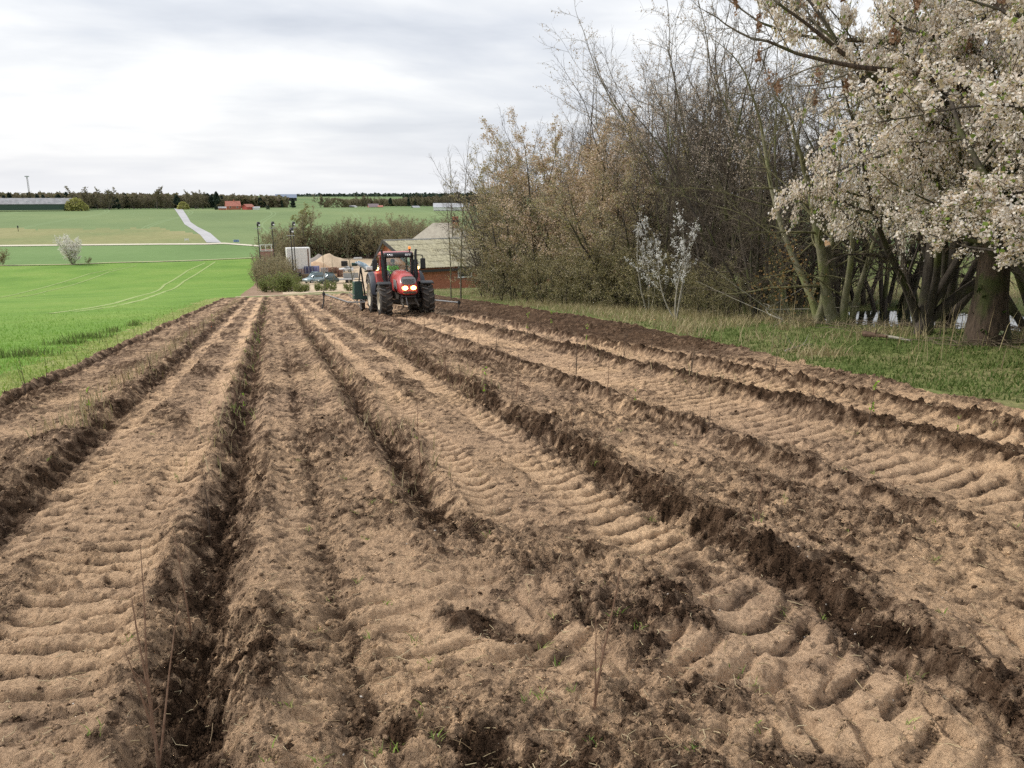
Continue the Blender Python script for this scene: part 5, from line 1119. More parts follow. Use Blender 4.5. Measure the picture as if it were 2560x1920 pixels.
# ------------------------------------------------------------------ the tractor with its planting machine
M_tred = mat("tractor_red_paint", (0.50, 0.035, 0.04), 0.4, (0.42, 0.075, 0.06), 2.5, coat=0.35)
M_plast = mat("black_plastic", (0.022, 0.023, 0.026), 0.5)
M_fend = mat("grey_rubber_fender", (0.055, 0.062, 0.08), 0.6)
M_dirty = mat("dusty_black_iron", (0.035, 0.03, 0.027), 0.75, (0.07, 0.055, 0.04), 8)
M_tyre2 = mat("dusty_tractor_tyre", (0.030, 0.028, 0.027), 0.85, (0.065, 0.055, 0.046), 5, bump=0.004)
M_lug = mat('dusty_tread_rubber', (0.085, 0.075, 0.066), 0.8, (0.13, 0.11, 0.09), 5)
M_rimw = mat("cream_rim", (0.66, 0.60, 0.47), 0.5, (0.52, 0.45, 0.34), 6)
M_grille = mat("silver_grille", (0.26, 0.25, 0.25), 0.45, metal=0.3)
def glass_mat():
    m, nt, b = base_mat("cab_glass"); L = nt.links.new; t = N(nt, 'ShaderNodeBsdfTransparent'); t.inputs[0].default_value = (0.90, 0.97, 0.96, 1)
    g = N(nt, 'ShaderNodeBsdfGlossy'); g.inputs['Roughness'].default_value = 0.03; g.inputs['Color'].default_value = (0.9, 0.97, 1, 1)
    mx = N(nt, 'ShaderNodeMixShader'); mx.inputs[0].default_value = 0.06; L(t.outputs[0], mx.inputs[1]); L(g.outputs[0], mx.inputs[2]); L(mx.outputs[0], nt.nodes['Material Output'].inputs[0]); return m
M_cabglass = glass_mat()
M_lamp_on = mat("lit_headlamp", (1, 0.9, 0.6), 0.3, emit=(1.0, 0.84, 0.48), es=7)
M_lamp_ring = mat("glowing_reflector", (0.9, 0.4, 0.1), 0.3, emit=(1.0, 0.60, 0.18), es=1.1)
M_marker_on = mat("lit_marker_lamp", (1, 0.75, 0.3), 0.3, emit=(1.0, 0.70, 0.28), es=3.0)
M_beacon = mat("orange_beacon", (0.85, 0.20, 0.04), 0.25, emit=(1.0, 0.22, 0.04), es=0.6)
M_lampoff = mat("clear_work_lamp", (0.62, 0.64, 0.66), 0.2, metal=0.4)
tp = at(1016, 789)
TR = thing('tractor', "red farm tractor with lit headlights driving towards the viewer over the rows", 'tractor', tp, 0.02)
TR.scale = (0.89, 0.97, 0.885)
# local frame: the tractor faces -Y; x is to the right of the picture; origin under the front axle. It stands on the slope.
TR.rotation_euler = (-math.atan(SLOPE), 0, 0.0)
def tractor_wheel(x, y, r, w, rimr, nl, side):
    t_ = MB(); t_.lathe([(-w/2, rimr), (-w/2+0.01, r*0.80), (-w/2+0.06, r*0.90), (-w*0.25, r*0.92), (0, r*0.925), (w*0.25, r*0.92), (w/2-0.06, r*0.90), (w/2-0.01, r*0.80), (w/2, rimr), (w*0.38, rimr*0.97), (-w*0.38, rimr*0.97), (-w/2, rimr)], 40)
    me = t_.mesh('tyre', M_tyre2, smooth=True)
    wh = thing('wheel', None, None, (x, y, r), 0); wh.parent = TR
    for k in ('label', 'category'):
        if k in wh: del wh[k]
    ty = obj('tyre', me, wh)
    lg = MB()
    for i in range(nl):
        for s in (-1, 1):
            a0 = 2*math.pi*(i+(0.5 if s > 0 else 0))/nl; pts = []
            # a lug runs from the middle of the tread outwards and back, like one arm of an arrow
            for u, da in ((0.03, 0.0), (0.22, 0.05), (0.40, 0.16), (0.505, 0.27)):
                a = a0-da*0.62/r; xx = s*u*w; rr = r*(1.0 if u < 0.45 else 0.955)
                pts.append((xx, a, rr))
            vs = []; hw = 0.026+0.005*(w > 0.55)
            for xx, a, rr in pts:
                for da_, rad in ((-hw/r*1.3, rr*0.89), (-hw/r, rr), (hw/r, rr), (hw/r*1.3, rr*0.89)):
                    vs.append((xx, -math.sin(a+da_)*rad, math.cos(a+da_)*rad))
            fs = []
            for j in range(3):
                for q in range(3): fs.append((j*4+q, j*4+q+1, j*4+q+5, j*4+q+4))
            fs += [(0, 1, 2, 3), (12, 15, 14, 13)]; lg.add(vs, fs)
    o = lg.build('tread_lugs', M_lug, wh); o['kind'] = 'stuff'
    rm = MB(); c = side
    rm.lathe([(c*w*0.49, rimr*1.0), (c*w*0.50, rimr*0.95), (c*w*0.36, rimr*0.88), (c*w*0.28, rimr*0.45), (c*w*0.22, rimr*0.36), (c*w*0.24, 0)], 32); rm.build('rim', M_rimw, wh, smooth=True)
    hb = MB(); hb.lathe([(c*w*0.22, 0.14), (c*w*0.42, 0.12), (c*w*0.44, 0)], 16); hb.build('hub', M_dirty, wh)
    for k in range(8):
        a = k*math.pi/4; b = MB(); b.lathe([(c*w*0.2, 0.022), (c*w*0.30, 0.022), (c*w*0.30, 0)], 6, c=(0, math.cos(a)*rimr*0.32, math.sin(a)*rimr*0.32)); b.build('wheel_nut', M_dirty, wh)
for s in (-1, 1):
    tractor_wheel(s*0.98, 0.0, 0.74, 0.56, 0.43, 15, s)
    tractor_wheel(s*1.0, 2.75, 0.97, 0.66, 0.58, 18, s)
def P(name, mb, m, bevel=0.0, smooth=False, parent=None): return mb.build(name, m, parent or TR, bevel=bevel, smooth=smooth)
# chassis, front axle, linkage
mb = MB(); mb.box((0, 1.2, 0.95), (0.5, 2.9, 0.45)); mb.box((0, 2.75, 0.97), (1.5, 0.5, 0.5)); P('chassis', mb, M_dirty, 0.03)
mb = MB(); mb.tube([(-0.75, 0, 0.70), (-0.3, 0, 0.64), (0.3, 0, 0.64), (0.75, 0, 0.70)], [0.10, 0.13, 0.13, 0.10], 10); mb.box((0, 0.1, 0.66), (0.42, 0.42, 0.34)); P('front_axle', mb, M_dirty, 0.02)
mb = MB()
for s in (-1, 1): mb.bar((s*0.30, -0.35, 0.95), (s*0.34, -0.95, 0.62), 0.07, 0.12); mb.bar((s*0.34, -0.95, 0.62), (s*0.34, -1.35, 0.50), 0.06, 0.1); mb.tube([(s*0.2, -0.45, 1.05), (s*0.30, -1.0, 0.66)], 0.035, 8)
mb.bar((-0.4, -0.95, 0.60), (0.4, -0.95, 0.60), 0.08); mb.box((0, -0.55, 0.85), (0.62, 0.16, 0.5)); P('front_linkage', mb, M_dirty, 0.01)
mb = MB(); mb.tube([(-0.12, -0.62, 1.12), (-0.14, -0.98, 0.85), (-0.1, -1.0, 0.5)], 0.025, 8); P('top_link', mb, M_grille)
mb = MB()
for s in (-1, 1): mb.box((s*0.36, 1.45, 0.72), (0.34, 0.95, 0.5))
for s in (-1, 1):
    m2 = MB(); m2.box((s*0.66, 1.35, 0.78), (0.34, 1.0, 0.46), taper=0.95); P('fuel_tank', m2, M_plast, 0.06)
    for k in range(3): m3 = MB(); m3.box((s*(0.80+0.02*k), 1.15-0.08*k, 0.55+0.28*k), (0.26, 0.34, 0.04)); P('step', m3, M_dirty, 0.008)
# bonnet: lofted, rounded, falling to the nose
def hood_ring(y, hw, zb, zt, sq=3.2, n=28, drop=0.0):
    out = []
    for k in range(n):
        a = 2*math.pi*k/n; c, s_ = math.cos(a), math.sin(a); x = math.copysign(abs(c)**(2/sq), c)*hw; z = math.copysign(abs(s_)**(2/(2.6 if s_ > 0 else 5)), s_)
        zc = (zb+zt)/2; out.append((x*(1-0.12*max(0, z)), y-0.10*(1-abs(c))*0+drop*z, zc+z*(zt-zb)/2))
    return out
mb = MB(); mb.loft([hood_ring(-1.02, 0.20, 1.12, 1.38), hood_ring(-1.0, 0.34, 1.04, 1.55, drop=0.05), hood_ring(-0.90, 0.415, 1.0, 1.72, drop=0.10), hood_ring(-0.70, 0.44, 0.99, 1.86, drop=0.08), hood_ring(-0.4, 0.455, 1.0, 1.96, drop=0.03), hood_ring(0.1, 0.46, 1.02, 2.05), hood_ring(0.7, 0.47, 1.05, 2.12), hood_ring(1.25, 0.48, 1.1, 2.16)]); BON = P('bonnet', mb, M_tred, smooth=True)
# grille, lamps
def nose_patch(name, m, x0, x1, z0, z1, off, nx=10, nz=8, rnd=0.25, parent=None):
    """panel laid on the curved nose"""
    def ysurf(x, z):
        t = (z-1.0)/(1.95-1.0); yy = -1.06+0.30*max(0, t)**2.2; return yy+0.55*abs(x)**2.4*1.0
    V = []; Fc = []
    for j in range(nz+1):
        for i in range(nx+1):
            u, v = i/nx*2-1, j/nz*2-1; k = 1-rnd*abs(v)**3; x = (x0+x1)/2+u*k*(x1-x0)/2; kk = 1-rnd*abs(u)**3*0.5; z = (z0+z1)/2+v*kk*(z1-z0)/2; V.append((x, ysurf(x, z)-off, z))
    for j in range(nz):
        for i in range(nx): a = j*(nx+1)+i; Fc.append((a, a+1, a+nx+2, a+nx+1))
    n = len(V); V2 = V+[(x, y+0.05, z) for x, y, z in V]; F2 = Fc+[tuple(q+n for q in reversed(f)) for f in Fc]
    edge = [i for i in range(nx+1)]+[(j+1)*(nx+1)+nx for j in range(nz)]+[nz*(nx+1)+i for i in range(nx-1, -1, -1)]+[j*(nx+1) for j in range(nz-1, 0, -1)]
    F2 += [(edge[k], edge[(k+1) % len(edge)], edge[(k+1) % len(edge)]+n, edge[k]+n) for k in range(len(edge))]
    me = bpy.data.meshes.new(name); me.from_pydata(V2, [], F2); me.materials.append(m); me.polygons.foreach_set('use_smooth', [True]*len(F2)); me.update(); return obj(name, me, parent or TR)
G = nose_patch('grille', M_grille, -0.33, 0.33, 1.45, 1.84, 0.06)
for k in range(5): nose_patch('grille_bar', M_plast, -0.27, 0.27, 1.49+k*0.05, 1.505+k*0.05, 0.075, nz=1, rnd=0, parent=G)
for s in (-1, 1):
    h = nose_patch('headlight', M_lamp_ring, min(s*0.06, s*0.33), max(s*0.06, s*0.33), 1.22, 1.40, 0.06, rnd=0.35)
    mb = MB(); mb.lathe([(-1.17, 0), (-1.165, 0.075), (-1.10, 0.08), (-1.05, 0)], 20, axis='Y', c=(s*0.19, -0.012 if s < 0 else 0.02, 1.31)); mb.build('lamp', M_lamp_on, h, smooth=True)
nose_patch('lower_grille', M_dirty, -0.30, 0.30, 1.06, 1.16, 0.05, rnd=0.2)
for k in range(3): nose_patch('badge_mark', M_plast, -0.09+k*0.07, -0.06+k*0.07, 1.82, 1.85, 0.03, 2, 2)
for s in (-1, 1):
    mb = MB(); mb.prism([(-0.5, 1.25), (0.3, 1.25), (0.35, 1.72), (-0.35, 1.66)], s*0.452, s*0.475, 'X'); P('side_grille', mb, M_grille, 0.01)
mb = MB(); mb.box((0, -0.82, 0.92), (0.66, 0.22, 0.10)); P('front_bumper', mb, M_plast, 0.02)
# front mudguards
for s in (-1, 1):
    mb = MB(); pts = [(math.radians(a), 0.86) for a in range(62, 152, 8)]; rings = []
    for a, rr in pts:
        y, z = -math.cos(a)*rr, math.sin(a)*rr+0.74; d = 0.02
        rings.append([(s*0.68, y, z-d), (s*1.25, y, z-d-0.02), (s*1.29, y, z-0.07), (s*1.27, y, z+0.012), (s*0.70, y, z+0.02)])
    mb.loft(rings); P('front_mudguard', mb, M_plast, smooth=True)
    mb = MB(); mb.bar((s*0.62, 0.0, 0.8), (s*0.62, 0.1, 1.55), 0.05, 0.12); mb.bar((s*0.62, 0.1, 1.55), (s*0.85, 0.1, 1.59), 0.05); P('mudguard_bracket', mb, M_dirty)
# rear fenders: red inner arch with grey outer rim
for s in (-1, 1):
    rings = []; rings2 = []
    for a in range(8, 150, 9):
        r_ = math.radians(a); y, z = 2.75-math.cos(r_)*1.10, 0.97+math.sin(r_)*1.10
        rings.append([(s*0.62, y, z-0.03), (s*1.08, y, z-0.03), (s*1.08, y, z+0.02), (s*0.62, y, z+0.05)])
        rings2.append([(s*1.085, y, z-0.16), (s*1.30, y, z-0.12), (s*1.345, y, z-0.06), (s*1.30, y, z+0.0), (s*1.085, y, z+0.035)])
    mb = MB(); mb.loft(rings); mb.prism([(1.75, 1.25), (1.68, 1.75), (1.95, 2.05), (2.5, 2.15), (3.2, 2.1), (3.2, 1.2)], s*0.60, s*0.66, 'X'); f = P('rear_fender', mb, M_tred, smooth=True)
    mb = MB(); mb.loft(rings2); mb.build('fender_rim', M_fend, f, smooth=True)
    mb = MB(); mb.prism([(1.62, 1.55), (1.78, 2.0), (2.0, 2.12), (2.3, 1.5)], s*0.66, s*1.07, 'X'); mb.build('fender_front', M_tred, f, bevel=0.03)
    mb = MB(); mb.box((s*0.98, 1.95, 2.22), (0.06, 0.06, 0.16)); mb.box((s*0.98, 1.93, 2.33), (0.17, 0.1, 0.08)); l1 = mb.build('lamp_bracket', M_plast, TR, bevel=0.01)
    mb = MB(); mb.lathe([(-0.06, 0), (-0.05, 0.085), (0.05, 0.09), (0.06, 0)], 16, axis='Y', c=(s*0.99, 1.86, 2.23)); mb.build('marker_lamp', M_marker_on, l1, smooth=True)
    mb = MB(); mb.box((s*0.99, 1.90, 2.42), (0.15, 0.08, 0.12)); mb.build('turn_lamp', M_lampoff, l1, bevel=0.02)
# cab
CAB = P('cab_floor', MB().box((0, 2.2, 1.38), (1.24, 1.5, 0.35)).box((0, 1.50, 1.55), (1.1, 0.2, 0.5)), M_plast, 0.03)
def pillar(a, b, w, d, m=M_plast): mb = MB(); mb.bar(a, b, w, d); return P('cab_pillar', mb, m, 0.01)
zt = 2.80
for s in (-1, 1):
    pillar((s*0.60, 1.42, 1.5), (s*0.66, 1.38, zt), 0.085, 0.12)
    pillar((s*0.74, 2.25, 1.5), (s*0.75, 2.25, zt), 0.07, 0.10, M_tred)
    pillar((s*0.66, 3.02, 1.7), (s*0.66, 2.98, zt), 0.09, 0.10)
    mb = MB(); mb.box((s*0.76, 2.2, 1.45), (0.06, 1.55, 0.10)); P('door_sill', mb, M_tred, 0.01)
    V = [(s*0.63, 1.44, 1.62), (s*0.73, 2.2, 1.52), (s*0.73, 2.2, 2.78), (s*0.67, 1.41, 2.78)]; mb = MB(); mb.add(V+[(x-s*0.008, y, z) for x, y, z in V], [(0, 1, 2, 3), (7, 6, 5, 4), (0, 4, 5, 1), (1, 5, 6, 2), (2, 6, 7, 3), (3, 7, 4, 0)]); P('door_glass', mb, M_cabglass)
    V = [(s*0.74, 2.3, 1.9), (s*0.67, 2.97, 1.9), (s*0.67, 2.95, 2.78), (s*0.74, 2.3, 2.78)]; mb = MB(); mb.add(V+[(x-s*0.008, y, z) for x, y, z in V], [(0, 1, 2, 3), (7, 6, 5, 4), (0, 4, 5, 1), (1, 5, 6, 2), (2, 6, 7, 3), (3, 7, 4, 0)]); P('side_window', mb, M_cabglass)
mb = MB(); mb.box((0, 1.385, 2.12), (1.20, 0.012, 1.26)); P('windscreen', mb, M_cabglass)
mb = MB(); mb.box((0, 3.02, 2.25), (1.2, 0.012, 1.05)); P('rear_window', mb, M_cabglass)
mb = MB(); mb.bar((-0.6, 1.40, 1.50), (0.6, 1.40, 1.50), 0.10, 0.10); P('windscreen_sill', mb, M_plast)
def rrect(y, hw, z0, z1, r=0.1, n=5):
    pts = []
    for cx, cz, a0 in ((hw-r, z1-r, 0), (-(hw-r), z1-r, 90), (-(hw-r), z0+r, 180), (hw-r, z0+r, 270)):
        for k in range(n): a = math.radians(a0+90*k/(n-1)); pts.append((cx+math.cos(a)*r, y, cz+math.sin(a)*r))
    return pts
mb = MB(); mb.loft([rrect(1.42, 0.70, 2.78, 2.96, 0.07), rrect(1.6, 0.76, 2.78, 3.02, 0.09), rrect(2.3, 0.80, 2.78, 3.07, 0.1), rrect(3.0, 0.76, 2.78, 3.02, 0.09), rrect(3.15, 0.70, 2.8, 2.96, 0.07)]); ROOF = P('cab_roof', mb, M_tred, smooth=True)
mb = MB(); mb.loft([rrect(1.22, 0.60, 2.76, 2.90, 0.05), rrect(1.28, 0.67, 2.73, 2.96, 0.06), rrect(1.46, 0.71, 2.72, 2.99, 0.07)]); VIS = mb.build('visor', M_plast, ROOF, smooth=True)
for x, w in ((-0.52, 0.10), (-0.37, 0.16), (0.37, 0.16), (0.52, 0.08)):
    mb = MB(); mb.box((x, 1.235, 2.85), (w, 0.08, 0.10)); mb.build('work_lamp', M_lampoff, TR, bevel=0.015)
mb = MB(); mb.lathe([(3.0, 0.03), (3.09, 0.03), (3.10, 0.06), (3.13, 0.06), (3.14, 0.0)], 14, axis='Z', c=(0.58, 1.55, 0)); bq = P('beacon', mb, M_plast); mb = MB(); mb.lathe([(3.14, 0.055), (3.19, 0.065), (3.25, 0.05), (3.27, 0)], 14, axis='Z', c=(0.58, 1.55, 0)); mb.build('beacon_dome', M_beacon, bq, smooth=True)
mb = MB(); mb.tube([(0.12, 1.36, 1.62), (0.48, 1.36, 2.05)], 0.012, 6); P('wiper', mb, M_plast)
# exhaust and air intake stacks at the front pillars
for s in (-1, 1):
    mb = MB(); mb.tube([(s*0.42, 0.9, 1.40), (s*0.62, 1.05, 1.42), (s*0.72, 1.15, 1.55), (s*0.76, 1.18, 1.8)], [0.07, 0.075, 0.08, 0.095], 12); mb.tube([(s*0.76, 1.18, 1.78), (s*0.775, 1.2, 2.25), (s*0.79, 1.22, 2.62)], [0.105, 0.11, 0.10], 14); mb.tube([(s*0.79, 1.22, 2.60), (s*0.80, 1.22, 2.95), (s*0.83 if s > 0 else s*0.84, 1.20, 3.12)], [0.062, 0.06, 0.045], 12)
    P('exhaust_stack' if s > 0 else 'intake_stack', mb, M_plast, smooth=True)
    mb = MB(); mb.tube([(s*0.70, 1.45, 2.83), (s*1.00, 1.30, 2.84), (s*1.14, 1.28, 2.82), (s*1.16, 1.28, 2.66)], 0.022, 8); ma = P('mirror_arm', mb, M_plast, smooth=True)
    mb = MB(); mb.loft([rrect(1.24, 0.10, 2.20, 2.64, 0.05), rrect(1.30, 0.125, 2.16, 2.68, 0.06), rrect(1.34, 0.11, 2.19, 2.66, 0.05)]); o = mb.build('mirror', M_plast, ma, smooth=True); o.location.x = s*1.16
# seat, wheel, console inside
mb = MB(); mb.box((-0.02, 2.55, 1.72), (0.5, 0.5, 0.14)); mb.box((-0.02, 2.82, 2.08), (0.48, 0.12, 0.62)); P('seat', mb, M_plast, 0.04)
mb = MB(); mb.tube([(-0.02, 1.62, 1.55), (-0.02, 1.86, 2.0)], 0.05, 8); P('steering_column', mb, M_plast)
mb = MB(); n = 20; c = Vector((-0.02, 1.90, 2.02)); q = Matrix.Rotation(R(35), 3, 'X'); mb.tube([c+q @ Vector((math.cos(2*math.pi*k/n)*0.2, math.sin(2*math.pi*k/n)*0.2, 0)) for k in range(n+1)], 0.016, 6); P('steering_wheel', mb, M_plast, smooth=True)
mb = MB(); mb.box((0.42, 2.0, 1.78), (0.18, 0.3, 0.5)); mb.box((0.40, 1.75, 2.1), (0.2, 0.06, 0.16)); P('side_console', mb, M_fend, 0.02)
mb = MB(); mb.box((-0.52, 1.55, 2.0), (0.09, 0.06, 0.3)); P('cab_display', mb, M_plast, 0.01)

# --- driver: one skinned body sitting in the cab, jacket and cap over it
def skin_body(name, joints, edges, radii, m, parent, sub=2, root=0):
    me = bpy.data.meshes.new(name); me.from_pydata(joints, edges, []); o = bpy.data.objects.new(name, me); COL.objects.link(o)
    md = o.modifiers.new('skin', 'SKIN'); md.use_smooth_shade = True
    sv = me.skin_vertices[0].data
    for i, r in enumerate(radii): sv[i].radius = (r, r) if not hasattr(r, '__len__') else r; sv[i].use_root = (i == root)
    s = o.modifiers.new('sub', 'SUBSURF'); s.levels = sub; s.render_levels = sub
    dg = bpy.context.evaluated_depsgraph_get(); dg.update(); nm = bpy.data.meshes.new_from_object(o.evaluated_get(dg)); nm.name = name
    bpy.data.objects.remove(o); nm.materials.clear(); nm.materials.append(m); nm.polygons.foreach_set('use_smooth', [True]*len(nm.polygons))
    return obj(name, nm, parent)
M_skin = mat("skin", (0.48, 0.28, 0.20), 0.55); M_hivis = mat("hi_vis_green_jacket", (0.32, 0.80, 0.06), 0.7, (0.40, 0.88, 0.12), 6); M_jean = mat("dark_trousers", (0.03, 0.035, 0.05), 0.8); M_knit = mat("grey_knitted_cap", (0.11, 0.12, 0.12), 0.95)
DRV = thing('person', "driver in bright green jacket and dark cap sitting in the tractor cab", 'person', tp, 0); DRV.rotation_euler = TR.rotation_euler; DRV.scale = TR.scale
J = [(0, 2.52, 1.84), (0, 2.52, 2.00), (0.0, 2.50, 2.20), (0, 2.46, 2.36), (0, 2.44, 2.43), (0, 2.42, 2.50), (0, 2.41, 2.60),
     (-0.19, 2.47, 2.33), (-0.25, 2.33, 2.12), (-0.17, 2.05, 2.10), (-0.15, 1.96, 2.10), (0.19, 2.47, 2.33), (0.27, 2.34, 2.12), (0.17, 2.05, 2.10), (0.15, 1.96, 2.10),
     (-0.11, 2.45, 1.82), (-0.16, 2.05, 1.86), (-0.16, 1.92, 1.58), (-0.16, 1.80, 1.56), (0.11, 2.45, 1.82), (0.16, 2.05, 1.86), (0.16, 1.92, 1.58), (0.16, 1.80, 1.56)]
E = [(0, 1), (1, 2), (2, 3), (3, 4), (4, 5), (5, 6), (3, 7), (7, 8), (8, 9), (9, 10), (3, 11), (11, 12), (12, 13), (13, 14), (0, 15), (15, 16), (16, 17), (17, 18), (0, 19), (19, 20), (20, 21), (21, 22)]
RA = [0.13, 0.13, 0.15, 0.10, 0.052, 0.085, 0.075, 0.06, 0.048, 0.036, 0.03, 0.06, 0.048, 0.036, 0.03, 0.085, 0.06, 0.045, 0.04, 0.085, 0.06, 0.045, 0.04]
def shift(Q, dx=-0.02): return [(x+dx, y, z) for x, y, z in Q]
skin_body('body', shift(J), E, RA, M_skin, DRV)
js = [0, 1, 2, 3, 7, 8, 9, 11, 12, 13]; mp = {j: i for i, j in enumerate(js)}
skin_body('jacket', shift([J[j] for j in js]), [(mp[a], mp[b]) for a, b in E if a in mp and b in mp], [0.16, 0.16, 0.18, 0.135, 0.085, 0.07, 0.058, 0.085, 0.07, 0.058], M_hivis, DRV)
js = [0, 15, 16, 17, 19, 20, 21]; mp = {j: i for i, j in enumerate(js)}
skin_body('trousers', shift([J[j] for j in js]), [(mp[a], mp[b]) for a, b in E if a in mp and b in mp], [0.15, 0.10, 0.08, 0.065, 0.10, 0.08, 0.065], M_jean, DRV)
mb = MB(); mb.lathe([(2.545, 0.112), (2.58, 0.114), (2.64, 0.105), (2.69, 0.07), (2.71, 0)], 18, axis='Z', c=(-0.02, 2.42, 0)); mb.build('cap', M_knit, DRV, smooth=True)
mb = MB(); mb.loft([[(x-0.02, y, z) for x, y, z in ((-0.012, 2.325, 2.52), (0.012, 2.325, 2.52), (0.018, 2.32, 2.49), (-0.018, 2.32, 2.49))], [(x-0.02, y, z) for x, y, z in ((-0.006, 2.33, 2.55), (0.006, 2.33, 2.55), (0.006, 2.335, 2.55), (-0.006, 2.335, 2.55))]]); mb.build('nose', M_skin, DRV)
for s in (-1, 1): mb = MB(); mb.lathe([(-0.012, 0), (0, 0.011), (0.012, 0)], 8, axis='Y', c=(s*0.032-0.02, 2.335, 2.545)); mb.build('eye', M_plast, DRV); mb = MB(); mb.box((s*0.088-0.02, 2.42, 2.52), (0.02, 0.035, 0.055)); mb.build('ear', M_skin, DRV, bevel=0.006)
mb = MB(); mb.box((-0.02, 2.333, 2.465), (0.045, 0.01, 0.008)); mb.build('mouth', mat("lips", (0.35, 0.13, 0.11), 0.5), DRV)
# hands with five fingers each round the steering wheel
def hand(cx, cyy, cz, s):
    h = MB(); h.box((cx, cyy, cz), (0.075, 0.085, 0.03), Matrix.Rotation(R(25), 3, 'X'))
    for k in range(4): x = cx+(-0.028+0.0187*k); ln = (0.9, 1.05, 1.0, 0.8)[k]; h.tube([(x, cyy-0.03, cz+0.008), (x, cyy-0.03-0.035*ln, cz+0.004), (x, cyy-0.03-0.045*ln, cz-0.025*ln), (x, cyy-0.025-0.02*ln, cz-0.036*ln)], [0.009, 0.0085, 0.008, 0.006], 6)
    h.tube([(cx-s*0.03, cyy+0.015, cz), (cx-s*0.055, cyy-0.015, cz-0.012), (cx-s*0.045, cyy-0.045, cz-0.03)], [0.011, 0.010, 0.007], 6); h.build('hand', M_skin, DRV, smooth=True)
for c_ in DRV.children: c_.location.x -= 0.10
hand(-0.17, 1.95, 2.105, -1); hand(0.13, 1.95, 2.105, 1)

# --- planting machine carried behind the tractor
PM = thing('planting_machine', "dark green planting machine with blue-white seat frame and long marker arms behind the tractor", 'machine', tp, 0); PM.rotation_euler = TR.rotation_euler; PM.scale = TR.scale
M_dgp = mat("dark_green_paint", (0.012, 0.045, 0.035), 0.4, (0.02, 0.06, 0.05), 4); M_bwc = mat("blue_white_cloth", (0.30, 0.42, 0.50), 0.6, (0.66, 0.74, 0.78), 7, lo=0.45, hi=0.55); M_alu = mat("bare_aluminium", (0.52, 0.52, 0.50), 0.35, metal=0.6)
def Q(name, mb, m, bevel=0.0, smooth=False, parent=None): return mb.build(name, m, parent or PM, bevel=bevel, smooth=smooth)
y0 = 4.6
mb = MB(); mb.box((0, y0, 0.75), (3.0, 0.14, 0.14)); mb.box((0, y0+1.2, 0.75), (3.0, 0.14, 0.14))
for x in (-1.4, 0, 1.4): mb.box((x, y0+0.6, 0.75), (0.12, 1.3, 0.12))
Q('frame', mb, M_dgp, 0.01)
mb = MB(); mb.box((-1.62, y0+0.4, 1.15), (0.5, 0.9, 0.95), taper=0.85); Q('side_hopper', mb, M_dgp, 0.04)
mb = MB(); mb.box((1.3, y0+0.4, 1.0), (0.5, 0.8, 0.6), taper=0.85); Q('side_hopper', mb, M_dgp, 0.04)
DX = 0.55
for x in (-2.15, -1.9): mb = MB(); mb.bar((-2.0+DX, y0, 2.35), (x*1.0-(0.12 if x < -2 else -0.10)+DX, y0+(0.1), 0.55), 0.06); Q('strut', mb, M_plast)
mb = MB(); mb.bar((-1.55+DX, y0, 2.15), (-1.35+DX, y0, 1.0), 0.05); Q('strut', mb, M_plast)
for k, (a, b) in enumerate((((-2.25+DX, y0-0.02, 2.58), (-1.45+DX, y0+0.1, 2.08)), ((-2.1+DX, y0+0.3, 2.62), (-1.4+DX, y0+0.35, 2.18)))):
    mb = MB(); mb.tube([a, (Vector(a)+Vector(b))/2+Vector((0, 0, 0.06)), b], [0.08, 0.11, 0.08], 10); Q('rolled_canopy', mb, M_bwc, smooth=True)
mb = MB(); mb.lathe([(-0.14, 0), (-0.14, 0.09), (0.14, 0.09), (0.14, 0)], 12, axis='X', c=(-2.3+DX, y0, 2.5)); Q('roller_end', mb, M_dgp, smooth=True)
mb = MB(); mb.box((-0.55, y0+0.2, 2.12), (1.3, 0.7, 0.07)); Q('canopy_frame', mb, M_plast, 0.01)
mb = MB(); mb.box((-0.55, y0+0.2, 2.27), (1.3, 0.9, 0.2), taper=0.97); Q('canopy', mb, M_white, 0.03)
for x in (-0.5, 0.5):
    mb = MB(); mb.box((x, y0+1.0, 0.95), (0.4, 0.4, 0.08)); s_ = Q('planter_seat', mb, M_plast, 0.02); mb = MB(); mb.box((x, y0+1.2, 1.2), (0.4, 0.06, 0.35)); mb.build('seat_back', M_plast, s_, bevel=0.02)
for s in (-1, 1):
    x1 = -3.4 if s < 0 else 3.7; z1 = 1.02 if s < 0 else 0.30
    mb = MB(); mb.tube([(s*1.3, y0, 0.52), (s*2.2, y0-0.02, 0.55 if s < 0 else 0.5), (x1, y0-0.1, z1)], 0.045, 8); a = Q('marker_arm', mb, M_alu, smooth=True)
    mb = MB(); mb.tube([(x1, y0-0.1, z1+0.15), (x1-0.02, y0-0.1, z1-0.35), (x1-0.12, y0-0.12, z1-0.75 if s < 0 else 0.0)], [0.03, 0.035, 0.03], 8); mb.box((x1, y0-0.1, z1), (0.14, 0.14, 0.16)); mb.build('marker_tine', M_plast, a)
    mb = MB(); mb.bar((s*1.3, y0, 0.55), (s*2.1, y0, 1.05), 0.045); mb.bar((s*1.5, y0-0.05, 0.2), (s*2.15, y0-0.05, 0.95), 0.035); mb.build('brace', M_alu, a)
for x in (-1.3, 1.3):
    mb = MB(); mb.lathe([(-0.1, 0), (-0.1, 0.36), (0.1, 0.36), (0.1, 0)], 20, c=(x, y0+1.3, 0.36)); Q('wheel', mb, M_tyre2, smooth=True)
# ------------------------------------------------------------------ surface of the worked soil, for things that stand on it
def soil_z(xs, ys):
    h, m = soil(np.asarray(xs, float), np.asarray(ys, float)); return T(xs, ys)+h, m
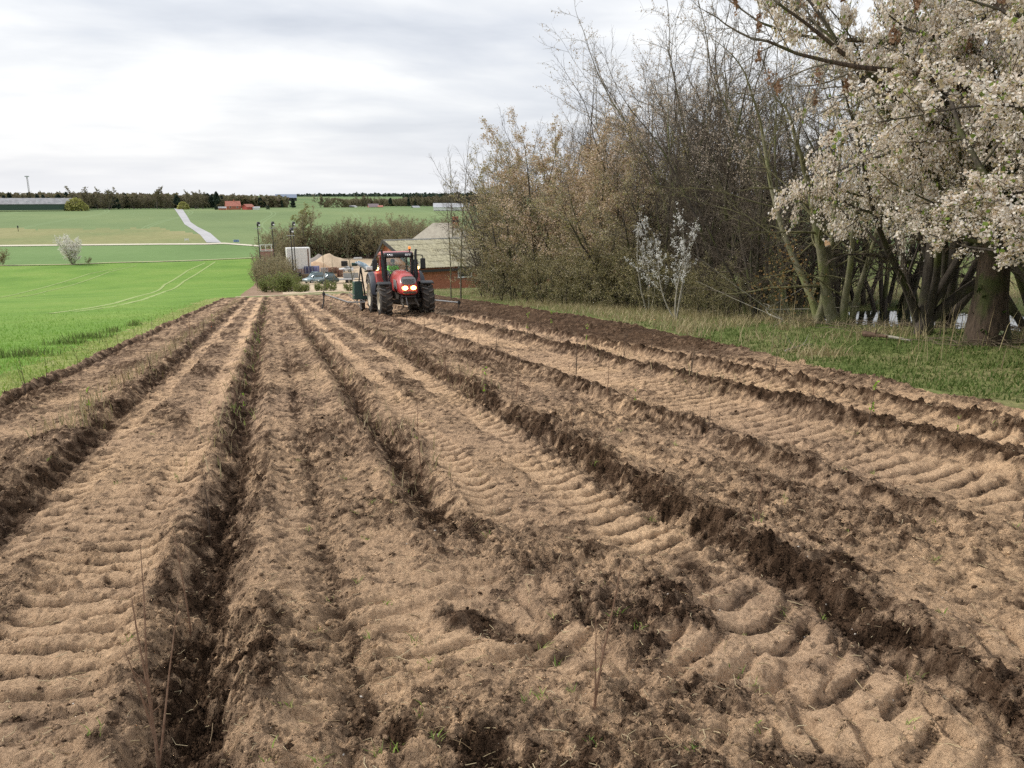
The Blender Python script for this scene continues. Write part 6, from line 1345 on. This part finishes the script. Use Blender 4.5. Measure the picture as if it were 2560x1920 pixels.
# saplings planted in the rows
M_sap = mat("sapling_bark", (0.16, 0.085, 0.05), 0.7, (0.27, 0.17, 0.11), 30)
M_sap2 = mat("dark_sapling_bark", (0.06, 0.04, 0.03), 0.7, (0.13, 0.09, 0.06), 30)
L_sap = leaf_mat("fresh_sapling_leaves", [(0.24, 0.42, 0.04), (0.34, 0.52, 0.08)])
def sapling(seed, h, forks, m, leafy=0):
    rg = random.Random(seed); mb = MB(); parts = []
    def stem(a, d, ln, r, n=7, w=0.035):
        pts = [Vector(a)]; dd = Vector(d).normalized(); rr = [r]
        for i in range(n): dd = (dd+Vector((rg.gauss(0, w), rg.gauss(0, w), 0.06))).normalized(); pts.append(pts[-1]+dd*ln/n); rr.append(r*(1-0.75*(i+1)/n))
        mb.tube(pts, rr, 6); return pts
    p = stem((0, 0, -0.08), (rg.uniform(-.05, .05), rg.uniform(-.05, .05), 1), h, 0.0085)
    for k in range(forks): q = p[1+k % 3]; stem(q, (rg.uniform(-0.25, 0.25), rg.uniform(-0.25, 0.25), 1), h*rg.uniform(0.5, 0.85), 0.006)
    for k in range(6): q = p[rg.randrange(2, len(p))]; stem(q, (rg.uniform(-1, 1), rg.uniform(-1, 1), 0.7), rg.uniform(0.04, 0.16), 0.003, 3)
    parts.append(('stem', mb.mesh('stem', m, smooth=True)))
    if leafy: parts.append(('leaf_tuft', leaves(rg, [([p[-2], p[-1]], None), ([p[3], p[4]], None)], leafy//2, 0.035, L_sap, 'leaf_tuft', jit=0.025)))
    return parts
SAP = [sapling(1, 0.95, 3, M_sap), sapling(2, 1.0, 0, M_sap), sapling(3, 0.85, 1, M_sap2), sapling(4, 0.7, 0, M_sap2, 26), sapling(5, 0.9, 1, M_sap), sapling(6, 0.6, 2, M_sap2), sapling(7, 0.55, 0, M_sap)]
def plant(k, px, py, top, lab, grp=None):
    """sapling whose foot stands at pixel (px, py) and whose top reaches row 'top' in the photograph"""
    g = at(px, py); z, _ = soil_z([g.x], [g.y]); d = g.xy.length; h = hz(px, top, d)-float(z[0]); base = 0.95 if k == 0 else (1.0, 0.85, 0.7, 0.9, 0.6, 0.55)[k-1]; s = max(0.35, h/base)
    return put_parts(SAP[k], 'sapling', lab, 'sapling', (g.x, g.y, float(z[0])), rf.uniform(0, 6), (min(s, 1.0), min(s, 1.0), s), grp)
for k, px, py, top, lab in [
 (0, 392, 1895, 1455, "nearest sapling, three-forked and bare, at the foot of the deep dark furrow"),
 (1, 473, 1560, 1290, "straight reddish single-stemmed sapling just beyond the nearest forked one"),
 (2, 522, 1335, 1150, "pair-stemmed dark sapling in the left furrow, beyond the straight reddish one"),
 (4, 1483, 1790, 1350, "tall thin reddish sapling alone on the pale trampled soil in the middle foreground"),
 (0, 1890, 1355, 1150, "forked reddish sapling on the broad dark ridge, right of the middle"),
 (1, 1612, 1215, 1070, "thin straight sapling on the dark ridge, beyond the forked reddish one"),
 (2, 1432, 1105, 990, "sapling on rough soil between two dark ridges right of the track"),
 (6, 1430, 1100, 1040, "short sapling close to a taller one between the ridges"),
 (4, 1290, 1015, 890, "tall dark sapling with curved tip near the middle of the field"),
 (2, 1770, 1095, 990, "dark straight sapling beside a pale track right of the middle"),
 (3, 1588, 1030, 975, "short dark sapling with green tip near a pale track"),
 (1, 1985, 1110, 1045, "thin tan sapling on the pale tyre-marked track at the right"),
 (3, 2385, 1125, 1035, "sapling with a bright green leaf tuft on top, near the right edge"),
 (3, 2170, 1080, 940, "slender dark sapling with small green leaves halfway up, right"),
 (4, 2035, 1000, 905, "tall thin pale sapling near the last dark row at the right"),
 (2, 2555, 1310, 1185, "dark leaning sapling at the right edge of the frame"),
 (6, 2232, 1225, 1165, "short sapling on pale tyre-marked soil at the right"),
 (5, 318, 1000, 950, "small two-forked pale sapling on the second ridge from the left"),
 (3, 612, 1010, 975, "sapling with bright green leaves at the edge of the left furrow"),
 (5, 1128, 1240, 1165, "thin forked sapling right of the dark middle furrow"),
 (1, 1055, 1185, 990, "upright sapling beside the pale track right of the middle furrow"),
 (6, 85, 1100, 1075, "tiny sapling on the dark ridge at the left edge")]:
    plant(k, px, py, top, lab)
rs_ = random.Random(12); rowsx = [ROWX[i] for i in range(8)]
labs = ["thin bare sapling in the first row beside the green field", "thin bare sapling on the second ridge from the green field", "thin bare sapling standing in the deep left furrow", "thin bare sapling along the middle furrow", "thin bare sapling on the broad dark ridge", "thin bare sapling along the fifth row from the left furrow side", "thin bare sapling along the broad ridge left of the last row", "thin bare sapling along the last row before the verge"]
for i, X in enumerate(rowsx):
    y = 9.0+rs_.random()*2
    while y < 44:
        if not (3.5 < X < 7.9 and 29 < y < 43):
            x = X+rs_.uniform(-0.12, 0.12); z, _m = soil_z([x], [y]); k = rs_.choice([1, 2, 2, 4, 5, 6, 6, 1, 4, 3]); s = rs_.uniform(0.55, 0.95)
            put_parts(SAP[k], 'sapling', labs[i], 'sapling', (x, y, float(z[0])), rs_.uniform(0, 6), s, "saplings planted in rows")
        y += rs_.uniform(1.2, 2.6)

# ------------------------------------------------------------------ ground cover made of many small blades
def blades(name, xs, ys, zs, h, w, m, lean=0.35, seed=1, seg2=True):
    rs = np.random.RandomState(seed); n = len(xs); a = rs.rand(n)*6.283; b = rs.rand(n)*6.283; hh = h*(0.45+0.9*rs.rand(n)); ww = w*(0.6+0.8*rs.rand(n))
    P = np.stack([xs, ys, zs-0.02], 1); u = np.stack([np.cos(a), np.sin(a), 0*a], 1)*ww[:, None]*0.5; l = np.stack([np.cos(b), np.sin(b), 0*b], 1)*(lean*hh*(0.3+rs.rand(n)))[:, None]
    up = np.zeros((n, 3)); up[:, 2] = hh
    M1 = P+up*0.55+l*0.35; M2 = P+up+l*1.1
    V = np.stack([P-u, P+u, M1+u*0.8, M1-u*0.8, M2], 1).reshape(-1, 3); i = np.arange(n)[:, None]*5
    F4 = np.concatenate([i, i+1, i+2, i+3], 1); F3 = np.concatenate([i+3, i+2, i+4, i+4], 1)
    me = bpy.data.meshes.new(name); nl = n*7; me.vertices.add(n*5); me.vertices.foreach_set('co', V.astype(np.float32).ravel()); me.loops.add(nl)
    lv = np.concatenate([F4.ravel(), F3[:, :3].ravel()]).astype(np.int32); me.loops.foreach_set('vertex_index', lv); me.polygons.add(2*n)
    st = np.concatenate([np.arange(n)*4, n*4+np.arange(n)*3]).astype(np.int32); tt = np.concatenate([np.full(n, 4), np.full(n, 3)]).astype(np.int32)
    me.polygons.foreach_set('loop_start', st); me.polygons.foreach_set('loop_total', tt); me.materials.append(m); me.update(calc_edges=True); attr(me, 'tint', np.repeat(rs.rand(n), 5))
    return me
G_green = leaf_mat("verge_grass_blades", [(0.07, 0.12, 0.028), (0.115, 0.17, 0.042), (0.20, 0.235, 0.085), (0.09, 0.14, 0.035)], 0.3, 0.7)
G_dry = leaf_mat("dry_grass_blades", [(0.34, 0.27, 0.15), (0.46, 0.38, 0.23), (0.24, 0.21, 0.09), (0.54, 0.46, 0.30)], 0.2, 0.8)
G_mix = leaf_mat("margin_weeds", [(0.18, 0.30, 0.05), (0.30, 0.40, 0.09), (0.46, 0.46, 0.20), (0.12, 0.22, 0.04), (0.38, 0.42, 0.14)], 0.3, 0.7)
G_cer = leaf_mat("cereal_blades", [(0.18, 0.34, 0.06), (0.24, 0.40, 0.08), (0.32, 0.46, 0.12)], 0.3, 0.7)
def scatter(n, rmin, rmax, a0, a1, seed, power=0.8):
    rs = np.random.RandomState(seed); u = rs.rand(n); r = rmin*(rmax/rmin)**(u**power); a = np.radians(a0+(a1-a0)*rs.rand(n)); return r*np.sin(a), r*np.cos(a), rs
def verge_mask(x, y, k): return (x > x_right(y)+0.12*pn(x*3, y*3, 9)) & (pond_e(x, y) > 1.0)
x, y, rs = scatter(130000, 11, 75, 8, 57, 3, 0.9); dryn = fbm(x*0.45, y*0.45, 400, 4)+0.035*(y-22)*(y < 40)+0.22*np.exp(-((x-x_right(y)-3.0)/1.6)**2)*sst(12, 22, y)
m = verge_mask(x, y, 0); g = m & (dryn < -0.17+0.3*rs.rand(len(x))); dr = m & ~g
obj('verge_grass', blades('verge_grass', x[g], y[g], T(x[g], y[g])+0.01, 0.085, 0.022, G_green, 0.5, 4), kind='stuff')
xs, ys = x[dr], y[dr]; k = rs.rand(len(xs)) < 0.85; xs, ys = xs[k], ys[k]
obj('dry_grass', blades('dry_grass', xs, ys, T(xs, ys)+0.02, 0.24, 0.017, G_dry, 0.75, 5), kind='stuff')
x, y, rs = scatter(2600, 14, 60, 12, 55, 6); m = verge_mask(x, y, 0) & (fbm(x*0.5, y*0.5, 410, 3) > 0.02)
obj('tall_dry_stalks', blades('tall_dry_stalks', x[m], y[m], T(x[m], y[m]), 0.75, 0.014, G_dry, 0.25, 7), kind='stuff')
# left margin of the cereal field
x, y, rs = scatter(60000, 6.5, 70, -40, -3, 8, 0.85); dx = X_LEFT-x; m = (dx > -0.03+0.05*pn(y, x, 2)) & (dx < 1.6)
obj('margin_weeds', blades('margin_weeds', x[m], y[m], T(x[m], y[m])+0.02, 0.09, 0.02, G_mix, 0.6, 9), kind='stuff')
x, y, rs = scatter(70000, 8, 70, -35, -4, 10, 0.8); dx = X_LEFT-x; m = (dx > 1.0) & ((dx > 1.5) | (rs.rand(len(x)) < 0.5)) & (rs.rand(len(x)) > sst(12, 70, np.hypot(x, y)))
obj('cereal_crop', blades('cereal_crop', x[m], y[m], T(x[m], y[m])+0.02, 0.10, 0.02, G_cer, 0.4, 11), kind='stuff')
# darker grass patches along the crop's edge
X_, Y_ = [], []
for px, py, w in [(55, 893, 1.1), (172, 862, 0.8), (222, 847, 0.8), (278, 832, 0.35), (336, 815, 0.35)]:
    p = at(px, py); rs = np.random.RandomState(px); n = int(260*w); X_.append(p.x+rs.normal(0, w*0.42, n)); Y_.append(p.y+rs.normal(0, 0.28, n))
X_, Y_ = np.concatenate(X_), np.concatenate(Y_); obj('edge_grass', blades('edge_grass', X_, Y_, T(X_, Y_), 0.24, 0.02, G_green, 0.45, 5), kind='stuff')
# weeds and stalks left standing in the furrows
def row_weeds(i, n, y0, y1, dx, sx, h, m, seed, nm):
    rs = np.random.RandomState(seed); y = y0*(y1/y0)**rs.rand(n); x = ROWX[i]+dx+rs.normal(0, sx, n); k = fbm(x*0.8, y*0.5, seed, 3)+0.25*rs.rand(n) > 0.0; x, y = x[k], y[k]; z, _ = soil_z(x, y)
    obj(nm, blades(nm, x, y, z, h, 0.012, m, 0.4, seed), kind='stuff')
row_weeds(1, 1300, 9, 60, -0.20, 0.16, 0.22, G_dry, 21, 'dry_row_weeds')
row_weeds(2, 320, 10, 60, -0.02, 0.10, 0.15, G_mix, 22, 'furrow_weeds')
row_weeds(2, 260, 7, 60, -0.15, 0.15, 0.18, G_dry, 23, 'furrow_stalks')
row_weeds(3, 350, 6, 60, 0.0, 0.22, 0.16, G_dry, 24, 'ridge_stalks')
row_weeds(4, 350, 10, 60, 0.15, 0.25, 0.18, G_dry, 25, 'ridge_weeds')
row_weeds(6, 200, 8, 50, 0.0, 0.25, 0.16, G_dry, 26, 'outer_ridge_weeds')
# straw, roots and chips lying on the soil
x, y, rs = scatter(3600, 1.9, 16, -24, 58, 31, 1.2); m = (x > X_LEFT+0.3) & (x < x_right(y)-0.3) & (y > 1); x, y = x[m], y[m]; z, _ = soil_z(x, y); n = len(x); a = rs.rand(n)*6.28; L2 = (0.008+0.035*rs.rand(n)**2); L2[:n//40] *= 2.2; ww = 0.0011+0.0012*rs.rand(n)
d = np.stack([np.cos(a), np.sin(a), 0.5*rs.rand(n)-0.1], 1)*L2[:, None]; s = np.stack([-np.sin(a), np.cos(a), 0*a], 1)*ww[:, None]; up = np.array([[0, 0, 0.002]]); P0 = np.stack([x, y, z+0.004], 1)
mid = P0+s*6*rs.normal(size=(n, 1)); V = np.stack([P0-d-s, P0-d+s, P0-d+up, mid-s, mid+s, mid+up*1.5, P0+d-s, P0+d+s, P0+d+up], 1).reshape(-1, 3); i = np.arange(n)[:, None]*9
Fq = np.concatenate([np.concatenate([i+a_, i+b_, i+b_+3, i+a_+3], 1) for o_ in (0, 3) for a_, b_ in ((0+o_, 1+o_), (1+o_, 2+o_), (2+o_, 0+o_))], 0)
me = mesh_np('straw', V, Fq, leaf_mat("straw_bits", [(0.46, 0.36, 0.20), (0.62, 0.52, 0.34), (0.28, 0.19, 0.11), (0.36, 0.27, 0.15)], 0.1)); attr(me, 'tint', np.repeat(rs.rand(n), 9)); obj('straw', me, kind='stuff')
# clods and stones
def lumps(name, x, y, z, size, m, seed, tint=None):
    rs = np.random.RandomState(seed); bv = np.array([(1, 0, 0), (0, 1, 0), (-1, 0, 0), (0, -1, 0), (0, 0, 1), (0, 0, -1.0)]); bf = np.array([(0, 1, 4), (1, 2, 4), (2, 3, 4), (3, 0, 4), (1, 0, 5), (2, 1, 5), (3, 2, 5), (0, 3, 5)])
    n = len(x); V = np.zeros((n, len(bv), 3)); sc3 = size[:, None]*(0.6+0.6*rs.rand(n, 3)); sc3[:, 2] *= 0.75; ang = rs.rand(n)*6.28; ca, sa = np.cos(ang), np.sin(ang)
    jit = 1+0.28*rs.normal(size=(n, len(bv))); B = bv[None]*jit[:, :, None]*sc3[:, None, :]
    V[:, :, 0] = B[:, :, 0]*ca[:, None]-B[:, :, 1]*sa[:, None]+x[:, None]; V[:, :, 1] = B[:, :, 0]*sa[:, None]+B[:, :, 1]*ca[:, None]+y[:, None]; V[:, :, 2] = B[:, :, 2]+z[:, None]+size[:, None]*0.25
    Fc = (bf[None]+(np.arange(n)*len(bv))[:, None, None]).reshape(-1, 3); me = mesh_np(name, V.reshape(-1, 3), Fc, m); attr(me, 'moist_shade', np.repeat(tint if tint is not None else rs.rand(n), len(bv))); return me
x, y, rs = scatter(64000, 1.7, 18, -24, 58, 41, 1.1); m = (x > X_LEFT+0.1) & (x < x_right(y)-0.2) & (y > 0.9); x, y = x[m], y[m]; z, mo = soil_z(x, y); k = rs.rand(len(x)) < 0.06+(mo-0.15)*1.1; x, y, z, mo = x[k], y[k], z[k], mo[k]
size = 0.0035+0.013*rs.rand(len(x))**2.5; size *= (1+0.04*np.hypot(x, y)); big = rs.rand(len(x)) < 0.006; size[big] *= 2.0
obj('soil_clods', lumps('soil_clods', x, y, z, size, MG[10], 42, np.clip(mo+0.15*rs.normal(size=len(x)), 0.05, 1)), kind='stuff')
x, y, rs = scatter(260, 1.9, 14, -24, 58, 43, 1.2); m = (x > X_LEFT) & (x < x_right(y)) & (y > 1); x, y = x[m], y[m]; z, mo = soil_z(x, y)
obj('pebbles', lumps('pebbles', x, y, z, 0.002+0.006*rs.rand(len(x))**2, mat("pale_pebble", (0.45, 0.40, 0.34), 0.7, (0.7, 0.66, 0.6), 40), 44), kind='stuff')
# small green weeds
x, y, rs = scatter(120, 2.2, 16, -24, 58, 45, 1.0); m = (x > X_LEFT) & (x < x_right(y)) & (y > 1); x, y = x[m], y[m]; xx = np.repeat(x, 9)+rs.normal(0, 0.014, 9*len(x)); yy = np.repeat(y, 9)+rs.normal(0, 0.014, 9*len(x)); z, _ = soil_z(xx, yy)
obj('seedling_weeds', blades('seedling_weeds', xx, yy, z+0.01, 0.04, 0.006, G_mix, 0.9, 46), kind='stuff')
# pond
n = 64; pc_, ps_ = math.cos(POND_A), math.sin(POND_A); V = [(POND[0], POND[1], WATER_Z)]
for k in range(n):
    u_, v_ = POND[2]*1.12*math.cos(2*math.pi*k/n), POND[3]*1.12*math.sin(2*math.pi*k/n); V.append((POND[0]+u_*pc_+v_*ps_, POND[1]-u_*ps_+v_*pc_, WATER_Z))
mw, nt, b = base_mat("pond_water"); b.inputs['Base Color'].default_value = (0.015, 0.02, 0.012, 1); b.inputs['Roughness'].default_value = 0.03; setv(b, 'IOR', 1.33); setv(b, 'Specular IOR Level', 1.0)
g_ = N(nt, 'ShaderNodeNewGeometry'); nn = N(nt, 'ShaderNodeTexNoise'); nn.inputs['Scale'].default_value = 2.2; nn.inputs['Detail'].default_value = 4; nt.links.new(g_.outputs['Position'], nn.inputs[0]); bp = N(nt, 'ShaderNodeBump'); bp.inputs['Distance'].default_value = 0.02; bp.inputs['Strength'].default_value = 0.6; nt.links.new(nn.outputs[0], bp.inputs['Height']); nt.links.new(bp.outputs[0], b.inputs['Normal'])
obj('pond_water', mesh_np('pond_water', V, [(0, k+1, (k+1) % n+1) for k in range(n)], mw), kind='structure')
# fallen branches and a log on the verge
def fallen(name, lab, a, b, r, m, cat='branch', bend=0.08, n=9, forks=4, sd_=1):
    A, B = at(*a), at(*b); rg = random.Random(sd_); pts = []; L_ = (B-A).length
    for i in range(n+1): t = i/n; p = A.lerp(B, t); p = Vector((p.x+rg.gauss(0, bend*L_*0.15), p.y+rg.gauss(0, bend*L_*0.15), Tz(p.x, p.y)+r+0.05+0.25*bend*L_*math.sin(t*3.14))); pts.append(p)
    o = A.copy(); mb = MB(); mb.tube([p-o for p in pts], [r*(1-0.6*i/n) for i in range(n+1)], 7); t = thing(name, lab, cat, o); mb.build('stem', m, t, smooth=True)
    for k in range(forks): i = rg.randrange(2, n); mb = MB(); d = Vector((rg.uniform(-1, 1), rg.uniform(-1, 1), rg.uniform(0.1, 0.8))).normalized(); q = pts[i]-o; mb.tube([q, q+d*L_*0.13, q+d*L_*0.25+Vector((0, 0, 0.05))], [r*0.5, r*0.35, r*0.15], 5); mb.build('side_twig', m, t)
fallen('fallen_log', "reddish-brown rotting log lying between the willow and the forked blossom tree", (2160, 848), (2215, 855), 0.07, mat("rotten_wood", (0.07, 0.04, 0.025), 0.9, (0.16, 0.10, 0.065), 6), 'log', 0.03, 6, 1, 3)
fallen('fallen_branch', "pale smooth fallen branch at the end of the rotting log", (2205, 850), (2275, 862), 0.04, B_pale, 'branch', 0.04, 6, 0, 4)
fallen('fallen_branch', "long thin pale branch lying across the dry grass left of the willow", (1870, 765), (1965, 828), 0.022, B_pale, 'branch', 0.1, 9, 5, 5)
fallen('fallen_branch', "thin pale stick lying at the field's edge in green grass", (1960, 885), (2030, 868), 0.016, B_pale, 'branch', 0.05, 6, 2, 6)
fallen('fallen_log', "pale log in the dry grass under the dark hedgerow", (1612, 745), (1672, 749), 0.10, B_grey, 'log', 0.02, 5, 0, 7)
fallen('fallen_log', "dark broken log under the tan blossoming trees", (1395, 749), (1440, 751), 0.12, B_dark, 'log', 0.02, 5, 1, 8)
# brushwood lying under the trees
x, y, rs = scatter(5200, 17, 60, 18, 52, 51, 0.9); off = x-x_right(y); m = (off > 3.6) & (off < 7.5) & (fbm(x*0.4, y*0.4, 430, 3) > -0.08); x, y = x[m], y[m]; n = len(x); a = rs.rand(n)*6.28; segs_ = []
for i in range(n):
    l2 = 0.15+0.5*rs.rand(); c, s_ = math.cos(a[i])*l2, math.sin(a[i])*l2; z0 = Tz(x[i], y[i])+0.05+0.1*rs.rand(); segs_.append((0, (x[i]-c, y[i]-s_, z0), (x[i]+c, y[i]+s_, z0+0.15*rs.rand()), 0.008, 0.004))
V, Fc = tubes(segs_, 0, 0, 3); obj('brushwood', mesh_np('brushwood', V, Fc, T_tan), kind='stuff')
# thin upright shoots between the trunks
x, y, rs = scatter(1500, 17, 62, 18, 55, 52, 0.9); off = x-x_right(y); m = (off > 4.5) & (off < 9.5) & (pond_e(x, y) > 1.2) & ((y > 24) | (rs.rand(len(x)) < 0.25)); x, y = x[m], y[m]; segs_ = []
for i in range(len(x)):
    p = (x[i], y[i], Tz(x[i], y[i])-0.1); h = rs.uniform(0.5, 2.6); dx, dy = rs.normal(0, 0.1, 2); q = None
    for k in range(4):
        q = (p[0]+dx*h/4+rs.normal(0, .03), p[1]+dy*h/4+rs.normal(0, .03), p[2]+h/4); segs_.append((0, p, q, 0.014*(1-k/5), 0.014*(1-(k+1)/5))); p = q
V, Fc = tubes(segs_, 0, 0, 3); obj('undergrowth_shoots', mesh_np('undergrowth_shoots', V, Fc, T_brown), kind='stuff')

# ------------------------------------------------------------------ labels of look-alikes: say where in its group each one stands
ORD = 'first second third fourth fifth sixth seventh eighth ninth tenth eleventh twelfth thirteenth fourteenth fifteenth sixteenth seventeenth eighteenth nineteenth twentieth'.split()
def ordinal(i):
    if i < 20: return ORD[i]
    return {2: 'twenty', 3: 'thirty', 4: 'forty'}[(i+1)//10]+'-'+ORD[(i+1) % 10-1] if (i+1) % 10 else {3: 'thirtieth', 4: 'fortieth'}[(i+1)//10]
_by = {}
for o in list(COL.objects):
    if o.parent is None and 'category' in o and 'group' in o: _by.setdefault((o['group'], o['label']), []).append(o)
for (g, lab), L_ in _by.items():
    if len(L_) < 2: continue
    if o_cat := (L_[0]['category'] == 'sapling'):
        L_.sort(key=lambda o: o.location.y); w = 'from the viewer'
    elif L_[0]['category'] == 'pallet':
        cols = {}
        for o in L_: cols.setdefault((round(o.location.x*1.2), round(o.location.y/3)), []).append(o)
        for ci, key in enumerate(sorted(cols, key=lambda k: math.atan2(k[0], k[1]*3))):
            for k, o in enumerate(sorted(cols[key], key=lambda o: o.location.z)): o['label'] = "reddish pallet, %s from the ground in the %s pallet stack from the left" % (ordinal(k), ordinal(ci))
        continue
    else: L_.sort(key=lambda o: math.atan2(o.location.x, o.location.y)); w = 'from the left'
    for k, o in enumerate(L_): o['label'] = "%s, %s %s" % (lab, ordinal(k), w)
